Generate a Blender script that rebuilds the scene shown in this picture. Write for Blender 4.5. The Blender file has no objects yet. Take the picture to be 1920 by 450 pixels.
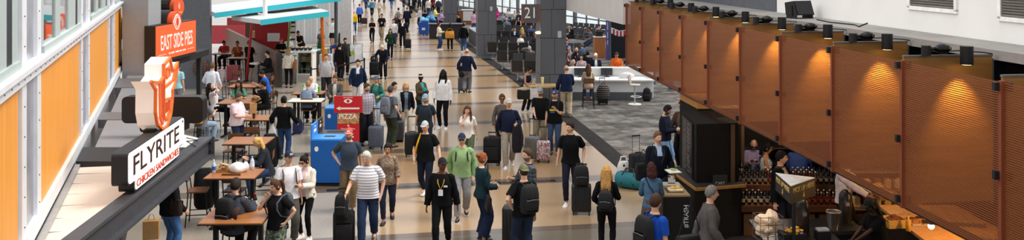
import bpy, math, random
import numpy as np
from mathutils import Matrix, Vector
random.seed(7)
PI = math.pi
SC = bpy.context.scene
COL = SC.collection
# ---------------------------------------------------------------- camera model
F, CX, HY, CZ = 1600.0, 960.0, -73.0, 5.4
def P(x, y, z=0.0):
    """point at height z whose direction from the balcony is that of photo position (x, y)"""
    s = (y - HY) / (CZ - z)
    return Vector(((x - CX) / s, F / s, z))
def D(x, y, d):
    """point at depth d"""
    return Vector(((x - CX) * d / F, d, CZ - (y - HY) * d / F))
# ---------------------------------------------------------------- materials
def lin(c):
    if isinstance(c, str):
        c = [int(c[i:i + 2], 16) / 255 for i in (0, 2, 4)]
    return tuple((v / 12.92 if v <= .04045 else ((v + .055) / 1.055) ** 2.4) for v in c) + (1.0,)
_M = {}
def new_mat(name):
    m = bpy.data.materials.new(name); m.use_nodes = True
    nt = m.node_tree
    return m, nt, nt.nodes['Principled BSDF'], nt.nodes['Material Output']
def ramp_node(nt, stops, interp='LINEAR'):
    r = nt.nodes.new('ShaderNodeValToRGB'); r.color_ramp.interpolation = interp
    e = r.color_ramp.elements
    while len(e) < len(stops): e.new(.5)
    for i, (p, c) in enumerate(stops):
        e[i].position = p; e[i].color = c if len(c) == 4 else tuple(c) + (1,)
    return r
def M(c, rough=.6, metal=0.0, var=.10, scale=9.0, spec=.4, emit=0.0, kind='plain', c2=None, alpha=1.0):
    """procedural surface: base colour with a little noise variation"""
    key = (c, rough, metal, var, scale, spec, emit, kind, c2, alpha)
    if key in _M: return _M[key]
    m, nt, b, out = new_mat('mat_%s_%s' % (kind, c if isinstance(c, str) else 'x'))
    base = lin(c)
    L = nt.links.new
    tc = nt.nodes.new('ShaderNodeTexCoord')
    nz = nt.nodes.new('ShaderNodeTexNoise'); nz.inputs['Scale'].default_value = scale
    nz.inputs['Detail'].default_value = 3
    L(tc.outputs['Object'], nz.inputs['Vector'])
    d = tuple(v * (1 - var) for v in base[:3]) + (1,); l = tuple(min(1, v * (1 + var)) for v in base[:3]) + (1,)
    if kind == 'plain':
        r = ramp_node(nt, [(.3, d), (.7, l)]); L(nz.outputs[0], r.inputs[0]); col = r.outputs[0]
    elif kind == 'hstripe':
        sp = nt.nodes.new('ShaderNodeSeparateXYZ'); L(tc.outputs['Object'], sp.inputs[0])
        mu = nt.nodes.new('ShaderNodeMath'); mu.operation = 'MULTIPLY'; mu.inputs[1].default_value = scale
        L(sp.outputs[2], mu.inputs[0])
        fr = nt.nodes.new('ShaderNodeMath'); fr.operation = 'FRACT'; L(mu.outputs[0], fr.inputs[0])
        r = ramp_node(nt, [(0, base), (.80, lin(c2))], 'CONSTANT'); L(fr.outputs[0], r.inputs[0]); col = r.outputs[0]
    elif kind == 'plaid':
        sp = nt.nodes.new('ShaderNodeSeparateXYZ'); L(tc.outputs['Object'], sp.inputs[0])
        fs = []
        for ax in (0, 2):
            mu = nt.nodes.new('ShaderNodeMath'); mu.operation = 'MULTIPLY'; mu.inputs[1].default_value = scale
            L(sp.outputs[ax], mu.inputs[0])
            fr = nt.nodes.new('ShaderNodeMath'); fr.operation = 'FRACT'; L(mu.outputs[0], fr.inputs[0])
            gt = nt.nodes.new('ShaderNodeMath'); gt.operation = 'GREATER_THAN'; gt.inputs[1].default_value = .6
            L(fr.outputs[0], gt.inputs[0]); fs.append(gt)
        ad = nt.nodes.new('ShaderNodeMath'); ad.operation = 'ADD'; L(fs[0].outputs[0], ad.inputs[0]); L(fs[1].outputs[0], ad.inputs[1])
        hf = nt.nodes.new('ShaderNodeMath'); hf.operation = 'MULTIPLY'; hf.inputs[1].default_value = .5; L(ad.outputs[0], hf.inputs[0])
        r = ramp_node(nt, [(0, base), (1, lin(c2))]); L(hf.outputs[0], r.inputs[0]); col = r.outputs[0]
    elif kind in ('blotch', 'multi'):
        nz.inputs['Scale'].default_value = scale; nz.inputs['Detail'].default_value = 4
        cs = c2.split(',')
        st = [(0, base)] + [(.40 + .22 * i / max(1, len(cs) - 1) if len(cs) > 1 else .5, lin(q)) for i, q in enumerate(cs)]
        r = ramp_node(nt, st, 'CONSTANT'); L(nz.outputs[0], r.inputs[0]); col = r.outputs[0]
    elif kind == 'wood':
        mp = nt.nodes.new('ShaderNodeMapping'); mp.inputs['Scale'].default_value = {'x': (.12, 1, 1), 'z': (1, 1, .12)}.get(c2, (1, 1, .12))
        L(tc.outputs['Object'], mp.inputs[0]); L(mp.outputs[0], nz.inputs['Vector'])
        nz.inputs['Detail'].default_value = 6
        r = ramp_node(nt, [(.25, d), (.75, l)]); L(nz.outputs[0], r.inputs[0]); col = r.outputs[0]
    L(col, b.inputs['Base Color'])
    b.inputs['Roughness'].default_value = rough; b.inputs['Metallic'].default_value = metal
    b.inputs['Specular IOR Level'].default_value = spec
    if emit:
        L(col, b.inputs['Emission Color']); b.inputs['Emission Strength'].default_value = emit
    if rough >= .85 and kind != 'wood':
        bn = nt.nodes.new('ShaderNodeTexNoise'); bn.inputs['Scale'].default_value = 7; bn.inputs['Detail'].default_value = 3; bn.inputs['Distortion'].default_value = 1.2
        L(tc.outputs['Object'], bn.inputs['Vector'])
        bp = nt.nodes.new('ShaderNodeBump'); bp.inputs['Strength'].default_value = .5; bp.inputs['Distance'].default_value = .022
        L(bn.outputs[0], bp.inputs['Height']); L(bp.outputs[0], b.inputs['Normal'])
    if alpha < 1:
        b.inputs['Alpha'].default_value = alpha
    _M[key] = m
    return m
def glass(tint='dfe8ea', a=.16):
    key = ('glass', tint, a)
    if key in _M: return _M[key]
    m, nt, b, out = new_mat('mat_glass')
    tr = nt.nodes.new('ShaderNodeBsdfTransparent'); tr.inputs[0].default_value = lin(tint)
    gl = nt.nodes.new('ShaderNodeBsdfGlossy'); gl.inputs['Roughness'].default_value = .03
    lw = nt.nodes.new('ShaderNodeLayerWeight'); fz = nt.nodes.new('ShaderNodeMath'); fz.operation = 'POWER'; fz.inputs[1].default_value = 5
    nt.links.new(lw.outputs['Facing'], fz.inputs[0])
    mx = nt.nodes.new('ShaderNodeMixShader')
    ad = nt.nodes.new('ShaderNodeMath'); ad.operation = 'ADD'; ad.inputs[1].default_value = a * .3
    nt.links.new(fz.outputs[0], ad.inputs[0]); nt.links.new(ad.outputs[0], mx.inputs[0])
    nt.links.new(tr.outputs[0], mx.inputs[1]); nt.links.new(gl.outputs[0], mx.inputs[2])
    nt.links.new(mx.outputs[0], out.inputs[0])
    _M[key] = m
    return m
# ---------------------------------------------------------------- mesh builder
class MB:
    def __init__(s): s.v = []; s.f = []; s.m = []
    def add(s, vs, fs, mi=0):
        o = len(s.v)
        s.v.extend([tuple(map(float, q)) for q in vs])
        s.f.extend([tuple(i + o for i in q) for q in fs]); s.m.extend([mi] * len(fs))
        return s
    def box(s, c, d, rz=0.0, mi=0, R=None, bev=0.0):
        hx, hy, hz = d[0] / 2, d[1] / 2, d[2] / 2
        if R is None: R = Matrix.Rotation(rz, 3, 'Z')
        c = Vector(c)
        if bev <= 0:
            vs = [c + R @ Vector((x * hx, y * hy, z * hz)) for z in (-1, 1) for y in (-1, 1) for x in (-1, 1)]
            fs = [(0, 2, 3, 1), (4, 5, 7, 6), (0, 1, 5, 4), (2, 6, 7, 3), (0, 4, 6, 2), (1, 3, 7, 5)]
            return s.add(vs, fs, mi)
        b = min(bev, hx * .9, hy * .9, hz * .9)
        rings = []
        for z, k in ((-hz, 1), (-hz + b * .3, .3), (-hz + b, 0), (hz - b, 0), (hz - b * .3, .3), (hz, 1)):
            a, e = hx - b * k, hy - b * k
            r = []
            for sx, sy, a0 in ((1, 1, 0), (-1, 1, PI / 2), (-1, -1, PI), (1, -1, 1.5 * PI)):
                for j in range(4):
                    t = a0 + j * PI / 6
                    r.append(c + R @ Vector((sx * (a - b) + b * math.cos(t), sy * (e - b) + b * math.sin(t), z)))
            rings.append(r)
        return s.loft(rings, mi=mi)
    def loft(s, rings, cap0=True, cap1=True, mi=0, closed=True):
        n = len(rings[0]); vs = [p for r in rings for p in r]; fs = []
        for i in range(len(rings) - 1):
            for j in range(n if closed else n - 1):
                k = (j + 1) % n
                fs.append((i * n + j, i * n + k, (i + 1) * n + k, (i + 1) * n + j))
        if cap0: fs.append(tuple(range(n - 1, -1, -1)))
        if cap1: fs.append(tuple((len(rings) - 1) * n + j for j in range(n)))
        return s.add(vs, fs, mi)
    def tube(s, path, rad, n=8, mi=0, cap=True):
        path = [Vector(p) for p in path]
        if not hasattr(rad, '__len__'): rad = [rad] * len(path)
        rings = []; u = None
        for i, p in enumerate(path):
            a = path[max(0, i - 1)]; b = path[min(len(path) - 1, i + 1)]
            t = (b - a)
            if t.length < 1e-9: t = Vector((0, 0, 1))
            t.normalize()
            if u is None:
                u = t.orthogonal().normalized() if abs(t.x) > .9 or abs(t.z) < .95 else Vector((1, 0, 0))
                u = (u - t * u.dot(t)).normalized()
            else:
                u = (u - t * u.dot(t))
                u = u.normalized() if u.length > 1e-6 else t.orthogonal().normalized()
            w = t.cross(u)
            rings.append([p + (u * math.cos(q) + w * math.sin(q)) * rad[i] for q in [2 * PI * j / n for j in range(n)]])
        return s.loft(rings, cap, cap, mi)
    def cyl(s, c, r, z0, z1, n=16, mi=0, r1=None):
        r1 = r if r1 is None else r1
        c = Vector((c[0], c[1], 0))
        R = lambda rr, z: [c + Vector((rr * math.cos(2 * PI * j / n), rr * math.sin(2 * PI * j / n), z)) for j in range(n)]
        return s.loft([R(r, z0), R(r1, z1)], mi=mi)
    def lathe(s, prof, c=(0, 0, 0), n=16, mi=0):
        c = Vector(c)
        return s.loft([[c + Vector((r * math.cos(2 * PI * j / n), r * math.sin(2 * PI * j / n), z)) for j in range(n)] for r, z in prof], mi=mi)
    def ell(s, c, r, n=12, m=8, mi=0, R=None):
        c = Vector(c); rings = []
        for i in range(m + 1):
            t = -PI / 2 + PI * i / m
            t = max(-PI / 2 + .12, min(PI / 2 - .12, t))
            row = []
            for j in range(n):
                q = 2 * PI * j / n
                p = Vector((r[0] * math.cos(t) * math.cos(q), r[1] * math.cos(t) * math.sin(q), r[2] * math.sin(t)))
                row.append(c + (R @ p if R else p))
            rings.append(row)
        return s.loft(rings, mi=mi)
    def quad(s, a, b, c, d, mi=0): return s.add([a, b, c, d], [(0, 1, 2, 3)], mi)
    def slab(s, pts, z0, z1, mi=0):
        """extrude a ground polygon between two heights"""
        n = len(pts)
        return s.loft([[Vector((p[0], p[1], z0)) for p in pts], [Vector((p[0], p[1], z1)) for p in pts]], mi=mi)
    def prism(s, pts, vec, mi=0):
        pts = [Vector(p) for p in pts]; vec = Vector(vec)
        return s.loft([pts, [p + vec for p in pts]], mi=mi)
    def mesh(s, name, smooth=False, angle=None):
        me = bpy.data.meshes.new(name)
        me.from_pydata(s.v, [], s.f); me.update()
        if any(s.m): me.polygons.foreach_set('material_index', s.m)
        if smooth:
            me.polygons.foreach_set('use_smooth', [True] * len(me.polygons))
            me.set_sharp_from_angle(angle=angle or math.radians(50))
        return me
def obj(name, mb, mats, parent=None, loc=None, rz=0.0, smooth=False, angle=None):
    me = mb.mesh(name, smooth, angle) if isinstance(mb, MB) else mb
    o = bpy.data.objects.new(name, me)
    for m in (mats if isinstance(mats, (list, tuple)) else [mats]): me.materials.append(m)
    COL.objects.link(o)
    if parent: o.parent = parent
    if loc is not None: o.location = loc
    if rz: o.rotation_euler = (0, 0, rz)
    return o
def tag(o, label=None, cat=None, group=None, kind=None):
    if label: o['label'] = label
    if cat: o['category'] = cat
    if group: o['group'] = group
    if kind: o['kind'] = kind
    return o
def thing(name, label, cat, loc=(0, 0, 0), rz=0.0, group=None):
    o = bpy.data.objects.new(name, None); COL.objects.link(o)
    o.empty_display_size = .2
    o.location = loc; o.rotation_euler = (0, 0, rz)
    return tag(o, label, cat, group)
def struct(name, mb, mats, label=None, cat=None, **k):
    o = obj(name, mb, mats, **k)
    o['kind'] = 'structure'
    return tag(o, label, cat)
def dup(root, loc, rz, label=None, group=None):
    r = root.copy(); COL.objects.link(r); r.location = loc; r.rotation_euler = (0, 0, rz)
    if label: r['label'] = label
    if group: r['group'] = group
    for ch in list(root.children):
        c = ch.copy(); COL.objects.link(c); c.parent = r
        for g in ch.children:
            d = g.copy(); COL.objects.link(d); d.parent = c
    return r
def text_mesh(txt, size, sx=1.0, ext=.004, align='CENTER', space=1.0):
    """lettering as a mesh in the XZ plane, facing -Y"""
    cu = bpy.data.curves.new('lettering', 'FONT'); cu.body = txt; cu.size = size
    cu.align_x = align; cu.align_y = 'CENTER'; cu.extrude = ext; cu.resolution_u = 3; cu.space_character = space
    o = bpy.data.objects.new('lettering', cu); COL.objects.link(o)
    bpy.context.view_layer.update()
    dg = bpy.context.evaluated_depsgraph_get()
    me = bpy.data.meshes.new_from_object(o.evaluated_get(dg))
    bpy.data.objects.remove(o); bpy.data.curves.remove(cu)
    me.transform(Matrix.Rotation(PI / 2, 4, 'X') @ Matrix.Diagonal((sx, 1, 1, 1)))
    return me
def letters(txt, size, mat, parent, loc, rz=0, sx=1.0, ext=.004, name='lettering', align='CENTER', space=1.0, bold=0.0):
    me = text_mesh(txt, size, sx, ext, align, space)
    o = obj(name, me, mat, parent, loc, rz)
    return o
# ---------------------------------------------------------------- people
def V(*a): return np.array(a, float)
def rotm(ax, a):
    return np.array(Matrix.Rotation(a, 3, ax))
def sstep(a, b, x):
    t = min(1, max(0, (x - a) / (b - a))); return t * t * (3 - 2 * t)
SKIN = {'l': 'd9a98c', 'm': 'c08a68', 't': 'a8714e', 'b': '6b432e', 'd': '40281d', 'p': 'e0b8a2'}
HX, HYY, HZ = .076, .096, .119
def head_point(dx, dy, dz, infl=1.0, face=True):
    x, y, z = dx * HX * infl, dy * HYY * infl, dz * HZ * infl
    if dz < 0:
        t = -dz
        x *= 1 - .30 * t * t
        y *= (1 - .42 * t) if dy > 0 else (1 - .06 * t)
    elif dz > .3: x *= 1 + .04 * (dz - .3)
    if face and dy < 0:
        y -= .024 * math.exp(-((dx / .15) ** 2 + ((dz + .16) / .17) ** 2))
        y -= .010 * math.exp(-((dx / .11) ** 2 + ((dz - .02) / .2) ** 2))
        for s in (-1, 1):
            y += .010 * math.exp(-(((dx - .38 * s) / .17) ** 2 + ((dz - .07) / .10) ** 2))
            y -= .004 * math.exp(-(((dx - .36 * s) / .26) ** 2 + ((dz - .24) / .08) ** 2))
        y -= .007 * math.exp(-((dx / .26) ** 2 + ((dz + .50) / .09) ** 2))
        y += .005 * math.exp(-((dx / .3) ** 2 + ((dz + .64) / .06) ** 2))
        y -= .010 * math.exp(-((dx / .28) ** 2 + ((dz + .84) / .14) ** 2))
    return V(x, y, z)
def sphere_rings(fn, n=24, m=16, t0=-PI / 2, t1=PI / 2):
    rings = []
    for i in range(m + 1):
        t = t0 + (t1 - t0) * i / m
        t = max(-PI / 2 + .1, min(PI / 2 - .1, t))
        rings.append([fn(math.cos(t) * math.cos(2 * PI * j / n), math.cos(t) * math.sin(2 * PI * j / n), math.sin(t)) for j in range(n)])
    return rings
def ik(a, c, l1, l2, pole):
    d = c - a; L = np.linalg.norm(d); mx = (l1 + l2) * .998
    if L > mx: c = a + d / L * mx; d = c - a; L = mx
    if L < abs(l1 - l2) + .02: L = abs(l1 - l2) + .02; c = a + d / np.linalg.norm(d) * L; d = c - a
    u = d / L; p = pole - u * pole.dot(u); p /= max(1e-6, np.linalg.norm(p))
    x = (l1 * l1 - l2 * l2 + L * L) / (2 * L); h = math.sqrt(max(0, l1 * l1 - x * x))
    return a + u * x + p * h, c
def lerp(a, b, t): return a + (b - a) * t
def interp(tab, x):
    for (x0, y0), (x1, y1) in zip(tab, tab[1:]):
        if x <= x1: return y0 + (y1 - y0) * max(0, (x - x0) / (x1 - x0))
    return tab[-1][1]
def limb_path(a, b, c, r, n1=4, n2=4):
    """points and radii along a two-bone limb, rounded at the joint; r = [(t, radius)] over 0..2"""
    pts, rad = [], []
    ts = [i / n1 for i in range(n1)] + [1 + i / n2 for i in range(n2 + 1)]
    for t in ts:
        p = lerp(a, b, t) if t <= 1 else lerp(b, c, t - 1)
        if abs(t - 1) < .01: p = p * .8 + .1 * (lerp(a, b, .75) + lerp(b, c, .25))
        pts.append(p); rad.append(interp(r, t))
    return pts, rad
def eyes_mats(skin, hairc, beard):
    return [M(SKIN[skin], .55, var=.05, spec=.3), M('1d1512', .4), M({'d': '4a2a22', 'b': '6e3f34'}.get(skin, 'a85f52'), .5),
            M(''.join('%02x' % ((int(hairc[i:i + 2], 16) * 11 + int(SKIN[skin][i:i + 2], 16) * 9) // 20) for i in (0, 2, 4)), .8, var=.05), M(hairc if hairc not in ('d8d2c8', 'bdb8b0') else '8a847c', .8)]
NP = [0]
def person(loc, yaw, label, H=1.75, sex='m', skin='l', hair=('short', '2a1c14'), top=('tee', '333333'), bot=('pants', '222222'),
           shoes='222222', pose=None, fat=1.0, beard=False, cap=None, glasses=False, res=1, headset=False, group=None, extra=None, flat=False):
    """one person: the body mesh (top level), hair and clothing as its children; faces -Y at yaw 0"""
    ps = dict(lean=0, side=0, hy=0, hp=0, seat=None, lh=None, rh=None, lf=None, rf=None, gl=.4, gr=.4, twist=0, lp=None, rp=None)
    ps.update(pose or {})
    k = H / 1.75; fem = sex == 'f'
    wid = (.90 if fem else .955) * (.6 + .4 * fat)
    # ---- skeleton (unit scale: a 1.75 m figure, multiplied by k at the end)
    seat = ps['seat']
    pz = .93
    if seat is not None: pz = seat / k + .085
    else:
        for q in ('lf', 'rf'):
            f = ps[q]
            if f is not None: pz = min(pz, .93 - .10 * min(1, (f[0] ** 2 + f[1] ** 2) ** .5) ** 1.2)
    lean, side = math.radians(ps['lean']), math.radians(ps['side'])
    Rl = rotm('X', lean) @ rotm('Y', side)          # positive lean bends towards -Y (forward)
    tw = math.radians(ps['twist'])
    def U(p, tz=None):
        """rest position (pelvis at .93) -> posed upper body"""
        p = np.array(p, float); z = p[2]
        w = sstep(.88, 1.2, z)
        q = p - V(0, 0, .95)
        R = rotm('Z', tw * w) @ rotm('X', lean * w) @ rotm('Y', side * w)
        q = R @ q
        return q + V(0, 0, .95 - .93 + pz)
    hipx = .088 if not fem else .092
    hips = {s: V(s * hipx, 0, pz - .02) for s in (-1, 1)}
    shx = (.160 if not fem else .141) * (.7 + .3 * wid)
    sh = {s: U((s * shx, .005, 1.392)) for s in (-1, 1)}
    ank, knee, elb, wri = {}, {}, {}, {}
    for s, q in ((1, 'lf'), (-1, 'rf')):
        f = ps[q]
        if f is None:
            f = (s * .10, 0, 0) if seat is None else (s * .11, -.42, 0)
        f = V(*f) / 1.0; f[2] += .085
        knee[s], ank[s] = ik(hips[s], f, .43, .425, V(s * .12, -1, .15))
    for s, q, pq in ((1, 'lh', 'lp'), (-1, 'rh', 'rp')):
        h = ps[q]
        if h is None:
            h = (s * .238, -.03, .86) if seat is None else (s * .14, -.36, pz + .12)
            h = V(*h)
            if seat is None: h = U(V(h[0], h[1], .93)) + V(0, -.25 * max(0, math.sin(lean)), h[2] - .93)
        else: h = V(*h)
        pole = V(*(ps[pq] or (s * .55, .6, -.7)))
        elb[s], wri[s] = ik(sh[s], h, .285, .255, pole)
    Rh = rotm('Z', tw) @ rotm('X', lean * .6) @ rotm('Z', math.radians(ps['hy'])) @ rotm('X', math.radians(ps['hp']))
    nb = U((0, .012, 1.49))
    hc = nb + Rh @ V(0, -.022, .142)
    def TH(p): return hc + Rh @ np.array(p)
    # ---- torso rings (z, half width, half depth, y offset)
    if fem: tor = [(.82, .10, .08, .0), (.86, .165, .112, .008), (.93, .178 * wid, .122, .012), (1.02, .155 * wid, .105, 0), (1.10, .133 * wid, .095, -.004), (1.18, .142 * wid, .108, -.012), (1.28, .150 * wid, .128, -.024), (1.35, .146 * wid, .110, -.008), (1.40, .124, .085, .004), (1.44, .088, .066, .010), (1.462, .064, .058, .012), (1.485, .054, .052, .012)]
    else: tor = [(.82, .10, .08, .0), (.86, .178, .118, .006), (.93, .182 * wid, .115, .006), (1.02, .163 * wid, .110, -.002), (1.10, .162 * wid, .112, -.006), (1.20, .172 * wid, .120, -.008), (1.29, .180 * wid, .124, -.006), (1.35, .170 * wid, .112, .0), (1.40, .142, .090, .006), (1.44, .100, .072, .010), (1.465, .072, .062, .012), (1.485, .062, .056, .012)]
    bel = max(0, fat - 1)
    def ring(z, a, b, y0, g=0.0, n=20, fl=None):
        b2 = b * (1 + bel * .9 * math.exp(-((z - 1.06) / .16) ** 2)); y1 = y0 - bel * .07 * math.exp(-((z - 1.06) / .16) ** 2)
        r = []
        for j in range(n):
            t = 2 * PI * j / n; c, s_ = math.cos(t), math.sin(t)
            e = .8
            x = (a + g) * math.copysign(abs(c) ** e, c); y = (b2 + g) * math.copysign(abs(s_) ** e, s_) + y1
            r.append(U((x, y, z)))
        return r
    def torso(mb, z0, z1, g, n=20, flare=0.0, neck=True, mi=0, cap=True):
        zs = [z0] + [t[0] for t in tor if z0 + .012 < t[0] < z1 - .012] + [z1]
        rings = []
        for z in zs:
            a, b, y0 = (interp([(t[0], t[i]) for t in tor], z) for i in (1, 2, 3))
            fl = flare * max(0, 1 - (z - z0) / .18)
            wob = .004 * math.sin(z * 67 + H * 40)
            rings.append(ring(z, a, b, y0, g + fl + wob, n))
        mb.loft(rings, cap, cap, mi)
        return rings
    thick = (.8 + .2 * fat) * (1.0 if not fem else .96)
    LR = [(0, .092 * thick), (.35, .083 * thick), (.8, .058), (1, .055), (1.3, .056), (1.6, .045), (2, .036)]
    AR = [(0, .054 * thick), (.3, .05 * thick), (.9, .038), (1.25, .038), (1.7, .028), (2, .025)]
    if fem: AR = [(t, r * .88) for t, r in AR]
    body = MB()
    torso(body, .82, 1.485, 0)
    body.tube([U((0, .012, 1.44)), U((0, .008, 1.49)), TH((0, .022, -.085)), TH((0, .012, -.03))], [.066, .056 if not fem else .048, .054 if not fem else .046, .05], 12)
    hn = (24, 16)
    body.loft([[TH(p) for p in r] for r in sphere_rings(lambda a, b, c: head_point(a, b, c), 28, 20)])
    for s in (-1, 1):
        body.ell(TH((s * HX * .99, .008, -.005)), (.012, .022, .032), 8, 6, R=Matrix(Rh.tolist()))
    for s in (-1, 1):
        p, r = limb_path(hips[s] + V(0, 0, .03), knee[s], ank[s], LR)
        body.tube(p, r, 12)
        p, r = limb_path(sh[s], elb[s], wri[s], AR)
        body.ell(sh[s], ((.052 if not fem else .045) * thick,) * 3, 10, 8)
        body.tube([U((s * shx * .35, .008, 1.425)), sh[s]], [.042, .045 * thick], 10)
        body.tube(p, r, 10)
        # hand
        d = wri[s] - elb[s]; d /= np.linalg.norm(d)
        g = ps['gl'] if s == 1 else ps['gr']
        inn = V(-s, 0, 0) if abs(d[0]) < .8 else V(0, -1, 0)
        if d[2] > .3: inn = V(-s * .3, -1, 0)
        nn = inn - d * inn.dot(d); nn /= np.linalg.norm(nn)
        ss = np.cross(d, nn)
        fwd = V(0, -1, .3)
        if ss.dot(fwd) < 0: ss = -ss           # thumb side faces forward / up
        w0 = wri[s]
        pr = []
        for t, a, b in ((-.01, .025, .021), (.02, .033, .017), (.055, .041, .015), (.085, .040, .012)):
            pr.append([w0 + d * t + ss * a * math.cos(q) + nn * b * math.sin(q) for q in [2 * PI * j / 10 for j in range(10)]])
        body.loft(pr)
        for off, ln in ((.031, .070), (.0105, .078), (-.0105, .072), (-.031, .056)):
            b0 = w0 + d * .078 + ss * off; pts = [b0]; dd = d.copy(); a_ = g * .6
            for sg in (.45, .32, .25):
                dd2 = d * math.cos(a_) + nn * math.sin(a_)
                pts.append(pts[-1] + dd2 * ln * sg); a_ += g
            body.tube(pts, [.0098, .0095, .009, .0075], 8)
        tb = w0 + d * .025 + ss * .026
        td = d * .65 + ss * .7 + nn * .35 * min(1.5, g + .3); td /= np.linalg.norm(td)
        t2 = td * .7 + d * .5 + nn * g * .4; t2 /= np.linalg.norm(t2)
        body.tube([tb, tb + td * .035, tb + td * .035 + t2 * .032], [.013, .011, .0085], 8)
        # foot (inside the shoe)
        fd = V(ank[s][0] * .0 + s * .12, -1, 0); 
        fd /= np.linalg.norm(fd)
        body.tube([ank[s] + V(0, .03, -.045), ank[s] + V(0, 0, -.03), ank[s] + fd * .10 + V(0, 0, -.055), ank[s] + fd * .17 + V(0, 0, -.062)], [.03, .036, .03, .018], 8)
    vox = {0: .0085, 1: .0105, 2: .015, 3: .024}[res]
    body.v = [(a * k, b * k, c * k) for a, b, c in body.v]
    me = body.mesh('person_body')
    tmp = bpy.data.objects.new('tmp', me); COL.objects.link(tmp)
    md = tmp.modifiers.new('r', 'REMESH'); md.mode = 'VOXEL'; md.voxel_size = vox * k; md.use_smooth_shade = True
    sm = tmp.modifiers.new('s', 'SMOOTH'); sm.factor = .5; sm.iterations = 2 if res < 2 else 1
    dg = bpy.context.evaluated_depsgraph_get()
    m2 = bpy.data.meshes.new_from_object(tmp.evaluated_get(dg)); m2.name = 'person_body'
    bpy.data.objects.remove(tmp); bpy.data.meshes.remove(me)
    # face colouring: eyes, lips, beard, brows
    hairc = hair[1]
    if res < 3:
        n = len(m2.polygons); cs = np.empty(n * 3); m2.polygons.foreach_get('center', cs); cs = cs.reshape(-1, 3) / k
        q = (cs - hc) @ Rh                       # head space
        X, Y, Z = q[:, 0] / HX, q[:, 1] / HYY, q[:, 2] / HZ
        idx = np.zeros(n, np.int32); fr = (Y < -.3) & (np.abs(Z) < 1.2) & (np.abs(X) < 1.2)
        if beard: idx[(Y < .15) & (Z < -.30) & (Z > -1.1) & (np.abs(X) < 1.15) & ~((Z > -.42) & (np.abs(X) < .2))] = 3
        idx[fr & (np.abs(np.abs(X) - .38) < .13) & (np.abs(Z - .07) < .05)] = 1
        idx[fr & (np.abs(np.abs(X) - .38) < .2) & (np.abs(Z - .225) < .04)] = 4
        idx[fr & (np.abs(X) < .27) & (np.abs(Z + .50) < .055)] = 2
        m2.polygons.foreach_set('material_index', idx)
    root = bpy.data.objects.new('person', m2); COL.objects.link(root)
    for m in eyes_mats(skin, hairc, beard): m2.materials.append(m)
    root.location = loc; root.rotation_euler = (0, 0, math.radians(yaw))
    tag(root, label, 'person', group)
    def part(name, mb, mats, label=None, smooth=True, angle=60):
        mb.v = [(a * k, b * k, c * k) for a, b, c in mb.v]
        o = obj(name, mb, mats, root, smooth=smooth, angle=math.radians(angle))
        if label: o['label'] = label
        return o
    nseg = 12 if res < 2 else 9
    # ---- bottoms
    bk, bc = bot[0], bot[1]
    bm = bot[2] if len(bot) > 2 else M(bc, .85, var=.14, scale=14, spec=.15)
    mb = MB()
    if bk in ('skirt', 'dress'):
        zlo = pz - .42
        rr = [ring(z, interp([(.5, .23), (.86, .19), (1.0, .16), (1.06, .145)], z), interp([(.5, .19), (.86, .15), (1.06, .11)], z), 0, .008) for z in (.50, .66, .80, .9, .98, 1.05)]
        mb.loft(rr)
    else:
        g = {'leggings': .006, 'pants': .016, 'jeans': .014, 'shorts': .022, 'wide': .03, 'slim': .008}[bk]
        torso(mb, .82, 1.02, min(.012, g * .6 + .002), 24 if res < 2 else 16)
        R = {'leggings': [(0, .098), (.35, .09), (.8, .066), (1, .062), (1.3, .063), (1.6, .052), (1.93, .044)],
             'slim': [(0, .103), (.35, .096), (.8, .075), (1, .071), (1.3, .07), (1.6, .062), (1.93, .055)],
             'jeans': [(0, .108), (.35, .101), (.8, .083), (1, .08), (1.3, .078), (1.6, .072), (1.96, .068)],
             'pants': [(0, .110), (.35, .104), (.8, .088), (1, .085), (1.3, .082), (1.6, .077), (1.97, .074)],
             'wide': [(0, .115), (.35, .112), (.8, .105), (1, .104), (1.3, .105), (1.6, .108), (1.98, .112)],
             'shorts': [(0, .115), (.35, .11), (.85, .105)]}[bk]
        R = [(t, r * (.7 + .3 * thick)) for t, r in R]
        for s in (-1, 1):
            if bk == 'shorts':
                p = [lerp(hips[s] + V(0, 0, .03), knee[s], t) for t in (0, .3, .6, .9)]; r = [interp(R, t) for t in (0, .3, .6, .9)]
            else:
                end = lerp(knee[s], ank[s], .94)
                p, r = limb_path(hips[s] + V(0, 0, .03), knee[s], end, R, 5, 6)
                r = [q + (.0035 * math.sin(i * 2.4 + s) if res < 2 else 0) for i, q in enumerate(r)]
            mb.tube(p, r, nseg)
    part({'jeans': 'jeans', 'shorts': 'shorts', 'skirt': 'skirt', 'dress': 'dress', 'leggings': 'leggings'}.get(bk, 'trousers'), mb, bm)
    # ---- shoes
    for s in (-1, 1):
        fd = V(s * .12, -1, 0); fd /= np.linalg.norm(fd); sd = V(-fd[1], fd[0], 0)
        shin = ank[s] - knee[s]; shin /= np.linalg.norm(shin)
        pitch = 0.0
        if seat is None and ank[s][2] > .1: pitch = min(.9, (ank[s][2] - .085) * 4.5)
        upv = V(0, 0, 1)
        fdp = fd * math.cos(pitch) - upv * math.sin(pitch); upp = upv * math.cos(pitch) + fd * math.sin(pitch)
        b0 = ank[s] - upp * .085
        mbs = MB(); rr = []
        for t, w, h in ((-.075, .022, .045), (-.06, .036, .075), (-.01, .040, .088), (.05, .042, .075), (.11, .048, .055), (.165, .045, .045), (.20, .026, .034)):
            c = b0 + fdp * t
            rr.append([c + sd * w * (1 - .25 * (zz > .6)) * xx + upp * h * zz for xx, zz in ((-1, 0), (1, 0), (1.02, .35), (.8, .8), (.35, 1), (-.35, 1), (-.8, .8), (-1.02, .35))])
        mbs.loft(rr)
        sole = MB(); rs = []
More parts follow.
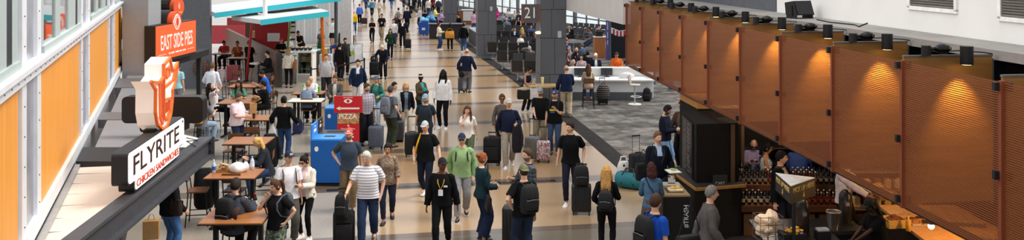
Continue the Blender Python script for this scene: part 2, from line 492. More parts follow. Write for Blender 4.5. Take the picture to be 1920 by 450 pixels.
        for t, w in ((-.082, .026), (-.06, .042), (0, .044), (.06, .045), (.115, .051), (.17, .048), (.208, .028)):
            c = b0 + fdp * t
            rs.append([c + sd * w * xx + upp * zz for xx, zz in ((-1, 0), (1, 0), (1, .022), (-1, .022))])
        sole.loft(rs)
        sc = shoes if isinstance(shoes, str) else shoes[0]; so = '1a1a1a' if isinstance(shoes, str) else shoes[1]
        o = part('shoe', mbs, M(sc, .55))
        sole.v = [(a * k, b * k, c * k) for a, b, c in sole.v]
        obj('sole', sole, M(so, .7), o)
        if res < 2 and bk == 'shorts':
            so_ = MB(); so_.tube([lerp(knee[s], ank[s], .72), lerp(knee[s], ank[s], 1.0)], [.052, .046], 10); part('sock', so_, M('e8e6e2', .9))
    # ---- tops
    def make_top(name, kind, c, mat=None, g=.012, hem=.90, sleeve=2, opening=0.0, collar=None, flare=.0, zt=1.468):
        mat = mat or M(c, .9, var=.12, scale=11, spec=.12)
        mb = MB(); torso(mb, hem, zt, g, 24 if res < 2 else 16, flare, cap=False)
        if opening > 0:
            keep_f = []
            for f, mi in zip(mb.f, mb.m):
                cs = np.mean([mb.v[i] for i in f], 0)
                # front faces near the centre line, wider towards the neck
                q = cs - U((0, 0, 1.15)); loc_ = Rl.T @ rotm('Z', -tw) @ q
                w = opening * (1.0 if opening > .05 else sstep(.05, .32, loc_[2]))
                if loc_[1] < 0 and abs(loc_[0]) < w and not (opening <= .05 and loc_[2] < .02): continue
                keep_f.append((f, mi))
            if opening <= .05:
                keep_f = []
                for f, mi in zip(mb.f, mb.m):
                    cs = np.mean([mb.v[i] for i in f], 0); q = cs - U((0, 0, 1.15)); loc_ = Rl.T @ rotm('Z', -tw) @ q
                    if loc_[1] < 0 and abs(loc_[0]) < .085 * sstep(.0, .30, loc_[2]): continue
                    keep_f.append((f, mi))
            mb.f = [a for a, _ in keep_f]; mb.m = [b for _, b in keep_f]
        if sleeve > 0:
            ga = g + (.006 if kind in ('hoodie', 'jacket', 'blazer', 'long') else .010)
            for s in (-1, 1):
                Rr = [(t, r + ga + (.008 if t > 1.2 else 0)) for t, r in AR]
                a0 = sh[s]
                if sleeve >= 2:
                    p, r = limb_path(a0, elb[s], lerp(elb[s], wri[s], .97 if sleeve == 2 else .5), Rr, 5, 5)
                    r = [q + (.004 * math.sin(i * 2.1 + s * 1.3)) for i, q in enumerate(r)]
                else:
                    ts = (0, .25, .5, .72); p = [lerp(a0, elb[s], t) for t in ts]; r = [interp(Rr, t) + .008 * t for t in ts]
                mb.ell(sh[s], ((.050 if not fem else .043) * thick + ga * .8,) * 3, 10, 8)
                mb.tube([U((s * shx * .35, .008, 1.425)), sh[s] * .999], [.042, (.046 if not fem else .04) * thick + ga * .7], 10)
                mb.tube(p, r, nseg)
        o = part(name, mb, mat)
        if collar:
            cb = MB(); cr = []
            for z, a, b in ((1.462, .082, .072), (1.473, .080, .071), (1.488, .074, .068)):
                cr.append(ring(z, a, b, .012, 0, 16))
            cb.loft(cr, False, False)
            cb.v = [(a * k, b * k, c * k) for a, b, c in cb.v]
            oc = obj('collar', cb, collar if not isinstance(collar, str) else M(collar, .9), o, smooth=True)
        return o
    tk, tc = top[0], top[1]; tm = top[2] if len(top) > 2 and not isinstance(top[2], str) else None
    if tk == 'tee': o_top = make_top('t_shirt', 'tee', tc, tm, .016, .87, 1, flare=.020)
    elif tk == 'polo': o_top = make_top('polo_shirt', 'tee', tc, tm, .017, .89, 1, collar=tm or tc, flare=.016)
    elif tk == 'shirt': o_top = make_top('shirt', 'long', tc, tm, .015, .90, 2, collar=tm or tc)
    elif tk == 'rolled': o_top = make_top('shirt', 'long', tc, tm, .015, .90, 2.5, collar=tm or tc)
    elif tk == 'tank': o_top = make_top('tank_top', 'tank', tc, tm, .012, .88, 0, zt=1.42)
    elif tk == 'long': o_top = make_top('long_sleeved_top', 'long', tc, tm, .015, .87, 2, flare=.01)
    elif tk == 'blouse': o_top = make_top('blouse', 'long', tc, tm, .02, .84, 2.5, flare=.025)
    elif tk == 'sweater': o_top = make_top('sweatshirt', 'hoodie', tc, tm, .021, .88, 2, flare=.008)
    elif tk == 'hoodie':
        o_top = make_top('hoodie', 'hoodie', tc, tm, .024, .87, 2, flare=.006)
        hb = MB(); hb.ell(U((0, .085, 1.45)), (.105, .052, .062), 12, 8); part('hood', hb, tm or M(tc, .9, var=.12, scale=11, spec=.12))
    elif tk in ('jacket', 'blazer'):
        inner = top[2]
        make_top('shirt', 'tee', inner, None, .012, .90, 0, collar=inner if tk == 'blazer' else None)
        o_top = make_top('jacket', tk, tc, None, .022, .82 if tk == 'blazer' else .86, 2, opening=.04 if tk == 'blazer' else .062, collar=tc if tk == 'jacket' else None, flare=.012)
        if tk == 'blazer':
            lb = MB()
            for s in (-1, 1):
                pts = [U((s * .020, -.165 * wid ** .5, 1.12)), U((s * .095, -.155, 1.30)), U((s * .115, -.115, 1.36)), U((s * .075, -.02, 1.485)), U((s * .055, -.085, 1.43))]
                nrm = U((0, -1, 1.3)) - U((0, 0, 1.3)); lb.prism(pts, nrm * .012)
            part('lapel', lb, M(tc, .85, var=.1), smooth=False)
    elif tk == 'coat': o_top = make_top('coat', 'jacket', tc, tm, .036, .60, 2, collar=tc, flare=.05)
    # ---- hair
    hk = hair[0]; hm = M(hairc, .75, var=.30, scale=40, spec=.25)
    def hairfn(line, vol, back=1.0):
        def fn(a, b, c):
            hl = interp(line, b)
            w = sstep(-.10, .10, c - hl)
            return head_point(a, b, c, lerp(.90, 1.0 + vol * (1 + .25 * math.sin(a * 9 + b * 7) * (hk in ('afro', 'curly'))), w), face=False)
        return fn
    LN = [(-1, .66), (-.75, .50), (-.45, .22), (-.25, -.05), (.1, -.22), (.5, -.45), (1, -.62)]
    LF = [(-1, .62), (-.75, .45), (-.5, .05), (-.3, -.35), (.1, -.6), (1, -.85)]
    if hk != 'none':
        hb = MB()
        if hk == 'bald':
            hb.loft([[TH(p) for p in r] for r in sphere_rings(lambda a, b, c: head_point(a, b, c, lerp(.9, 1.05, sstep(-.08, .08, c - interp(LN, b)) * (1 - sstep(.28, .42, c)) * sstep(-.42, -.2, b)), False), 20, 14)])
        elif hk in ('short', 'buzz', 'curly', 'afro', 'beanie_hair'):
            vol = .07 if cap else {'short': .17, 'buzz': .055, 'curly': .22, 'afro': .38}[hk]
            hb.loft([[TH(p) for p in r] for r in sphere_rings(hairfn(LN, vol), 20, 16)])
        else:
            hb.loft([[TH(p) for p in r] for r in sphere_rings(hairfn(LF, .12), 20, 16)])
            if hk in ('long', 'bob', 'locs'):
                L_ = {'long': .36, 'bob': .17, 'locs': .32}[hk]
                rr = []
                for t in (0, .12, .24, .36, .48, .6, .72, .84, .93, 1):
                    w = lerp(.086, .098 if hk != 'bob' else .105, min(1, t * 1.6)) * (1 if t < .9 else (.86 if t < .99 else .55)) * (1 + .05 * math.sin(t * 21)); dp = lerp(.075, .036, min(1, t * 1.5))
                    a0 = TH((0, .052, .06)); a1 = a0 + (U((0, .118 if t > .5 else .08, 1.60 - L_)) - U((0, .052, 1.66))) * t + V(0, .03 * math.sin(t * PI), 0) * (lean < .6)
                    rr.append([a1 + Rh @ V(w * math.cos(q), dp * math.sin(q) + .010 * math.sin(5 * q + t * 13), 0) for q in [2 * PI * j / 16 for j in range(16)]])
                hb.loft(rr)
                if hk in ('long', 'locs') and ps['hp'] < 15:
                    for s in (-1, 1):
                        hb.tube([TH((s * .072, -.01, .05)), TH((s * .088, -.012, -.06)), TH((s * .092, -.02, -.15)), U((s * .10, -.085, 1.40)), U((s * .095, -.12, 1.30))][:5], [.016, .030, .034, .030, .014], 8)
            elif hk == 'pony':
                hb.tube([TH((0, .09, .06)), TH((0, .135, .05)), TH((0, .155, -.04)), TH((0, .15, -.14)), TH((0, .14, -.2))], [.02, .034, .036, .028, .01], 8)
            elif hk == 'bun':
                hb.ell(TH((0, .10, .075)), (.05, .046, .044), 10, 8)
        part('hair', hb, hm)
    if cap:
        ck, cc = cap[0], cap[1]
        cb = MB(); back = ck == 'backcap'
        if ck in ('cap', 'backcap'):
            cb.loft([[TH(p) for p in r] for r in sphere_rings(lambda a, b, c: head_point(a, b, c, 1.155, False), 20, 8, .34, PI / 2)])
            oc = part('cap', cb, M(cc, .85, var=.08))
            br = MB(); sg = 1 if back else -1
            pr = []
            for j in range(9):
                t = PI * j / 8; pr.append((.074 * math.cos(t), sg * (.090 + .074 * math.sin(t)), .047 - .006 * math.sin(t)))
            low = [TH(p) for p in pr]; up = [TH((p[0], p[1], p[2] + .008)) for p in pr]
            br.loft([low, up])
            br.v = [(a * k, b * k, c * k) for a, b, c in br.v]
            obj('brim', br, M(cap[2] if len(cap) > 2 else cc, .85), oc)
            if len(cap) > 3:
                bd = MB(); bd.box(TH((0, -HYY * 1.06, .082)), (.06, .012, .035), R=Matrix(Rh.tolist()))
                bd.v = [(a * k, b * k, c * k) for a, b, c in bd.v]; obj('badge', bd, M(cap[3], .8), oc)
        elif ck == 'beanie':
            cb.loft([[TH(p) for p in r] for r in sphere_rings(lambda a, b, c: head_point(a, b, c, 1.13 + .05 * (c > .8), False), 20, 10, .12, PI / 2)])
            cb.loft([[TH(p) for p in r] for r in sphere_rings(lambda a, b, c: head_point(a, b, c, 1.17, False), 20, 3, .10, .32)])
            part('beanie', cb, M(cc, .9, var=.12, scale=60))
        elif ck == 'headband':
            cb.loft([[TH(p) for p in r] for r in sphere_rings(lambda a, b, c: head_point(a, b, c, 1.16, False), 20, 3, .36, .62)])
            part('headband', cb, M(cc, .9))
    if glasses:
        gb = MB()
        for s in (-1, 1):
            gb.box(TH((s * .030, -HYY - .002, .008)), (.046, .010, .030), R=Matrix(Rh.tolist()))
            gb.box(TH((s * .066, -.045, .014)), (.005, .10, .006), R=Matrix(Rh.tolist()))
        gb.box(TH((0, -HYY - .004, .012)), (.02, .006, .006), R=Matrix(Rh.tolist()))
        part('glasses', gb, M('15110f', .2, spec=.6), smooth=False)
    if headset:
        gb = MB()
        gb.tube([TH((math.cos(t) * .096, .0, .01 + math.sin(t) * .135)) for t in [PI * j / 10 for j in range(11)]], .009, 6)
        for s in (-1, 1): gb.ell(TH((s * .092, 0, 0)), (.018, .034, .040), 10, 6, R=Matrix(Rh.tolist()))
        part('headphones', gb, M('161616' if headset is True else headset, .5))
    info = dict(root=root, k=k, U=U, TH=TH, wri=wri, elb=elb, sh=sh, hips=hips, ank=ank, wid=wid, part=part)
    def world(p):
        p = np.array(p) * k; a = math.radians(yaw); c, s = math.cos(a), math.sin(a)
        return Vector((loc[0] + p[0] * c - p[1] * s, loc[1] + p[0] * s + p[1] * c, loc[2] + p[2]))
    info['world'] = world
    def palm(s):
        d = wri[s] - elb[s]; d /= np.linalg.norm(d)
        return world(wri[s] + d * .085)
    info['palm'] = palm
    NP[0] += 1
    return info
# pose presets
def walk(a=.30, s=1, **k):
    d = dict(lf=(.08, -a * s, 0 if s > 0 else .07), rf=(-.08, a * s, .07 if s > 0 else 0), lh=(.232, .16 * s, .88), rh=(-.232, -.18 * s, .90), lean=4)
    d.update(k); return d
def stand(**k):
    d = dict(lf=(.10, -.03, 0), rf=(-.11, .04, 0)); d.update(k); return d
def sit(seat=.70, **k):
    d = dict(seat=seat, lf=(.11, -.36, max(0, seat - .47)), rf=(-.12, -.33, max(0, seat - .47)), lean=8)
    d.update(k); return d
PHONE = dict(rh=(-.10, -.30, 1.20))
BOTH = dict(lh=(.07, -.30, 1.15), rh=(-.07, -.30, 1.15), gl=.8, gr=.8)
HIP_L = dict(lh=(.215, -.02, 1.0), lp=(1, .5, 0))
HIP_R = dict(rh=(-.215, -.02, 1.0), rp=(-1, .5, 0))
# ---------------------------------------------------------------- floor, carpet
def math_node(nt, op, a, b=None, c=None):
    n = nt.nodes.new('ShaderNodeMath'); n.operation = op
    for i, q in enumerate((a, b, c)):
        if q is None: continue
        if isinstance(q, (int, float)): n.inputs[i].default_value = q
        else: nt.links.new(q, n.inputs[i])
    return n.outputs[0]
def mixc(nt, f, a, b, mode='MIX'):
    n = nt.nodes.new('ShaderNodeMix'); n.data_type = 'RGBA'; n.blend_type = mode
    for i, q in ((0, f), (6, a), (7, b)):
        if isinstance(q, (int, float)): n.inputs[i].default_value = q
        elif isinstance(q, tuple): n.inputs[i].default_value = q
        else: nt.links.new(q, n.inputs[i])
    return n.outputs[2]
def floor_mat():
    m, nt, b, out = new_mat('terrazzo'); L = nt.links.new
    tc = nt.nodes.new('ShaderNodeTexCoord'); sp = nt.nodes.new('ShaderNodeSeparateXYZ'); L(tc.outputs['Object'], sp.inputs[0])
    X, Y = sp.outputs[0], sp.outputs[1]
    v = math_node(nt, 'SUBTRACT', Y, math_node(nt, 'MULTIPLY', X, .168))
    u = math_node(nt, 'ADD', X, math_node(nt, 'MULTIPLY', Y, .18))
    per = math_node(nt, 'DIVIDE', math_node(nt, 'SUBTRACT', v, 20.87 - .25 - 39), 3.9)
    fr = math_node(nt, 'FRACT', per)
    band = math_node(nt, 'LESS_THAN', fr, .14)
    alt = math_node(nt, 'GREATER_THAN', math_node(nt, 'FRACT', math_node(nt, 'MULTIPLY', per, .5)), .5)
    n1 = nt.nodes.new('ShaderNodeTexNoise'); n1.inputs['Scale'].default_value = 48; n1.inputs['Detail'].default_value = 6; n1.inputs['Roughness'].default_value = .85
    L(tc.outputs['Object'], n1.inputs['Vector'])
    n2 = nt.nodes.new('ShaderNodeTexNoise'); n2.inputs['Scale'].default_value = .35; L(tc.outputs['Object'], n2.inputs['Vector'])
    tan = mixc(nt, alt, lin('a28461'), lin('a98e6e'))
    left = math_node(nt, 'LESS_THAN', u, math_node(nt, 'ADD', -1.6, math_node(nt, 'MULTIPLY', alt, 2.0)))
    col = mixc(nt, left, tan, lin('a1988b'))
    dk = mixc(nt, left, lin('64564a'), lin('6f665c'))
    col = mixc(nt, band, col, dk)
    zone = math_node(nt, 'LESS_THAN', v, 16.95)
    col = mixc(nt, zone, col, lin('71685a'))
    # long dark inlay strips set in the floor
    s1 = math_node(nt, 'MULTIPLY', math_node(nt, 'LESS_THAN', math_node(nt, 'ABSOLUTE', math_node(nt, 'SUBTRACT', v, 20.82)), .11),
                   math_node(nt, 'MULTIPLY', math_node(nt, 'GREATER_THAN', u, -.75), math_node(nt, 'LESS_THAN', u, 4.85)))
    col = mixc(nt, s1, col, lin('2b2724'))
    sp2 = ramp_node(nt, [(.33, (.38, .36, .34)), (.5, (1, 1, 1)), (.68, (1.38, 1.34, 1.28))]); L(n1.outputs[0], sp2.inputs[0])
    col = mixc(nt, 1.0, col, sp2.outputs[0], 'MULTIPLY')
    sp3 = ramp_node(nt, [(.3, (.92, .92, .92)), (.7, (1.05, 1.05, 1.05))]); L(n2.outputs[0], sp3.inputs[0])
    col = mixc(nt, 1.0, col, sp3.outputs[0], 'MULTIPLY')
    L(col, b.inputs['Base Color'])
    b.inputs['Roughness'].default_value = .20; b.inputs['Specular IOR Level'].default_value = .6
    return m
def carpet_mat(kind='tile'):
    m, nt, b, out = new_mat('carpet_' + kind); L = nt.links.new
    tc = nt.nodes.new('ShaderNodeTexCoord'); mp = nt.nodes.new('ShaderNodeMapping'); mp.inputs['Rotation'].default_value = (0, 0, math.radians(-10))
    L(tc.outputs['Object'], mp.inputs[0])
    br = nt.nodes.new('ShaderNodeTexBrick'); br.inputs['Scale'].default_value = 1.0
    br.inputs['Brick Width'].default_value = .9; br.inputs['Row Height'].default_value = .45; br.inputs['Mortar Size'].default_value = .004
    br.inputs['Color1'].default_value = lin('5a5754'); br.inputs['Color2'].default_value = lin('86827e'); br.inputs['Mortar'].default_value = lin('605d5a'); br.inputs['Bias'].default_value = -.15
    L(mp.outputs[0], br.inputs['Vector'])
    nz = nt.nodes.new('ShaderNodeTexNoise'); nz.inputs['Scale'].default_value = 3; nz.inputs['Detail'].default_value = 8; L(mp.outputs[0], nz.inputs['Vector'])
    r = ramp_node(nt, [(.3, (.5, .5, .5)), (.7, (1.3, 1.29, 1.28))]); L(nz.outputs[0], r.inputs[0])
    col = mixc(nt, 1.0, br.outputs[0], r.outputs[0], 'MULTIPLY')
    L(col, b.inputs['Base Color']); b.inputs['Roughness'].default_value = .95; b.inputs['Specular IOR Level'].default_value = .1
    return m
BORD = [(4.0, 12.5), (3.35, 17.5), (2.75, 22.25), (2.14, 26.36), (.02, 38.7), (-2.59, 51.7), (-5.4, 66), (-9.2, 85), (-16, 120), (-32, 200)]
mb = MB(); mb.box((0, 110, -.1), (110, 240, .2)); struct('floor', mb, floor_mat(), 'polished terrazzo concourse floor in tan and grey bands', 'floor')
mb = MB()
for (x0, y0), (x1, y1) in zip(BORD, BORD[1:]):
    mb.quad((x0, y0, .004), (x0 + .52, y0 + .08, .004), (x1 + .52, y1 + .08, .004), (x1, y1, .004))
struct('trim_1', mb, M('2f2d2d', .95, var=.2, scale=4, spec=.1), 'charcoal carpet border strip along the terrazzo', 'carpet')
mb = MB()
for (x0, y0), (x1, y1) in zip(BORD, BORD[1:]):
    mb.quad((x0 + .5, y0 + .08, .003), (45, y0, .003), (45, y1, .003), (x1 + .5, y1 + .08, .003))
struct('floor_carpet', mb, carpet_mat(), 'grey patchwork carpet tiles of the gate lounge', 'carpet')
# ---------------------------------------------------------------- columns
GREY = M('5d5e63', .55, var=.05, scale=3)
def column(name, x, y, w, h, label):
    r = thing(name, label, 'column', (x, y, 0), math.radians(9)); r['kind'] = 'structure'
    mb = MB(); mb.box((0, 0, h / 2), (w - .03, w - .03, h)); obj('core', mb, M('222327', .8), r)
    mb = MB()
    zs = [.12, 1.3, 2.62, 3.65, 4.7, 6.0, 7.3]
    fr = [.36, .55, .42, .5, .4, .55, .4]
    for z0, z1, f in zip(zs, zs[1:] + [h], fr):
        for a in range(4):
            R = Matrix.Rotation(a * PI / 2, 3, 'Z')
            cuts = [-w / 2, -w / 2 + f * w, w / 2] if z0 != .12 else [-w / 2, -w * .16, w * .22, w / 2]
            for c0, c1 in zip(cuts, cuts[1:]):
                mb.box(R @ Vector(((c0 + c1) / 2, -w / 2, (z0 + z1) / 2)), (c1 - c0 - .014, .03, z1 - z0 - .016), R=R)
    obj('cladding_panel', mb, GREY, r)
    mb = MB(); mb.box((0, 0, .06), (w + .05, w + .05, .12)); obj('base', mb, M('8b8d90', .35, .7), r)
    mb = MB(); mb.box((.1, -w / 2 - .02, .5), (.08, .02, .12)); mb.box((.22, -w / 2 - .02, 2.75), (.14, .03, .24), mi=0); obj('outlet_plate', mb, M('b9b9b6', .5), r)
    return r
c0 = P(1034, 207); column('column', c0.x, c0.y + .45, .92, 8.5, 'grey panelled column carrying the gate 21 sign')
c0 = P(911, 109); column('column', c0.x, c0.y + .45, 1.02, 8.5, 'grey panelled column beside the far gate seating, second along the concourse')
c0 = P(843, 58); column('column', c0.x, c0.y + .45, 1.0, 8.5, 'farthest grey panelled column beside the blue recycling bins')
# gate number sign on the near column
g = thing('gate_sign', 'dark square sign reading 21 fixed to the grey column', 'sign', D(995, 43, 30.9), math.radians(2))
mb = MB(); mb.box((0, 0, .34), (.62, .09, .68)); obj('sign_panel', mb, M('565153', .5), g)
mb = MB()
for s in (-1, 1): mb.box((s * .325, 0, .34), (.03, .11, .70))
mb.box((.30, -.03, .03), (.1, .07, .06)); mb.box((-.30, -.03, .03), (.1, .07, .06)); obj('orange_edge', mb, M('a1532c', .5), g)
letters('21', .56, M('f4ebe0', .5), g, (0, -.05, .35), sx=.86)
mb = MB(); mb.box((.40, .0, .5), (.16, .05, .06)); mb.box((.40, .0, .15), (.16, .05, .06)); obj('bracket', mb, M('3b3b3d', .5), g)
g = thing('wall_lamp', 'small glowing uplight on the side of the grey gate column', 'lamp', D(1009, 66, 30.8))
mb = MB(); mb.cyl((0, 0), .07, 0, .05); mb.box((.06, .1, .02), (.05, .2, .03)); obj('housing', mb, M('8c5a3a', .4), g)
mb = MB(); mb.ell((0, 0, .09), (.10, .07, .05)); obj('bulb', mb, M('fff0d0', .5, emit=6.0), g)
# ---------------------------------------------------------------- bulkhead over the gate lounge
mb = MB()
a, b2 = D(1050, 16, 31.9), D(1168, 46, 24.3)
n = Vector((b2.y - a.y, -(b2.x - a.x), 0)).normalized()
mb.prism([a, b2, b2 + Vector((0, 0, 4)), a + Vector((0, 0, 4))], (1.2, .3, 0)); struct('trim_2', mb, M('cbc7c2', .8, var=.04, scale=2), 'pale grey bulkhead above the gate desk', 'bulkhead')
# ---------------------------------------------------------------- window wall behind the gates
WA, WB = Vector((9.6, 57, 0)), Vector((-8.5, 104, 0))
WC = Vector((17, 34, 0))
def window_wall(A, B, n, i0):
    e = (B - A); Lw = e.length; e.normalize(); rz = math.atan2(e.y, e.x)
    for i in range(n):
        c = A + e * (Lw * (i + .5) / n); w = Lw / n
        r = thing('window_%d' % (i0 + i), 'tall daylit window bay of the gate lounge, bay %s from the podium' % ('first second third fourth fifth sixth seventh eighth ninth tenth eleventh twelfth'.split()[i]) if i0 == 1 else 'tall daylit window bay behind the gate desk posts', 'window', c, rz); r['kind'] = 'structure'
        mb = MB()
        for sx in (-w / 2 + .06, w / 2 - .06): mb.box((sx, 0, 4), (.22, .22, 8))
        for sx in (-w / 6, w / 6): mb.box((sx, 0, 4), (.07, .12, 8))
        for z in (.15, .9, 3.0, 5.4): mb.box((0, 0, z), (w, .12, .09 if z > .2 else .3))
        obj('frame', mb, M('66696e', .5), r)
        mb = MB(); mb.box((0, .02, 4), (w, .012, 8)); obj('pane', mb, glass('f4f8fb', .05), r)
window_wall(WA, WB, 8, 1)
mb = MB(); e = (WA - WC)
mb.prism([WC, WA, WA + Vector((0, 0, 8)), WC + Vector((0, 0, 8))], (.3, .1, 0)); struct('wall_gate', mb, M('2a2a2e', .8), 'dark wall at the side of the gate lounge', 'wall')
mb = MB(); ex = (WB - WA).normalized(); nx = Vector((-ex.y, ex.x, 0)) * -1
mb.quad(*[Vector((q.x, q.y, .008)) for q in (WA + ex * -4 + nx * .2, WA + ex * -4 + nx * 90, WB + ex * 90 + nx * 90, WB + ex * 90 + nx * .2)])
mb.quad(*[Vector((q.x, q.y, .0085)) for q in (WC + Vector((.4, 0, 0)), WC + Vector((90, 0, 0)), WA + Vector((90, 10, 0)), WA + Vector((.4, 0, 0)))])
struct('ground', mb, M('dcdcd8', .9, scale=.5), 'pale concrete apron outside the windows', 'apron')
# ---------------------------------------------------------------- left wall (cladding of the upper storey)
def W(d, z, off=0.0):
    n = Vector((1, .39, 0)).normalized()
    return Vector((-5.03 - .39 * (d - 8.87), d, z)) + n * off
def wallbox(mb, d0, d1, z0, z1, o0, o1, mi=0):
    ps = [W(d0, z0, o0), W(d1, z0, o0), W(d1, z0, o1), W(d0, z0, o1)]
    mb.loft([ps, [p + Vector((0, 0, z1 - z0)) for p in ps]], mi=mi)
ALU = M('e6e8ec', .4, .15, var=.05, scale=5)
wl = MB(); wallbox(wl, 4.0, 23.6, 0, 2.5, -.25, -.06); wallbox(wl, 4.0, 23.6, 2.5, 4.30, -.25, -.03)
for d0, d1 in ((7.9, 9.6), (13.2, 14.9), (18.5, 20.5)): wallbox(wl, d0, d1, 4.30, 8, -.25, -.05)
wallbox(wl, 4, 23.6, 7.2, 8, -.25, -.05)
wl_o = struct('wall_left', wl, M('9a9ca2', .6), 'cladded upper wall of orange wood and aluminium strips', 'wall')
STR = [(8.35, 9.5), (13.4, 14.7), (18.7, 20.4)]
BAY = [(4.5, 8.35), (9.5, 13.4), (14.7, 18.7), (20.4, 23.4)]
for d0, d1 in BAY:
    mb = MB(); wallbox(mb, d0 + .04, d1 - .04, 2.62, 4.22, -.03, .0); obj('wood_panel', mb, M('eb9c38', .45, var=.10, scale=7, kind='wood', c2='z'), wl_o)
for d0, d1 in STR:
    mb = MB(); wallbox(mb, d0 + .2, d1 - .2, 2.55, 7.2, -.05, -.01); obj('metal_panel', mb, M('a5a5ae', .3, .45, var=.22, scale=3), wl_o)
    for e0, e1 in ((d0, d0 + .25), (d1 - .25, d1)):
        mb = MB(); wallbox(mb, e0, e1, 2.5, 7.2, -.02, .03); o = obj('edge_strip', mb, ALU, wl_o)
        mb = MB()
        for j in range(14):
            for q in (.06,):
                p = W((e0 + e1) / 2, 2.75 + j * .30, .03); mb.ell(p, (.010, .010, .010), 6, 4)
        obj('bolt', mb, M('3a3a3e', .5), o)
mb = MB(); wallbox(mb, 4, 23.5, 2.48, 2.64, -.02, .05); obj('bottom_rail', mb, ALU, wl_o)
mb = MB(); wallbox(mb, 4, 23.5, 4.20, 4.31, -.02, .07); wallbox(mb, 4, 23.5, 4.31, 4.36, -.05, .12); o = obj('sill_rail', mb, ALU, wl_o)
mb = MB()
for j in range(60): mb.ell(W(4.4 + j * .32, 4.25, .07), (.009, .009, .009), 6, 4)
obj('bolt', mb, M('3a3a3e', .5), o)
SAGE = M('a9b3b1', .5, var=.03)
for i, (d0, d1) in enumerate([(4.5, 8.2), (9.6, 13.3), (14.8, 18.6), (20.5, 23.3)]):
    r = thing('window_%d' % (20 + i), 'upper window with sage grey frame, %s along the orange wood wall' % ('nearest', 'second', 'third', 'farthest')[i], 'window'); r['kind'] = 'structure'
    mb = MB(); w = d1 - d0
    wallbox(mb, d0, d1, 4.36, 4.44, -.05, .05); wallbox(mb, d0, d1, 6.9, 7.2, -.05, .05)
    for t0, t1 in ((0, .05), (.30, .42), (.64, .86), (.93, 1)): wallbox(mb, d0 + w * t0, d0 + w * t1, 4.42, 6.92, -.02, .015)
    obj('frame', mb, SAGE, r)
    mb = MB(); wallbox(mb, d0 + w * .86, d0 + w * .93, 4.42, 6.92, -.02, .012); obj('gasket', mb, M('1a1c22', .5), r)
    mb = MB(); wallbox(mb, d0, d1, 4.42, 6.92, -.012, -.004); obj('pane', mb, glass('e8eef0', .45), r)
# room seen through the upper windows
mb = MB()
n_ = Vector((1, .39, 0)).normalized()
ps = [W(2, 0, -2.6), W(25, 0, -2.6), W(25, 0, -2.8), W(2, 0, -2.8)]
mb.loft([ps, [p + Vector((0, 0, 7.2)) for p in ps]]); struct('wall_inner', mb, M('b56b3e', .8, kind='blotch', c2='c9c5bd,7d4a2c,3f8f98', scale=.6), 'wall of the room behind the upper windows', 'wall')
mb = MB(); ps = [W(2, 4.2, -.25), W(25, 4.2, -.25), W(25, 4.2, -2.8), W(2, 4.2, -2.8)]; mb.loft([ps, [p - Vector((0, 0, .2)) for p in ps]]); struct('floor_upper', mb, M('8a5a38', .7), 'floor of the room behind the upper windows', 'floor')
# grey pillar at the end of that wall
mb = MB(); a = D(229, 132, 22.2); b2 = D(278, 132, 22.2); mb.box(((a.x + b2.x) / 2, 22.6, 4), (b2.x - a.x, .8, 8)); struct('pillar', mb, M('9c9fa3', .6, var=.03), 'plain grey pillar at the end of the orange wood wall', 'pillar')
# ---------------------------------------------------------------- right side: white wall, ledge, fins and mesh screens
def XL(d): return 5.97 - .134 * (d - 10.5)
def XM(d): return 4.73 - .105 * (d - 10.3)
def strip_box(mb, fx, o0, o1, d0, d1, z0, z1):
    ps = [Vector((fx(d0) + o0, d0, z0)), Vector((fx(d0) + o1, d0, z0)), Vector((fx(d1) + o1, d1, z0)), Vector((fx(d1) + o0, d1, z0))]
    mb.loft([ps, [p + Vector((0, 0, z1 - z0)) for p in ps]])
mb = MB(); strip_box(mb, XL, .80, 1.1, 3, 18.4, 4.30, 7.2); struct('wall_right', mb, M('e9e6e2', .8, var=.03, scale=1.5), 'white upper wall above the ledge', 'wall')
mb = MB(); strip_box(mb, XL, .80, 1.1, 18.45, 26.5, 4.30, 7.2); struct('wall_right_far', mb, M('5a5d63', .7), 'grey panelled upper wall beyond the white one', 'wall')
mb = MB(); strip_box(mb, XL, 0, 1.0, 3, 26.5, 4.18, 4.30); struct('trim_3', mb, M('8f8b86', .9, var=.12, scale=2), 'dusty grey ledge running above the screens', 'ledge')
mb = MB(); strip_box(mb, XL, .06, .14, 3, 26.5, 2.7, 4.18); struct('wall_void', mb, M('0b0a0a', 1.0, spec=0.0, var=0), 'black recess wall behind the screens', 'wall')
for i, (xa, ya, xb, yb) in enumerate(((1711, 9, 1781, 13), (1868, 21, 1960, 27))):
    # louvred vents in the white wall
    d = 1600 * .0 + (13.05 if i == 0 else 11.0)
    X0 = XL(d) + .79
    lab = 'white framed louvred vent high in the wall, %s' % ('above the third spotlit screen' if i == 0 else 'above the screen with the tall spotlight pair')
    r = thing('vent', lab, 'vent', (X0, d, 4.66 if i == 0 else 4.62), math.atan(1 / .134) * -1 + PI * 0)
    r.rotation_euler = (0, 0, -math.atan2(1, .134))
    mb = MB(); w, h = 1.15, .62
    for sx in (-1, 1): mb.box((sx * w / 2, 0, h / 2), (.06, .04, h))
    for z in (0, h): mb.box((0, 0, z), (w + .06, .04, .06))
    obj('frame', mb, M('efece8', .6), r)
    mb = MB(); mb.box((0, .01, h / 2), (w, .01, h)); obj('backing', mb, M('4a4743', .8), r)
    mb = MB()
    for j in range(15): mb.box((0, -.005, .05 + j * .037), (w - .04, .006, .024), R=Matrix.Rotation(.6, 3, 'X'))
    obj('louvres', mb, M('8b8680', .5), r)
PD = [6.8, 8.55, 10.32, 12.08, 13.84, 15.6, 17.36, 19.1, 20.86, 22.6, 24.3]
ZB, ZT = 2.42, 4.20
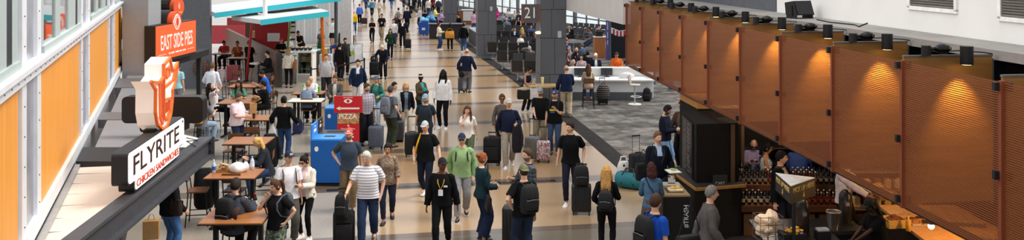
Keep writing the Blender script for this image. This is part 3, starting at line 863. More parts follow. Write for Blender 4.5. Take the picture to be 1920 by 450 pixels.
def mesh_mat():
    m, nt, b, out = new_mat('perforated_copper'); L = nt.links.new
    tc = nt.nodes.new('ShaderNodeTexCoord'); sp = nt.nodes.new('ShaderNodeSeparateXYZ'); L(tc.outputs['Object'], sp.inputs[0])
    row = math_node(nt, 'MULTIPLY', sp.outputs[2], 1 / .024)
    par = math_node(nt, 'MULTIPLY', math_node(nt, 'FLOOR', row), .5)
    fz = math_node(nt, 'FRACT', row)
    fx = math_node(nt, 'FRACT', math_node(nt, 'ADD', math_node(nt, 'MULTIPLY', sp.outputs[0], 1 / .016), par))
    hole = math_node(nt, 'MULTIPLY', math_node(nt, 'LESS_THAN', math_node(nt, 'ABSOLUTE', math_node(nt, 'SUBTRACT', fz, .5)), .27),
                     math_node(nt, 'LESS_THAN', math_node(nt, 'ABSOLUTE', math_node(nt, 'SUBTRACT', fx, .5)), .40))
    b.inputs['Base Color'].default_value = lin('8f5029'); b.inputs['Roughness'].default_value = .5; b.inputs['Metallic'].default_value = .35
    tr = nt.nodes.new('ShaderNodeBsdfTransparent'); mx = nt.nodes.new('ShaderNodeMixShader')
    L(hole, mx.inputs[0]); L(b.outputs[0], mx.inputs[1]); L(tr.outputs[0], mx.inputs[2]); L(mx.outputs[0], out.inputs[0])
    return m
MESHM = mesh_mat(); FIN = M('94662f', .55, var=.32, scale=12, kind='wood', c2='x'); POST = M('7d3d22', .5, var=.05)
BLK = M('141416', .5, var=.1)
ORD = ['in front of the ledge end', 'beside the ledge at the picture edge', 'with the tall spotlight pair', 'second behind the spotlight pair', 'third', 'fourth', 'fifth', 'sixth', 'seventh', 'eighth', 'last']
nth = 'first second third fourth fifth sixth seventh eighth ninth tenth eleventh'.split()
for i, d in enumerate(PD):
    x = XM(d)
    p = thing('screen_post', 'copper brown post with black clamps, %s counted from the camera' % nth[i], 'post', (x, d, 0), group=None); p['kind'] = 'structure'
    mb = MB(); mb.box((0, 0, (ZB + ZT) / 2), (.055, .055, ZT - ZB)); obj('tube', mb, POST, p)
    mb = MB()
    for z in (ZB + .10, 3.25, ZT - .06):
        for s in (-1, 1): mb.box((s * .05, -s * .03, z), (.05, .05, .085))
    obj('clamp', mb, BLK, p)
    r = thing('wood_fin', 'upright plywood fin under the ledge, %s counted from the camera' % nth[i], 'panel', (x + .03, d + .06, 0), math.radians(7))
    fw = min(1.16, (XL(d) - x) - .10); mb = MB(); mb.box((fw / 2, 0, (ZB + .03 + ZT + .03) / 2), (fw, .03, ZT - ZB)); obj('board', mb, FIN, r)
    mb = MB(); mb.box((fw / 2, 0, ZT + .04), (fw + .01, .045, .025)); mb.box((fw + .01, 0, (ZB + ZT) / 2), (.02, .04, ZT - ZB)); obj('edge_trim', mb, M('6d6863', .5, .4), r)
    if i < len(PD) - 1:
        d2 = PD[i + 1]; x2 = XM(d2); ln = math.hypot(x2 - x, d2 - d); rz = math.atan2(d2 - d, x2 - x)
        mb = MB(); mb.box((ln / 2, 0, (ZB + ZT) / 2), (ln - .06, .004, ZT - ZB - .02))
        s = obj('mesh_screen', mb, MESHM, None, (x, d, 0), rz); tag(s, 'perforated copper metal screen, %s counted from the camera' % nth[i], 'screen'); 
    if 1 < i < 10 or i == 10:
        f = thing('spotlight', 'black spotlight clamped on a plywood fin, %s counted from the camera' % nth[i - 2], 'spotlight', (x + .60, d + .02, ZT + .05), math.radians(7))
        f.location.z = ZT + .075
        mb = MB(); mb.cyl((-.30, .05), .055, -.02, .10, 14); mb.tube([(-.30, .05, .06), (.02, .05, .06)], .022, 8); obj('mount', mb, BLK, f)
        mb = MB(); mb.ell((-.10, .03, .06), (.10, .075, .065), 12, 8); obj('joint', mb, M('0d0d0f', .25, .3), f)
        mb = MB(); mb.cyl((.14, -.08), .075, -.12, .10, 16); obj('lamp_head', mb, BLK, f)
        mb = MB(); mb.cyl((.14, -.08), .06, -.123, -.119, 14); obj('lens', mb, M('ffd9a0', .3, emit=8.0), f)
        mb = MB(); mb.tube([(-.3, .08, .02), (.2, .16, .02), (.5, .1, .0), (.62, .12, -.02)], .008, 6); obj('cable', mb, BLK, f)
        la = bpy.data.lights.new('spot_beam', 'SPOT'); la.energy = 130 if i < 8 else 160; la.color = (1, .60, .18); la.spot_size = math.radians(70); la.spot_blend = .8; la.shadow_soft_size = .03
        lo = bpy.data.objects.new('spot_beam', la); COL.objects.link(lo); lo.location = (x + .74, d - .10, ZT - .06)
        lo.rotation_euler = Vector((-.0, .34, -1)).to_track_quat('-Z', 'Y').to_euler()
# beam under the mesh line, black soffit and back of the cafe
mb = MB(); strip_box(mb, XM, .05, .20, 6.8, 24.3, ZB - .03, ZB - .005); struct('trim_4', mb, M('171514', .6), 'black rail under the copper screens', 'rail')
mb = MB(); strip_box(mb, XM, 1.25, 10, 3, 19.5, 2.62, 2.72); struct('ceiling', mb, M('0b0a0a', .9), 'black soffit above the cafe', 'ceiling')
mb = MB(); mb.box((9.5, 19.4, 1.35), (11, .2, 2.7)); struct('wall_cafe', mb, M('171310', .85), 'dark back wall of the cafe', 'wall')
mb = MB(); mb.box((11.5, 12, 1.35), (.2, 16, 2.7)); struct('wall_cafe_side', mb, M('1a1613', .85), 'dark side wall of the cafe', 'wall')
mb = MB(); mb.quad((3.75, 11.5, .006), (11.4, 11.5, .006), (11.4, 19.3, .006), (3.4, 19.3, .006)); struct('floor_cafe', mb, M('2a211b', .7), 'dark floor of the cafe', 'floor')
# floor monitor speaker on the ledge
r = thing('speaker', 'black wedge loudspeaker sitting on the dusty ledge', 'speaker', (XL(16.4) + .35, 16.4, 4.30), math.radians(25))
mb = MB(); mb.prism([(-.22, -.16, .07), (-.22, .14, .07), (-.22, .17, .30), (-.22, -.06, .34)], (.44, 0, 0)); obj('cabinet', mb, M('1b1b1d', .6), r)
mb = MB(); mb.quad((-.20, -.172, .09), (.20, -.172, .09), (.20, -.075, .325), (-.20, -.075, .325)); obj('grille', mb, M('2c2c30', .5, .4), r)
mb = MB()
for s in (-1, 1): mb.box((s * .2, 0, .035), (.03, .26, .07)); mb.box((s * .235, -.02, .15), (.012, .05, .2))
obj('bracket', mb, BLK, r)
o = obj('cable', MB().tube([(XL(16) + .45, 15.9, 4.31), (XL(15) + .3, 15.2, 4.31), (XL(14.4) + .42, 14.6, 4.31), (XL(14.2) + .3, 14.2, 4.31), (XL(14) + .33, 14.0, 4.38)], .012, 6), BLK); tag(o, 'thin black cable lying along the dusty ledge', 'cable')
# ---------------------------------------------------------------- helpers for props
def letters_fit(txt, w, h, mat, parent, loc, rz=0, ext=.004, bold=.0, name='lettering'):
    cu = bpy.data.curves.new('lettering', 'FONT'); cu.body = txt; cu.size = 1; cu.align_x = 'CENTER'; cu.extrude = .01; cu.resolution_u = 3; cu.offset = bold
    o = bpy.data.objects.new('lettering', cu); COL.objects.link(o)
    bpy.context.view_layer.update()
    me = bpy.data.meshes.new_from_object(o.evaluated_get(bpy.context.evaluated_depsgraph_get()))
    bpy.data.objects.remove(o); bpy.data.curves.remove(cu)
    xs = [v.co.x for v in me.vertices]; ys = [v.co.y for v in me.vertices]
    cx, cy = (min(xs) + max(xs)) / 2, (min(ys) + max(ys)) / 2
    me.transform(Matrix.Rotation(PI / 2, 4, 'X') @ Matrix.Diagonal((w / (max(xs) - min(xs)), h / (max(ys) - min(ys)), ext / .01, 1)) @ Matrix.Translation((-cx, -cy, 0)))
    return obj(name, me, mat, parent, loc, rz)
def rrect(x0, z0, x1, z1, r, y=0.0, n=5):
    pts = []
    for cx, cz, a in ((x1 - r, z1 - r, 0), (x0 + r, z1 - r, PI / 2), (x0 + r, z0 + r, PI), (x1 - r, z0 + r, 1.5 * PI)):
        for j in range(n): t = a + j * PI / 2 / (n - 1); pts.append((cx + r * math.cos(t), y, cz + r * math.sin(t)))
    return pts
def plate(mb, pts, y0, y1, mi=0):
    """polygon in the XZ plane extruded from y0 to y1"""
    mb.loft([[Vector((p[0], y0, p[-1])) for p in pts], [Vector((p[0], y1, p[-1])) for p in pts]], mi=mi); return mb
WHITE = M('eeebe6', .5, var=.02); SIGNW = M('f4efe9', .45, var=.01); SIGNL = M('f6f1ea', .45, var=.01, emit=.35)  # SIGNL has a slight glow added to lift the dim FLYRITE face
DKST = M('3b3c40', .55, .3, var=.1, scale=6); LTST = M('6b6c70', .5, .3, var=.08, scale=5)
# ---------------------------------------------------------------- chicken booth: canopy frame
def XB(d): return -4.95 - .087 * (d - 14.1)
cn = thing('booth_canopy', 'dark steel canopy frame with white slatted roof over the chicken booth', 'canopy')
mb = MB()
def beam(mb, d0, d1, o0, o1, z0, z1): strip_box(mb, XB, o0, o1, d0, d1, z0, z1)
beam(mb, 6.2, 14.1, -.20, 0, 2.46, 2.50); beam(mb, 6.2, 14.1, -.20, .02, 2.17, 2.21); beam(mb, 6.2, 14.1, -.12, -.06, 2.2, 2.47)
mb.box((XB(14.1) - .09, 14.1, 2.335), (.24, .03, .33), rz=.09); obj('fascia_beam', mb, M('4a4b50', .5, .25, var=.1, scale=6), cn)
mb = MB()
for q in (2.27, 2.40):
    for xx in (-.02, -.16): mb.ell((XB(14.1) + xx, 14.08, q), (.022, .015, .022), 8, 5)
obj('bolt', mb, M('202124', .5), cn)
mb = MB()
def cross(mb, d, w, z0, z1, ln=None):
    ps = [W(d - w / 2, z0, .06), W(d + w / 2, z0, .06), Vector((XB(d + w / 2) - .1, d + w / 2, z0)), Vector((XB(d - w / 2) - .1, d - w / 2, z0))]
    if ln: ps[2], ps[3] = ps[1] + Vector((ln, 0, 0)), ps[0] + Vector((ln, 0, 0))
    mb.loft([ps, [p + Vector((0, 0, z1 - z0)) for p in ps]])
cross(mb, 12.9, .95, 2.3, 2.48); obj('cross_beam', mb, M('26272a', .6), cn)
mb = MB(); cross(mb, 16.2, .8, 2.30, 2.46, 1.7); obj('cross_beam', mb, LTST, cn)
mb = MB(); cross(mb, 20.6, 1.6, 2.30, 2.46, .95); obj('cross_beam', mb, LTST, cn)
mb = MB(); wallbox(mb, 13.2, 22, 2.36, 2.45, .22, 1.0); obj('side_beam', mb, M('86878b', .5, .2, var=.06, scale=4), cn)
mb = MB(); rr = random.Random(3)
d = 6.3
while d < 12.4:
    w = .52
    a, b2, c, e = W(d, 2.36 + rr.uniform(-.012, .012), .10), W(d + w - .02, 2.36, .10), Vector((XB(d + w) - .2, d + w - .02, 2.42)), Vector((XB(d) - .2, d, 2.40 + rr.uniform(-.012, .012)))
    mb.loft([[a, b2, c, e], [p + Vector((0, 0, .03)) for p in (a, b2, c, e)]]); d += w
obj('roof_slat', mb, M('d9cfc3', .6, var=.06, scale=1.5), cn)
mb = MB(); wallbox(mb, 6.2, 12.5, 2.34, 2.44, .05, .12); obj('gutter', mb, M('a9a7a4', .4, .4), cn)
mb = MB(); ps = [W(13.6, 2.2, 1.2), W(15.2, 2.2, 1.4), Vector((XB(15.2) - .5, 15.2, 2.2)), Vector((XB(13.6) - .5, 13.6, 2.2))]
mb.loft([ps, [p + Vector((0, 0, .04)) for p in ps]]); obj('lower_panel', mb, M('d9d4cd', .6), cn)
mb = MB(); ps = [W(13.0, 0, .4), W(20.5, 0, .4), W(20.5, 0, .5), W(13.0, 0, .5)]; mb.loft([ps, [p + Vector((0, 0, 1.1)) for p in ps]]); obj('booth_front', mb, M('38322e', .8), cn)
o = obj('cable', MB().tube([(XB(13.3) - .05, 13.3, 2.51), (XB(13.5) - .25, 13.5, 2.55), (XB(13.7) - .15, 13.75, 2.51), (XB(14) - .4, 14.0, 2.5)], .008, 5), BLK, cn)
# FLYRITE sign
fr = thing('shop_sign', 'white black-sided box sign lettered FLYRITE CHICKEN SANDWICHES on the canopy edge', 'sign', (-4.65, 10.36, 0), math.atan2(2.44, -.27))
L_ = 2.46
mb = MB(); plate(mb, rrect(-.02, 2.66, L_ + .02, 3.075, .07), .012, .20); plate(mb, rrect(.23, 2.53, L_ - .24, 2.75, .05), .012, .20); obj('sign_box', mb, M('1b1b1d', .45), fr)
mb = MB(); plate(mb, rrect(.0, 2.68, L_, 3.055, .06), .0, .012); plate(mb, rrect(.25, 2.55, L_ - .26, 2.74, .045), .002, .013); obj('sign_face', mb, SIGNL, fr)
letters_fit('FLYRITE', 2.02, .235, M('3d1f1f', .5), fr, (L_ / 2 - .06, -.001, 2.875), bold=.006)
letters_fit('CHICKEN SANDWICHES', 1.86, .092, M('d8432c', .5), fr, (L_ / 2 - .01, -.001, 2.625), bold=.005)
letters_fit('TM', .06, .03, M('3d1f1f', .5), fr, (L_ - .09, -.001, 3.01))
mb = MB(); mb.box((.7, .1, 2.535), (.1, .12, .09)); mb.box((1.9, .1, 2.535), (.1, .12, .09)); obj('foot', mb, BLK, fr)
# F-shaped rooster emblem
fl = thing('emblem', 'white three-dimensional emblem outlined in orange above the FLYRITE sign', 'sign emblem', (-4.78, 11.32, 3.06), math.radians(95))
OUT = [(0, .76), (.16, .62), (.15, .30), (.22, .12), (.42, .0), (.60, .02), (.74, .16), (.80, .36), (.80, .50), (.92, .60), (1.02, .88), (.86, .80), (.80, .80), (.70, 1.0), (.46, .93), (.46, .76), (.30, .70)]
sc = lambda pts, k=1.0, c=(.5, .45): [((c[0] + (p[0] - c[0]) * k) * 1.16, (c[1] + (p[1] - c[1]) * k) * .98) for p in pts]
mb = MB(); plate(mb, sc(OUT), .02, .27); obj('emblem_body', mb, M('f1ede8', .5, var=.01, emit=.12), fl)
ORG = M('ef7434', .45, var=.03); ORD_ = M('d14a20', .45)
def ribbon(mb, pts, w, y0, y1, closed=True):
    n = len(pts)
    for i in range(n if closed else n - 1):
        a = Vector((pts[i][0], 0, pts[i][1])); b2 = Vector((pts[(i + 1) % n][0], 0, pts[(i + 1) % n][1]))
        dd = (b2 - a); ln = dd.length; dd.normalize(); nn = Vector((-dd.z, 0, dd.x)) * w / 2; ex = dd * w * .45
        q = [a - ex - nn, b2 + ex - nn, b2 + ex + nn, a - ex + nn]
        mb.loft([[p + Vector((0, y0, 0)) for p in q], [p + Vector((0, y1, 0)) for p in q]])
mb = MB(); ribbon(mb, sc(OUT, .97), .034, -.008, .03); obj('orange_outline', mb, ORG, fl)
mb = MB()
ribbon(mb, sc([(.30, .70), (.32, .22), (.40, .10)]), .036, -.008, .03, False)
ribbon(mb, sc([(.46, .76), (.46, .18), (.56, .12), (.66, .22), (.68, .40), (.46, .42)]), .034, -.008, .03, False)
ribbon(mb, sc([(.46, .60), (.80, .64), (.90, .76)]), .034, -.008, .03, False)
ribbon(mb, sc([(.56, .84), (.68, .86), (.66, .74), (.54, .72)]), .03, -.008, .03)
obj('orange_strokes', mb, ORG, fl)
mb = MB(); plate(mb, sc([(.34, .20), (.43, .12), (.43, .68), (.34, .66)]), -.004, .03); plate(mb, sc([(.50, .22), (.62, .24), (.64, .36), (.50, .37)]), -.004, .03); obj('red_inlay', mb, ORD_, fl)
mb = MB(); mb.box((.45, .14, .0), (.3, .14, .09)); obj('foot', mb, BLK, fl)
# black sign seen from the back, behind the emblem
bs = thing('sign_back', 'black box sign seen from behind past the orange emblem', 'sign', (0, 0, 0))
a, b2 = D(228, 235, 14.2), D(380, 235, 14.2)
mb = MB(); plate(mb, rrect(a.x, 2.70, b2.x, 3.14, .08), 14.2, 14.42); plate(mb, rrect(a.x + .3, 2.55, b2.x - .3, 2.78, .05), 14.2, 14.42); obj('sign_box', mb, M('17171a', .4), bs)
mb = MB(); mb.box(((a.x + b2.x) / 2, 14.31, 2.5), (.12, .12, .12)); obj('foot', mb, BLK, bs)
# pizza booth sign
es = thing('shop_sign', 'orange box sign lettered EAST SIDE PIES with an eye emblem on top', 'sign', (-9.22, 22.1, 0), math.radians(87.1))
L2 = 2.45
mb = MB(); plate(mb, rrect(-.02, 2.72, L2 + .02, 3.72, .03), .012, .30); obj('sign_box', mb, M('1d1d1f', .5), es)
mb = MB(); plate(mb, rrect(0, 2.80, L2, 3.70, .02), 0, .012); obj('sign_face', mb, M('ef5a2c', .45, var=.02, emit=.3), es)
letters_fit('EAST SIDE PIES', 1.95, .40, SIGNW, es, (L2 / 2 + .02, -.002, 3.24), bold=.008)
mb = MB()
for x_, w_ in ((.78, .10), (.97, .20), (1.24, .22), (1.46, .14), (1.68, .20)): mb.box((x_, -.003, 2.93), (w_, .004, .04))
obj('tagline_marks', mb, SIGNW, es)
mb = MB(); mb.box((.35, -.003, 2.93), (.42, .004, .012)); mb.box((2.1, -.003, 2.93), (.42, .004, .012)); obj('rule_line', mb, SIGNW, es)
def eye(parent, x, z, r, y=-.002):
    mb = MB(); plate(mb, [(x + r * math.cos(t), z + r * 1.02 * math.sin(t)) for t in [2 * PI * j / 28 for j in range(28)]], y + .01, y + .16); obj('emblem_disc', mb, M('ef5a2c', .45, var=.02), parent)
    def arc(k, w):
        up = [(x - r * .86 * k + 2 * r * .86 * k * j / 12, z + r * .78 * k * math.sin(PI * j / 12)) for j in range(13)]
        lo = [(x + r * .86 * k - 2 * r * .86 * k * j / 12, z - r * .78 * k * math.sin(PI * j / 12)) for j in range(13)]
        return up[:-1] + lo[:-1]
    mb = MB(); plate(mb, arc(1, 0), y, y + .012); o = obj('eye_white', mb, SIGNW, parent)
    mb = MB(); plate(mb, arc(.78, 0), y - .004, y + .004); obj('eye_line', mb, M('ef5a2c', .45), o)
    mb = MB(); plate(mb, arc(.66, 0), y - .006, y + .002); obj('eye_inner', mb, SIGNW, o)
    mb = MB(); plate(mb, [(x + r * .30 * math.cos(t), z + r * .42 * math.sin(t)) for t in [2 * PI * j / 18 for j in range(18)]], y - .009, y); plate(mb, [(x + r * .12 * math.cos(t), z + .12 * r * math.sin(t) + .06) for t in [2 * PI * j / 12 for j in range(12)]], y - .012, y - .006); obj('iris', mb, M('e0451f', .45), o)
eye(es, 1.24, 3.74, .28)
mb = MB(); plate(mb, [(1.24 + .36 * math.cos(t), 3.70 + .36 * math.sin(t)) for t in [PI * j / 16 for j in range(17)]], .16, 1.3); obj('black_hood', mb, M('1b1714', .5), es)
# roof of the pizza booth and a second eye sign behind it
rf = thing('booth_canopy', 'black roof of the pizza booth behind the orange sign', 'canopy')
mb = MB(); a = D(283, 100, 22.6); mb.box((a.x - 1.0, 24.3, 2.62), (2.6, 3.6, .18)); obj('roof', mb, M('1c1917', .6), rf)
mb = MB(); plate(mb, [(a.x - 1.0 + .7 * math.cos(t), 3.2 + .75 * math.sin(t)) for t in [PI * j / 16 for j in range(17)]], 24.0, 24.6); obj('arched_hood', mb, M('2a211c', .5), rf)
mb = MB()
for x, y in ((-9.9, 22.9), (-9.5, 25.9), (-11.2, 25.9)): obj('canopy_post', MB().box((x, y, 1.27), (.12, .12, 2.54)), DKST, rf)
e2 = thing('disc_sign', 'smaller orange disc sign with a pale flame mark behind the pizza sign', 'sign', (-10.05, 25.3, 0), math.radians(78))
mb = MB(); plate(mb, [(.3 + .27 * math.cos(t), 4.02 + .28 * math.sin(t)) for t in [2 * PI * j / 28 for j in range(28)]], .0, .15); obj('emblem_disc', mb, M('e8603a', .45, var=.02), e2); mb = MB(); plate(mb, [(.3, 4.18), (.36, 4.05), (.33, 3.96), (.27, 3.96), (.24, 4.05)], -.008, .002); obj('flame_mark', mb, M('f2b08a', .5), e2); mb = MB(); mb.box((.3, -.002, 3.86), (.30, .008, .04)); obj('yellow_line', mb, M('e8b04a', .5), e2); mb = MB(); mb.box((.3, .1, 3.15), (.12, .1, 1.2)); plate(mb, [(.3 + .33 * math.cos(t), 4.02 + .34 * math.sin(t)) for t in [2 * PI * j / 20 for j in range(20)]], .16, .5); obj('back_hood', mb, M('1b1714', .5), e2)
rs = thing('restroom_sign', 'blue and white sign lettered MEN high beside the grey pillar', 'sign', D(291, 12, 30), 0)
mb = MB(); mb.box((0, 0, 0), (.36, .05, .26)); obj('blue_panel', mb, M('1f3f8f', .5), rs)
mb = MB(); mb.box((0, -.005, -.26), (.36, .05, .26)); obj('white_panel', mb, SIGNW, rs); letters_fit('MEN', .26, .12, SIGNW, rs, (0, -.03, 0))
mb = MB(); plate(mb, [(.1 * math.cos(t), -.26 + .1 * math.sin(t)) for t in [2 * PI * j / 14 for j in range(14)]], -.036, -.03); obj('pictogram', mb, M('1f3f8f', .5), rs)
mb = MB(); mb.box((0, .05, .5), (.06, .06, 1.4)); obj('hanger', mb, DKST, rs)
mb = MB(); a, b2 = D(262, 120, 36), D(392, 120, 36); mb.box(((a.x + b2.x) / 2, 36.2, 3), (b2.x - a.x, .2, 6)); struct('wall_back_left', mb, M('5f6166', .6), 'dark grey wall behind the pizza booth', 'wall')
mb = MB(); a = D(386, 120, 40); mb.box((a.x, 40, 3), (.42, .42, 6)); struct('pillar_white', mb, M('cfcfcd', .6), 'white pillar beside the red panel', 'pillar')
# ---------------------------------------------------------------- rear stall: wood partition, red panels, canopies, slatted wall
pa, pb = P(526, 163, 0), P(424, 128, 0)
mb = MB(); dv = Vector((pb.x - pa.x, 12.5, 0)) if False else Vector((-6.6, 13.2, 0)); nn = Vector((dv.y, -dv.x, 0)).normalized() * .16
q = [pa, pa + dv, pa + dv - nn, pa - nn]
mb.loft([q, [p + Vector((0, 0, 1.46)) for p in q]]); s = struct('partition', mb, M('6a4a36', .5, var=.18, scale=8, kind='wood', c2='z'), 'brown wood partition beside the dining corner', 'partition')
mb = MB(); mb.box(pa + Vector((-.05, -.03, .73)), (.24, .12, 1.48), rz=-.46); obj('end_post', mb, M('4c4541', .5), s)
rp = thing('red_panel', 'red upright panel hanging over the dining corner', 'panel', D(424, 82, 51), 0)
mb = MB(); mb.box((0, 0, .55), (2.2, .06, 1.10)); obj('panel', mb, M('b8434a', .6), rp)
mb = MB(); mb.box((-1.14, 0, .55), (.08, .08, 3.0)); obj('frame_post', mb, M('8d8a86', .6), rp)
rp2 = thing('red_panel', 'dark red panel right of the wood partition top', 'panel', D(452, 58, 52), 0)
mb = MB(); mb.box((0, 0, .3), (1.7, .06, 1.0)); mb.box((.0, .1, -.6), (1.9, .3, 1.0)); obj('panel', mb, M('9a3a38', .6), rp2)
st = thing('stall_backwall', 'red stall wall with menu sheets behind the red capped cook', 'stall wall', P(508, 128), 0)
mb = MB(); mb.box((0, .2, 1.3), (1.7, .12, 2.6)); obj('red_wall', mb, M('b02d30', .6), st)
mb = MB(); mb.box((.1, .12, 1.55), (.62, .03, .42)); mb.box((1.05, .1, 1.7), (.40, .04, 1.4)); obj('menu_sheet', mb, WHITE, st)
mb = MB(); mb.box((1.05, .07, 2.1), (.3, .01, .06)); mb.box((1.05, .07, 1.8), (.3, .01, .08)); mb.box((1.05, .07, 1.45), (.3, .01, .08)); mb.box((1.05, .07, 2.3), (.28, .01, .10)); obj('menu_text', mb, M('2a2a2a', .6), st)
mb = MB(); mb.box((-1.2, 1.6, 1.1), (1.0, .5, 2.2)); obj('kitchen_shelf', mb, M('5a4030', .7), st)
mb = MB(); mb.box((-1.1, 1.2, 1.6), (.4, .25, .35)); obj('kitchen_box', mb, M('b39268', .7), st)
CANT = M('cdd1d3', .6, var=.05, scale=1.5); TURQ = M('35b5c4', .45, var=.03)
def canopy(label, pts, th=.20):
    r = thing('roof_canopy', label, 'canopy')
    mb = MB(); mb.loft([[p - Vector((0, 0, th * .9)) for p in pts], pts]); obj('roof_slab', mb, CANT, r)
    a, b2 = pts[0], pts[1]; ex = Vector((0, -.05, 0)); mb = MB()
    mb.loft([[a + ex, b2 + ex, b2 + Vector((0, .02, 0)), a + Vector((0, .02, 0))], [p - Vector((0, 0, th * 1.1)) for p in (a + ex, b2 + ex, b2 + Vector((0, .02, 0)), a + Vector((0, .02, 0)))]]); obj('turquoise_edge', mb, TURQ, r)
    return r
c1 = canopy('lower white canopy slab with turquoise front edge over the market stall', [D(489, 37, 34), D(617, 21, 36.5), D(585, 11, 41.5), D(434, 30, 38)])
c2 = canopy('upper white canopy slab with turquoise front edge over the market stall', [D(403, 24, 36), D(640, -7, 39.5), D(610, -16, 45), D(374, 12, 41)])
mb = MB(); mb.tube([D(473, 36, 36.5), P(462, 152)], .055, 8); obj('red_post', mb, M('c2353a', .5), c1)
mb = MB(); mb.tube([D(603, 24, 36.6), P(609, 158)], .07, 10); obj('orange_post', mb, M('e0731d', .5), c1)
mb = MB(); mb.tube([D(497, 30, 36.5), D(497, -20, 36.5)], .10, 10); mb.tube([D(484, 26, 37), D(512, 27, 37)], .03, 6); mb.ell(D(470, 22, 38), (.28, .2, .14), 8, 6); mb.box(D(440, 14, 39.5), (.7, .4, .1), rz=.4); obj('white_post', mb, WHITE, c1)
mb = MB(); mb.tube([D(545, 28, 37), P(536, 130)], .05, 8); obj('green_post', mb, M('8a9a3c', .5), c1)
mb = MB(); mb.tube([D(375, 14, 41), D(375, 122, 41)], .05, 6); obj('corner_post', mb, M('b9b9b6', .5), c2)
gp = thing('pole', 'tall dark grey pole beside the clothing rack', 'pole', P(630, 134), 0)
mb = MB(); mb.cyl((0, 0), .085, 0, 5.6, 14); obj('shaft', mb, M('55575b', .5, .2), gp); mb = MB(); mb.cyl((0, 0), .15, 0, .06, 14); obj('base_plate', mb, DKST, gp)
sw = MB(); a, b2 = D(480, 0, 57), D(642, 0, 56)
for i in range(7):
    t0, t1 = i / 7, (i + 1) / 7; p = a.lerp(b2, t0); q = a.lerp(b2, t1)
    sw.box(((p.x + q.x) / 2, (p.y + q.y) / 2, 1.9), (q.x - p.x - .08, .08, 3.8))
    for j in range(4): sw.box((p.x + (q.x - p.x) * (j + .5) / 4, (p.y + q.y) / 2 - .05, 1.9), (.02, .03, 3.8))
swo = struct('wall_stall', sw, M('d0d2d3', .6, var=.05), 'pale ribbed wall panels behind the market stall', 'wall')
mb = MB()
for i in range(8): p = a.lerp(b2, i / 7); mb.box((p.x, p.y - .05, 1.95), (.1, .12, 3.9))
mb.box(((a.x + b2.x) / 2, (a.y + b2.y) / 2 - .05, 3.4), (b2.x - a.x, .1, .12)); obj('white_mullion', mb, WHITE, swo)
mb = MB(); p = D(650, 0, 46); mb.box((p.x, 46, 3), (.6, .5, 6)); mb.slab([(-.19 * 57 - .9, 57), (-.19 * 57 - .5, 57), (-.190 * 120 - 1.6, 120), (-.190 * 120 - 2, 120)], 0, 5.2); struct('wall_far_left', mb, M('d9dadb', .6), 'white wall running along the far left side', 'wall')
# counters of the stall
ct = thing('stall_counter', 'white counter with turquoise top and glass food case of the market stall', 'counter', (0, 0, 0))
p0 = P(556, 157); p1 = P(592, 153)
dc = MB(); w = p1.x - p0.x; cx = (p0.x + p1.x) / 2; cy = p0.y + .4
dc.box((cx, cy, .22), (w, .8, .44)); dc.box((cx, cy + .3, .9), (w, .15, .95)); dc.box((cx, cy + .05, 1.38), (w + .06, .72, .08)); dc.box((cx - w / 2 + .03, cy, .9), (.05, .75, .95)); dc.box((cx + w / 2 - .03, cy, .9), (.05, .75, .95)); obj('display_case', dc, M('e9e8e4', .5), ct)
mb = MB(); mb.box((cx, cy - .36, .9), (w - .1, .02, .9)); obj('case_glass', mb, glass('d8e0e0', .3), ct)
mb = MB(); mb.box((cx, cy - .02, .62), (w - .1, .6, .02)); mb.box((cx, cy + .0, .95), (w - .1, .5, .02)); obj('case_shelf', mb, M('c9c9c6', .4), ct)
mb = MB(); mb.box((cx, cy + .2, .9), (w - .1, .02, .9)); obj('case_back', mb, M('3a3632', .7), ct)
mb = MB()
for j in range(12): mb.box((cx, cy - .41, .08 + j * .028), (w - .1, .01, .012))
obj('case_louvre', mb, M('b9b9b6', .5), ct)
mb = MB()
for j in range(2): mb.box((cx, cy - .05, .56 - 0), (.01, .01, .01))
for (xa, ya, xb, yb) in ((592, 128, 628, 128),):
    q0, q1 = P(600, 142), P(628, 138)
    mb.box(((q0.x + q1.x) / 2, q0.y + .3, .5), (q1.x - q0.x, .8, 1.0))
q0, q1 = P(520, 150), P(555, 155); mb.box(((q0.x + q1.x) / 2, q1.y + .5, .5), (q1.x - q0.x, .5, 1.0)); obj('counter_body', mb, M('dfe0de', .5), ct)
mb = MB(); q0, q1 = D(568, 80, 41), D(606, 80, 41); mb.box(((q0.x + q1.x) / 2, 41.2, 1.10), (q1.x - q0.x + .4, .7, .06)); mb.box((P(540, 150).x, P(540, 150).y + 1.0, 1.03), (1.2, .7, .06)); obj('turquoise_top', mb, M('9fd0d0', .4), ct)
mb = MB(); mb.box(((q0.x + q1.x) / 2, 41.25, .54), (q1.x - q0.x + .3, .5, 1.08)); obj('rear_counter', mb, M('8f8a86', .6), ct)
rr = random.Random(11)
for j in range(6):
    x = cx - w / 2 + .22 + j * (w - .44) / 5
    mb = MB(); mb.lathe([(.06, .96), (.085, 1.0), (.09, 1.12), (.06, 1.15)], (x, cy - .08, 0), 12); o = obj('jar', mb, M('c9a648', .4)); tag(o, 'yellow filled jar on the upper shelf of the glass food case', 'jar', 'yellow jars in the food case')
for j in range(10):
    x = cx - .62 + (j % 5) * .19; yy = cy - .05 + (j // 5) * .22; z = 1.42 + .0
    r = thing('cup_stack', 'dark lidded cup in the tray on top of the glass food case', 'cup', (x, yy, z), 0, 'cups on top of the food case')
    mb = MB(); mb.lathe([(.05, 0), (.07, .13)], (0, 0, 0), 10); obj('cup', mb, M('2c2724', .5), r); mb = MB(); mb.lathe([(.072, .13), (.06, .165)], (0, 0, 0), 10); obj('lid', mb, M('c9c2b4', .5), r)
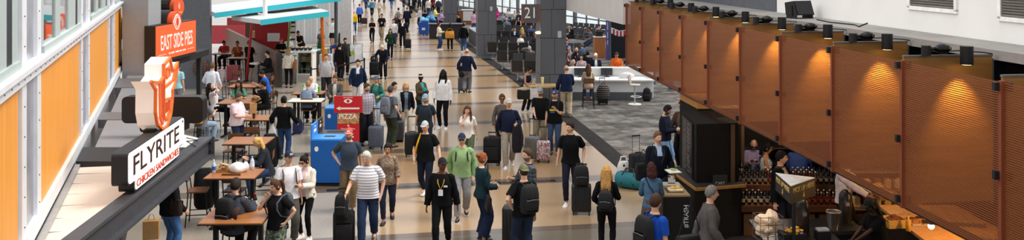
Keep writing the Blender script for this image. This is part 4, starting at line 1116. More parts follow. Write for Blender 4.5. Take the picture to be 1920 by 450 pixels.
for j in range(26):
    px = 606 + (j % 9) * 4.2 + rr.uniform(-1, 1); q = P(px, 136 - (j // 9) * 9, 0)
    col = rr.choice(['e8e2d6', 'd9b26a', 'f0f0ee', 'c9463a', '7d9a6a', 'e9d9c0'])
    o = obj('package', MB().box((0, 0, .11), (.12, .10, .16 + .1 * rr.random()), bev=.02), M(col, .6), None, (P(px, 138).x, P(614, 140).y + .1 + (j // 9) * .22, 1.0 + .0)); tag(o, 'small packaged snack on the stall counter beside the orange post', 'package', 'snack packages on the stall counter')
# clothing rack with shirts
rk = thing('clothing_rack', 'metal clothing rack of shirts beside the tall grey pole', 'clothes rack', P(650, 139), 0)
mb = MB(); mb.tube([(-.75, 0, 0), (-.75, 0, 1.45), (.75, 0, 1.45), (.75, 0, 0)], .02, 6); mb.tube([(-.75, -.25, .02), (-.75, .25, .02)], .02, 6); mb.tube([(.75, -.25, .02), (.75, .25, .02)], .02, 6); obj('frame', mb, M('a9a9a9', .3, .7), rk)
for j, (c, nm) in enumerate((('1d3b78', 'navy shirt at the left end of the clothing rack'), ('1f1f24', 'black shirt second on the clothing rack'), ('245fae', 'bright blue shirt in the middle of the clothing rack'), ('d9dfe0', 'white shirt with green print on the clothing rack'), ('e9ebec', 'plain white shirt at the right end of the clothing rack'))):
    r = thing('hanging_shirt', nm, 'shirt', rk.location + Vector((-.6 + j * .29, -.06, .42)), math.radians(15))
    mb = MB(); mb.loft([[(x * w_, y * d_ , z) for x, y in ((-1, -1), (1, -1), (1, 1), (-1, 1))] for z, w_, d_ in ((0, .17, .05), (.5, .16, .06), (.84, .19, .05), (.98, .07, .04))]); obj('cloth', mb, M(c, .9), r)
    mb = MB(); mb.tube([(0, 0, .95), (0, 0, 1.05)], .008, 5); obj('hanger', mb, M('8a8a8a', .4), r)
    if j == 3: mb = MB(); mb.box((.0, -.062, .6), (.16, .01, .2)); obj('print', mb, M('b5c83a', .8), r)
# queue barrier posts with belts
def stanchion(x, y, label):
    r = thing('barrier_post', label, 'barrier post', P(x, y), 0)
    mb = MB(); mb.cyl((0, 0), .17, 0, .03, 18); obj('base', mb, BLK, r); mb = MB(); mb.cyl((0, 0), .035, .03, 1.0, 12); mb.cyl((0, 0), .045, .88, 1.0, 12); obj('post', mb, BLK, r)
    return r
sts = [stanchion(583, 171, 'black belt barrier post beside the glass food case'), stanchion(677, 131, 'black belt barrier post right of the shirts'), stanchion(683, 150, 'nearer black belt barrier post left of the stooping man'), stanchion(663, 98, 'farthest black belt barrier post by the stall queue')]
def belt(i, j, label):
    a, b2 = sts[i].location, sts[j].location; mb = MB()
    mid = (a + b2) / 2
    u = Vector((0, 0, .93)); dn = Vector((0, 0, .05))
    mb.quad(a + u, mid + u - dn * 1.2, mid + u - dn * 2.2, a + u - dn); mb.quad(mid + u - dn * 1.2, b2 + u, b2 + u - dn, mid + u - dn * 2.2)
    o = obj('barrier_belt', mb, BLK); md = o.modifiers.new('t', 'SOLIDIFY'); md.thickness = .006; tag(o, label, 'belt')
belt(0, 2, 'black belt stretched across in front of the shirts'); belt(2, 1, 'short black belt between the two barrier posts right of the shirts'); belt(1, 3, 'black belt running back beside the stall queue')
# ---------------------------------------------------------------- tables and chairs of the food court
TOP = M('9c6233', .4, var=.14, scale=6, kind='wood', c2='x'); TOPW = M('d9d2c4', .45, var=.03)
WOODCH = M('6b4327', .5, var=.2, scale=8)
TZ = 1.05
def table(x, y, w, dpt, label, rz=0, mat=None, z=TZ, off=.0):
    c = P(x, y, z); r = thing('high_table', label, 'table', (c.x, c.y, 0), rz, 'counter-height tables')
    del r['group']
    mb = MB(); mb.box((0, 0, z - .018), (w, dpt, .036), bev=.006); t = obj('table_top', mb, mat or TOP, r)
    mb = MB(); mb.box((0, 0, z - .03), (w + .012, dpt + .012, .016)); obj('edge_band', mb, M('241a14', .5), t)
    for s in (-1, 1):
        mb = MB(); mb.box((s * w * .36, 0, .02), (.08, min(.75, dpt * .9), .04), bev=.01); mb.box((s * w * .36, 0, z / 2), (.07, .10, z - .06)); mb.box((s * w * .36, 0, z - .05), (.06, dpt * .8, .03)); obj('leg', mb, M('1c1b1b', .5, .3), r)
    return r
tables = {}
for key, x, y, w, dp, lab, rz, mt in (
    ('A', 575, 187, 1.05, .70, 'white topped high table beside the red pizza sign', 0, TOPW),
    ('B', 467, 263, 1.02, .85, 'empty brown high table behind the blond seated woman', 0, None),
    ('C', 440, 325, 1.02, .80, 'brown high table with two water bottles and a white bag', .02, None),
    ('D', 447, 402, 1.06, 1.0, 'brown high table of the seated backpack man, nearest the camera', .03, None),
    ('E', 478, 220, 1.00, .80, 'brown high table in front of the man in pink polo', 0, None),
    ('F', 447, 190, 1.10, .85, 'brown high table of the woman in green', .0, None),
    ('G', 458, 160, .95, .8, 'brown high table of the man in bright blue', 0, None),
    ('H', 418, 100, .95, .6, 'high table of the man in red under the red panel', 0, None),
    ('I', 447, 108, .95, .6, 'high table in front of the standing diner in dark shorts', 0, None),
    ('K', 580, 173, 1.0, .7, 'brown high table of the two seated men by the food case', 0, None)):
    tables[key] = table(x, y, w, dp, lab, rz, mt)
rt = thing('round_table', 'small pale round table beside the wood partition', 'table', P(485, 118, TZ) * 1, 0); rt.location.z = 0
mb = MB(); mb.cyl((0, 0), .38, TZ - .03, TZ, 24); obj('table_top', mb, M('cfcac0', .5), rt); mb = MB(); mb.cyl((0, 0), .04, .03, TZ - .03, 10); obj('pedestal', mb, BLK, rt); mb = MB(); mb.cyl((0, 0), .26, 0, .03, 18); obj('base', mb, BLK, rt)
def stool(loc, rz, label, z=.70):
    r = thing('bar_chair', label, 'chair', loc, rz)
    mb = MB(); mb.box((0, 0, z), (.40, .40, .035), bev=.012); obj('seat', mb, WOODCH, r)
    FR = M('161616', .5, .3)
    for sx in (-1, 1):
        for sy in (-1, 1):
            mb = MB(); mb.tube([(sx * .17, sy * .17, z - .02), (sx * .21, sy * .22, 0)], .013, 6); obj('leg', mb, FR, r)
    mb = MB(); mb.tube([(-.20, -.20, .24), (.20, -.20, .24), (.20, .20, .24), (-.20, .20, .24), (-.20, -.20, .24)], .011, 6); obj('footrest', mb, FR, r)
    mb = MB()
    for sx in (-1, 1): mb.tube([(sx * .18, .17, z), (sx * .18, .22, z + .38)], .012, 6)
    mb.tube([(-.18, .2, z + .2), (.18, .2, z + .2)], .010, 6)
    obj('back_frame', mb, FR, r)
    mb = MB(); mb.box((0, .215, z + .30), (.38, .025, .17), bev=.01); obj('backrest', mb, WOODCH, r)
    return r
def chair_at(px, py, rz, label): return stool(P(px, py), math.radians(rz), label)
chair_at(372, 420, 100, 'tall brown seated metal chair left of the water bottle table')
chair_at(440, 420, 180, 'tall chair tucked under the near side of the bottle table')
chair_at(437, 335, 0, 'tall chair pushed to the far side of the bottle table')
chair_at(494, 372, -80, 'tall chair under the blond woman in grey')
chair_at(443, 495, 180, 'tall chair under the seated man with black backpack')
chair_at(476, 312, 180, 'tall chair tucked in front of the empty brown table')
chair_at(470, 258, 180, 'tall chair tucked in front of the pink polo table')
chair_at(498, 232, -90, 'tall chair under the man in black jacket')
chair_at(449, 214, 0, 'tall chair under the woman in green')
chair_at(396, 242, 80, 'tall chair under the woman raising her arms')
chair_at(506, 232, -60, 'tall empty chair right of the man in black jacket')
chair_at(411, 196, 90, 'tall chair left of the bright blue man table')
chair_at(500, 196, -90, 'tall chair under the man in bright blue')
chair_at(441, 186, 0, 'tall chair on the far side of the bright blue man table')
chair_at(417, 132, 0, 'tall chair under the diner in red')
chair_at(446, 140, 0, 'tall chair under the diner in rust orange')
chair_at(503, 160, -60, 'tall chair under the diner in black by the partition')
chair_at(578, 247, 180, 'tall chair under the man in grey blue shirt')
chair_at(582, 222, 0, 'tall chair under the man in white shirt')
chair_at(383, 262, 150, 'tall chair under the man with yellow backpack')
# things on the tables
def on(px, py, z=TZ): return P(px, py, z)
def bottle(loc, h, r, col, capc, label, lab=None, a=None, group=None):
    b = thing('bottle', label, 'bottle', loc, 0, group)
    mb = MB(); mb.lathe([(r * .85, 0), (r, .01), (r, h * .58), (r * .8, h * .70), (r * .38, h * .84), (r * .36, h * .92)], n=14); obj('bottle_body', mb, a or M(col, .2, spec=.6), b, smooth=True)
    mb = MB(); mb.cyl((0, 0), r * .42, h * .91, h, 12); obj('cap', mb, M(capc, .5), b)
    if lab: mb = MB(); mb.cyl((0, 0), r * 1.02, h * .22, h * .5, 14); obj('bottle_label', mb, M(lab, .6), b)
    return b
bottle(on(401, 324), .27, .042, 'c3d6e6', 'e8e8e8', 'clear water bottle with blue label on the left of the table', '3a66b0')
bottle(on(473, 317), .27, .045, 'cdd6ee', '9aa9d9', 'clear water bottle with white label beside the blond woman', 'f0f0f5')
bottle(on(478, 388), .24, .040, '2a1512', 'b02222', 'dark cola bottle with red cap on the near table', 'd9d2cc')
bottle(on(448, 157), .22, .035, 'cfdbe0', 'e8e8e8', 'small clear bottle on the table of the bright blue man')
bottle(on(434, 182), .2, .03, 'e9e9e4', 'e8e8e8', 'small white bottle beside the woman in green')
for px, py, sz, c, lab in ((417, 321, (.34, .24, .04), 'b58a58', 'brown kraft tray on the bottle table'), (475, 214, (.2, .15, .3), 'c09a68', 'upright brown paper bag on the table of the pink polo man'), (478, 189, (.22, .16, .07), '9a6a3a', 'brown food tray in front of the man in black jacket')):
    r = thing('food_tray' if sz[2] < .2 else 'paper_bag', lab, 'tray' if sz[2] < .2 else 'bag', on(px, py), .3)
    mb = MB(); mb.loft([[(x * sz[0] / 2 * k_, y * sz[1] / 2 * k_, z) for x, y in ((-1, -1), (1, -1), (1, 1), (-1, 1))] for z, k_ in ((0, .9), (sz[2], 1), (sz[2] * .98, .94), (.012, .84))]); obj('tray_body', mb, M(c, .8), r)
    if sz[2] < .2:
        mb = MB(); rr = random.Random(5)
        for j in range(6): mb.box((rr.uniform(-.1, .1), rr.uniform(-.06, .06), .05 + .02 * j), (.2, .09, .012), R=Matrix.Rotation(rr.uniform(-.6, .6), 3, 'Y') @ Matrix.Rotation(rr.uniform(0, 3), 3, 'Z'))
        obj('crumpled_paper', mb, M('c9a374', .9), r)
r = thing('plastic_bag', 'crumpled white plastic bag on the bottle table', 'bag', on(446, 322), 0)
mb = MB(); rr = random.Random(2)
mb.loft([[(.17 * k_ * math.cos(q) * (1 + .12 * math.sin(5 * q + z * 30)), .13 * k_ * math.sin(q) * (1 + .1 * math.cos(4 * q)), z) for q in [2 * PI * j / 22 for j in range(22)]] for z, k_ in ((0, .8), (.03, 1), (.09, 1.02), (.14, .85), (.18, .5), (.2, .2))]); obj('bag_body', mb, M('ececec', .5, spec=.3), r, smooth=True)
mb = MB(); mb.ell((.15, .04, .1), (.07, .05, .1), 9, 6); obj('bag_handle', mb, M('ececec', .5), r, smooth=True)
def phone(loc, rz, label):
    r = thing('phone', label, 'phone', loc, rz)
    mb = MB(); mb.box((0, 0, .005), (.075, .15, .009), bev=.003); obj('case', mb, M('222226', .4), r); mb = MB(); mb.box((0, 0, .0102), (.068, .14, .001)); obj('screen', mb, M('0c0c10', .1), r)
    return r
phone(on(493, 388), 1.2, 'dark phone lying on the near table right of the cola')
def cup(loc, h, r, c, lidc, label, group=None):
    t = thing('cup', label, 'cup', loc, 0, group)
    mb = MB(); mb.lathe([(r * .75, 0), (r, h)], n=14); obj('cup_body', mb, M(c, .5), t, smooth=True)
    mb = MB(); mb.lathe([(r * 1.06, h), (r * 1.04, h + .012), (r * .7, h + .018)], n=14); obj('lid', mb, M(lidc, .5), t)
    return t
cup(on(586, 184), .13, .042, '5a2c1c', '241512', 'dark drink on the white table')
cup(on(476, 222), .13, .04, '2e2320', '4a3a34', 'dark cup on the table of the man in pink polo')
cup(on(462, 216), .10, .04, 'd9d4cb', 'e8e6e2', 'white cup near the brown paper bag')
for px, py, c, lab in ((570, 170, '7fc244', 'green drink cup at the table of the two men by the food case'), (598, 174, '6cc24a', 'green bottle right of the man in white shirt')): cup(on(px, py), .2, .045, c, c, lab)
# ---------------------------------------------------------------- luggage
def suitcase(loc, rz, label, c='1d1d20', w=.40, h=.56, t=.24, handle=.42, soft=False, mat=None):
    r = thing('suitcase', label, 'suitcase', loc, rz)
    m = mat or M(c, .45 if not soft else .85, var=.1)
    mb = MB()
    if soft: mb.box((0, 0, .06 + h / 2), (w, t, h), bev=.05); obj('shell', mb, m, r, smooth=True); mb = MB(); mb.box((0, -t / 2 - .02, .06 + h * .4), (w * .8, .05, h * .55), bev=.03); obj('front_pocket', mb, m, r, smooth=True)
    else:
        mb.box((0, 0, .06 + h / 2), (w, t, h), bev=.045); obj('shell', mb, m, r, smooth=True); mb = MB()
        for j in range(5): mb.box((-w * .32 + j * w * .16, -t / 2 - .004, .06 + h / 2), (.02, .012, h * .78)); mb.box((-w * .32 + j * w * .16, t / 2 + .004, .06 + h / 2), (.02, .012, h * .78))
        obj('ribs', mb, m, r)
    for sx in (-1, 1):
        for sy in (-1, 1):
            mb = MB(); R = Matrix.Rotation(PI / 2, 3, 'Y')
            mb.loft([[(sx * w * .4 + dx, sy * t * .36 + .03 * math.cos(q), .03 + .03 * math.sin(q)) for q in [2 * PI * j / 10 for j in range(10)]] for dx in (-.014, .014)]); mb.box((sx * w * .4, sy * t * .36, .055), (.03, .03, .03)); obj('wheel', mb, M('111112', .6), r)
    if handle:
        mb = MB()
        for sx in (-1, 1): mb.tube([(sx * .10, t * .38, .06 + h - .02), (sx * .10, t * .38, .06 + h + handle)], .009, 6)
        obj('handle_bars', mb, M('8f9094', .3, .8), r)
        mb = MB(); mb.box((0, t * .38, .06 + h + handle), (.24, .03, .03), bev=.01); obj('handle_grip', mb, M('111112', .6), r)
    mb = MB(); mb.tube([(-.08, 0, .06 + h), (-.07, 0, .09 + h), (.07, 0, .09 + h), (.08, 0, .06 + h)], .012, 6); obj('carry_handle', mb, M('151517', .6), r)
    return r
def backpack_at(loc, rz, label, c='17171a', h=.46, w=.31, t=.17, accent=None, straps=True, tilt=0.0, strap_d=.22, cat='backpack', mat=None):
    """origin at the middle of the face that lies against the wearer's back; bulges towards +Y"""
    r = thing('backpack', label, cat, loc, rz)
    if tilt: r.rotation_euler = (tilt, 0, rz)
    m = mat or M(c, .8, var=.12)
    mb = MB(); rings = []
    for z, k_, d_ in ((-h * .5, .72, .55), (-h * .47, .92, .9), (-h * .2, 1, 1), (h * .15, .97, .95), (h * .38, .85, .78), (h * .48, .6, .5), (h * .5, .4, .3)):
        rings.append([(w / 2 * k_ * math.copysign(abs(math.cos(q)) ** .6, math.cos(q)), t / 2 + t / 2 * d_ * math.copysign(abs(math.sin(q)) ** .6, math.sin(q)), z) for q in [2 * PI * j / 20 for j in range(20)]])
    mb.loft(rings); obj('pack_body', mb, m, r, smooth=True)
    mb = MB(); mb.box((0, t * 1.02, -h * .18), (w * .72, .07, h * .42), bev=.03); o = obj('front_pocket', mb, m, r, smooth=True)
    mb = MB(); mb.tube([(-w * .34, t * 1.06 + .035, 0), (0, t * 1.08 + .035, .015), (w * .34, t * 1.06 + .035, 0)], .006, 5); obj('zip', mb, M(accent or '6a6a6a', .5), o)
    mb = MB(); mb.tube([(-.04, t * .3, h * .48), (-.035, t * .3, h * .57), (.035, t * .3, h * .57), (.04, t * .3, h * .48)], .01, 5); obj('top_loop', mb, m, r)
    if straps:
        for s in (-1, 1):
            sd = strap_d
            pth = [(s * .07, t * .25, h * .42), (s * .095, -.02, h * .50), (s * .115, -sd * .55, h * .47), (s * .12, -sd - .015, h * .30), (s * .125, -sd - .02, h * .05), (s * .15, -sd * .85, -h * .18), (s * .165, -sd * .4, -h * .30), (s * .13, .02, -h * .36)]
            mb = MB(); mb.tube(pth, [.012, .015, .016, .016, .015, .011, .008, .008], 8); obj('shoulder_strap', mb, m, r, smooth=True)
    return r
def wear_backpack(pi, label, c='17171a', dz=1.22, accent=None, straps=True, h=.46, w=.31, t=.17, yaw=0, mat=None):
    b = pi['U']((0, .135, dz)); return backpack_at(pi['world'](b), math.radians(yaw), label, c, h, w, t, accent, straps, strap_d=.265, mat=mat)
def handbag(loc, rz, label, c='141416', w=.30, h=.24, t=.10, drop=.35, mat=None, strap=True):
    r = thing('shoulder_bag', label, 'bag', loc, rz); m = mat or M(c, .6, var=.1)
    mb = MB(); mb.loft([[(w / 2 * k_ * x, t / 2 * q * y, z) for x, y in ((-1, -.6), (-.8, -1), (.8, -1), (1, -.6), (1, .6), (.8, 1), (-.8, 1), (-1, .6))] for z, k_, q in ((-h / 2, .9, .8), (-h * .4, 1, 1), (h * .2, 1, .9), (h / 2, .92, .5))]); obj('bag_body', mb, m, r, smooth=True)
    mb = MB(); mb.box((0, -t * .47, h * .16), (w * .9, .012, h * .5), bev=.005); obj('flap', mb, m, r)
    if strap: mb = MB(); mb.tube([(-w * .42, 0, h * .45), (-w * .2, 0, h * .45 + drop * .7), (0, 0, h * .45 + drop), (w * .2, 0, h * .45 + drop * .7), (w * .42, 0, h * .45)], .010, 6); obj('strap', mb, m, r)
    return r
# ---------------------------------------------------------------- waste bins and pizza stand
def bin_(cx, y0, w, dp, h, label, back=True, px=0):
    r = thing('recycling_bin', label, 'bin', (cx, y0, 0), 0)
    BL = M('175fae', .4, var=.04)
    mb = MB(); mb.box((0, dp / 2, h / 2 + .04), (w, dp, h - .08), bev=.02); obj('bin_body', mb, BL, r)
    mb = MB(); mb.box((0, dp / 2, .03), (w - .06, dp - .06, .06)); obj('plinth', mb, M('15171a', .6), r)
    mb = MB(); mb.box((0, dp * .28, h + .005), (w + .01, dp * .54, .02)); obj('lid_front', mb, M('3b8fdc', .4), r)
    mb = MB(); mb.box((0, dp * .78, h + .005), (w + .01, dp * .44, .02)); obj('lid_rear', mb, M('34383d', .4), r)
    mb = MB(); mb.box((.03, dp * .30, h + .017), (.26, .12, .006)); mb.box((.05, dp * .80, h + .017), (.42, .18, .006)); obj('opening', mb, M('0c0e12', .6), r)
    if back:
        mb = MB(); mb.box((-w / 2 + .02, dp * .28, h + .17), (.035, dp * .52, .36)); obj('side_sign', mb, M('3b8fdc', .4), r)
        mb = MB(); mb.box((-w / 2 + .02, dp * .79, h + .17), (.036, dp * .42, .36)); obj('side_sign', mb, M('2c3036', .4), r)
        for yy, nm in ((.28, .24), (.79, .16)): mb = MB(); mb.box((-w / 2 + .038, dp * yy, h + .17), (.004, nm, .07)); mb.box((-w / 2 + .038, dp * yy, h + .27), (.004, nm * .5, .03)); obj('sign_marks', mb, SIGNW, r)
    mb = MB(); plate(mb, [(-w * .30 + .05 * math.cos(q), h - .22 + .065 * math.sin(q)) for q in [2 * PI * j / 8 for j in range(8)]], -.006, .0); obj('white_emblem', mb, SIGNW, r)
    return r
p0 = P(582, 350); p1 = P(639, 350); bin_((p0.x + p1.x) / 2, p0.y, p1.x - p0.x, 1.15, 1.12, 'large blue recycling bin in front of the pizza stand')
p0 = P(607, 272); p1 = P(652, 272); bin_((p0.x + p1.x) / 2, p0.y + .1, p1.x - p0.x, 1.2, 1.05, 'second blue bin behind the large one', False)
pz = thing('pizza_stand', 'red pizza sign stand with white arrow and PIZZA poster', 'sign stand', P(653, 290), 0); pz.scale = (.93, 1, .925)
RED = M('c9242b', .45, var=.03)
mb = MB(); mb.box((0, 0, .03), (.7, .4, .06)); mb.box((-.3, .03, .6), (.04, .04, 1.2)); mb.box((.3, .03, .6), (.04, .04, 1.2)); obj('stand_frame', mb, BLK, pz)
mb = MB(); mb.box((0, 0, .62), (.66, .04, .62)); obj('lower_panel', mb, RED, pz)
letters_fit('Pepperoni Slice', .42, .06, SIGNW, pz, (0, -.022, .78)); mb = MB()
for z_, w_ in ((.69, .14), (.54, .34), (.45, .12)): mb.box((0, -.022, z_), (w_, .006, .04))
plate(mb, [(-.03, .86), (.05, .86), (.0, .92)], -.026, -.02); obj('price_marks', mb, SIGNW, pz)
mb = MB(); mb.box((0, 0, 1.10), (.64, .04, .33)); obj('pizza_poster', mb, M('b5522a', .6, kind='blotch', c2='d8b070,7d2a18,e0c090', scale=26), pz)
letters_fit('PIZZA', .54, .15, SIGNW, pz, (0, -.026, 1.16), bold=.02)
mb = MB(); mb.box((0, 0, 1.52), (.84, .05, .50)); obj('arrow_board', mb, RED, pz)
mb = MB(); plate(mb, [(-.36, 1.40), (-.24, 1.46), (-.24, 1.425), (.34, 1.425), (.34, 1.375), (-.24, 1.375), (-.24, 1.34)], -.034, -.026); obj('white_arrow', mb, SIGNW, pz)
mb = MB(); plate(mb, [(.13 * math.cos(q), 1.62 + .065 * math.sin(q) * abs(math.sin(q)) ** .2) for q in [2 * PI * j / 20 for j in range(20)]], -.03, -.026); o = obj('eye_white', mb, SIGNW, pz)
mb = MB(); plate(mb, [(.045 * math.cos(q), 1.62 + .045 * math.sin(q)) for q in [2 * PI * j / 14 for j in range(14)]], -.034, -.028); obj('iris', mb, RED, o)
letters_fit('EAST SIDE PIES', .28, .035, SIGNW, pz, (0, -.028, 1.725))
# far recycling bins with blue bags
for i, (x, y, lab) in enumerate(((795, 66, 'far blue wheeled bin heaped with blue bags, left one of the pair'), (808, 62, 'far dark blue bin beside the heaped one'))):
    r = thing('wheeled_bin', lab, 'bin', P(x, y), 0)
    mb = MB(); mb.loft([[(sx * .38 * k_, sy * .38 * k_, z) for sx, sy in ((-1, -1), (1, -1), (1, 1), (-1, 1))] for z, k_ in ((.06, .8), (.9, 1), (.95, 1.05))]); obj('bin_body', mb, M('1d4fa8' if i == 0 else '1b2f5c', .5), r)
    mb = MB(); mb.box((0, -.345, .5), (.24, .01, .2)); obj('recycling_mark', mb, M('d9dde2', .5), r)
    mb = MB(); rr = random.Random(i)
    for j in range(7): mb.ell((rr.uniform(-.25, .25), rr.uniform(-.2, .2), 1.0 + rr.uniform(0, .2)), (.2, .18, .14), 8, 6)
    obj('bag_heap', mb, M('6fb0d9' if i == 0 else '4c8fc4', .4), r, smooth=True)
    for s in (-1, 1): mb = MB(); mb.ell((s * .25, .2, .06), (.04, .06, .06), 10, 6); obj('wheel', mb, BLK, r)
# ---------------------------------------------------------------- gate desk
a, b2 = P(1040, 187), P(1222, 184)
gd = thing('gate_desk', 'long white gate service desk with dark kick plate', 'desk', ((a.x + b2.x) / 2, a.y, 0), math.radians(-1.0))
w = b2.x - a.x
WD = M('e4e4e2', .4, var=.02)
mb = MB(); mb.box((0, .42, .15), (w - .1, .8, .30)); obj('kick_plate', mb, M('5d6266', .5), gd)
mb = MB(); mb.box((0, .42, .52), (w - .04, .84, .45)); mb.box((0, .80, .82), (w, .10, .62)); obj('desk_body', mb, WD, gd)
mb = MB(); mb.box((0, .2, .79), (w + .02, 1.02, .05)); obj('worktop', mb, M('eeeeec', .35), gd)
mb = MB(); mb.box((0, .82, 1.14), (w + .04, .30, .05)); mb.box((w / 2 - .02, .5, .6), (.05, .9, 1.08)); obj('transaction_top', mb, M('f0f0ee', .35), gd)
for x, y, s in ((1090, 131, 0), (1140, 130, 0)):
    q = P(x, y, 1.17); r = thing('monitor', 'grey computer monitor on the gate desk, %s' % ('left one by the white-capped man' if x < 1100 else 'right one by the man in orange'), 'monitor', (q.x, gd.location.y + .75, 1.165), PI)
    mb = MB(); mb.box((0, 0, -.14), (.46, .03, .28)); obj('screen_panel', mb, M('33363a', .4), r); mb = MB(); mb.box((0, .05, -.20), (.05, .05, .3)); mb.box((0, .05, -.33), (.2, .16, .02)); obj('foot', mb, M('33363a', .4), r)
    r.location.z = 1.165 + .0; r.location.y = gd.location.y + .6; r.location.z = .815 + .34
r = thing('plastic_bag', 'clear crumpled bag on the gate desk worktop', 'bag', P(1175, 146, .82), 0)
mb = MB(); mb.loft([[(.30 * k_ * math.cos(q) * (1 + .12 * math.sin(5 * q + z * 30)), .16 * k_ * math.sin(q), z) for q in [2 * PI * j / 18 for j in range(18)]] for z, k_ in ((0, .9), (.1, 1), (.17, .8), (.22, .3))]); obj('bag_body', mb, M('e9e4e4', .4, alpha=.8), r, smooth=True); mb = MB(); mb.box((.05, -.12, .08), (.14, .06, .1)); obj('contents', mb, M('b9a7a0', .6), r)
r = thing('desk_stool', 'white low-backed pedestal stool at the gate desk', 'stool', P(1190, 196), math.radians(70))
mb = MB(); mb.cyl((0, 0), .25, 0, .025, 24); obj('base', mb, M('e4e4e2', .4), r); mb = MB(); mb.cyl((0, 0), .028, .025, .72, 12); obj('column', mb, M('c9c9c9', .3, .5), r)
mb = MB(); mb.tube([(.2 * math.cos(q), -.05 + .2 * math.sin(q), .30) for q in [2 * PI * j / 16 for j in range(17)]], .014, 6); mb.tube([(0, 0, .30), (0, .15, .30)], .012, 6); obj('foot_ring', mb, M('d9d9d7', .4), r)
mb = MB(); mb.box((0, 0, .74), (.40, .38, .045), bev=.02); obj('seat', mb, M('bdb3a8', .5), r, smooth=True); mb = MB(); mb.box((0, .185, .90), (.38, .04, .34), R=Matrix.Rotation(-.15, 3, 'X'), bev=.02); obj('backrest', mb, M('a99d92', .5), r, smooth=True)
stool(P(1103, 203), math.radians(180), 'tall brown chair of the long-haired woman at the gate desk', .74)
# ledge table round the near column
r = thing('ledge_table', 'tan counter ledge fixed round the gate column', 'table', P(1014, 160, 1.05), 0); q = r.location.copy(); r.location.z = 0
mb = MB(); mb.slab([(-.62, -.1), (-.35, -.28), (.2, -.34), (.62, -.2), (.70, .1), (.5, .45), (-.6, .45)], 1.01, 1.05); obj('table_top', mb, M('b99a63', .4, var=.1), r); mb = MB(); mb.box((0, .3, .98), (1.0, .06, .06)); mb.box((-.25, .05, .5), (.06, .06, 1.0)); mb.box((.45, .05, .5), (.06, .06, 1.0)); obj('support', mb, BLK, r)
cup(P(1017, 156, 1.05), .2, .06, 'efe2b8', 'e8dca8', 'pale yellow cup on the column ledge')
# ---------------------------------------------------------------- gate seating rows
SEATM = M('2d2b2a', .45, var=.08); CHR = M('a9aaad', .25, .8)
def seat_row(px, py, n, rz, label):
    r = thing('seat_row', label, 'seat row', P(px, py), math.radians(rz))
    w = .58
    mb = MB(); mb.box((0, .02, .36), (n * w, .06, .05)); obj('beam', mb, CHR, r)
    for i in range(n):
        x = (i - (n - 1) / 2) * w
        mb = MB(); mb.box((x, -.04, .43), (w - .07, .46, .05), bev=.02); obj('seat', mb, SEATM, r)
        mb = MB(); mb.box((x, .22, .72), (w - .07, .05, .52), R=Matrix.Rotation(-.2, 3, 'X'), bev=.02); obj('backrest', mb, SEATM, r)
    for i in range(n + 1):
        x = (i - n / 2) * w
        mb = MB(); mb.tube([(x, .12, .40), (x, .10, .66), (x, -.22, .66), (x, -.24, .40)], .016, 6); obj('armrest', mb, CHR, r)
    for s in (-1, 1):
        x = s * (n * w / 2 - w * .5)
        mb = MB(); mb.tube([(x, -.28, .03), (x, 0, .12), (x, .30, .03)], .022, 6); mb.tube([(x, 0, .1), (x, .02, .36)], .03, 6); obj('leg', mb, CHR, r)
    return r
seat_row(983, 152, 2, 170, 'nearest pair of black gate seats facing away')
seat_row(975, 131, 4, 172, 'black gate seat row behind the nearest pair, backs to the camera')
seat_row(993, 139, 3, -8, 'black gate seats holding the person in grey hoodie')
seat_row(963, 112, 5, 172, 'third black gate seat row from the front, by the far column')
seat_row(962, 101, 5, -8, 'black gate seat row holding the man in navy suit')
seat_row(958, 86, 6, 172, 'fourth black gate seat row from the front, by the far column')
seat_row(960, 74, 6, -8, 'black gate seat row in front of the far windows')
seat_row(965, 62, 7, 172, 'farthest black gate seat row under the windows')
seat_row(1084, 84, 5, -52, 'slanting black seat row left of the wood podium, nearer one')
seat_row(1100, 70, 6, -52, 'slanting black seat row by the bright windows, farther one')
seat_row(1066, 158, 3, 0, 'crowded seat row just behind the gate desk')
seat_row(1070, 138, 3, 180, 'second crowded seat row behind the gate desk')
seat_row(1066, 116, 3, 0, 'third crowded seat row behind the gate desk')
# podium, banner column, posts, bunting
r = thing('podium', 'wooden gate podium with white notice behind the desk', 'podium', P(1130, 107), math.radians(4))
mb = MB(); mb.box((0, 0, .56), (.98, .6, 1.12)); obj('cabinet', mb, M('b5703c', .45, var=.15, kind='wood', c2='z'), r); mb = MB(); mb.box((0, 0, 1.14), (1.04, .66, .04)); obj('top', mb, M('d9d4cc', .5), r); mb = MB(); mb.box((.22, -.306, .72), (.22, .01, .42)); obj('notice', mb, SIGNW, r)
mb = MB(); mb.box((-.2, 0, 1.3), (.4, .08, .28)); mb.box((-.2, 0, 1.17), (.1, .1, .06)); o = obj('monitor', mb, BLK, None, r.location, math.radians(4)); tag(o, 'black monitor on the wooden podium', 'monitor')
r = thing('banner_column', 'purple wrapped square post beside the wood podium', 'post', P(1139, 112), 0)
mb = MB(); mb.box((0, 0, 1.6), (.16, .16, 3.2)); obj('post_wrap', mb, M('4c4a86', .5), r); mb = MB(); mb.box((.14, 0, 1.6), (.10, .16, 3.2)); obj('grey_post', mb, M('565a62', .5), r)
mb = MB()
for z_, h_ in ((2.3, .3), (1.85, .42), (1.35, .36), (.95, .25)): mb.box((0, -.083, z_), (.05, .004, h_))
obj('banner_marks', mb, M('b9b4d8', .5), r)
for px, py, nm in ((1210, 152, 'short grey post below the copper screens, nearest the desk end'), (1224, 158, 'middle grey post standing below the copper screens'), (1258, 171, 'grey post below the copper screens, nearest the camera')):
    q = P(px, py); r = thing('post', nm, 'post', q, 0); mb = MB(); mb.box((0, 0, 1.6), (.2, .2, 3.2)); obj('shaft', mb, M('4d5370', .5), r); mb = MB(); mb.box((0, 0, .04), (.26, .26, .08)); obj('base', mb, M('8b8d90', .4, .6), r)
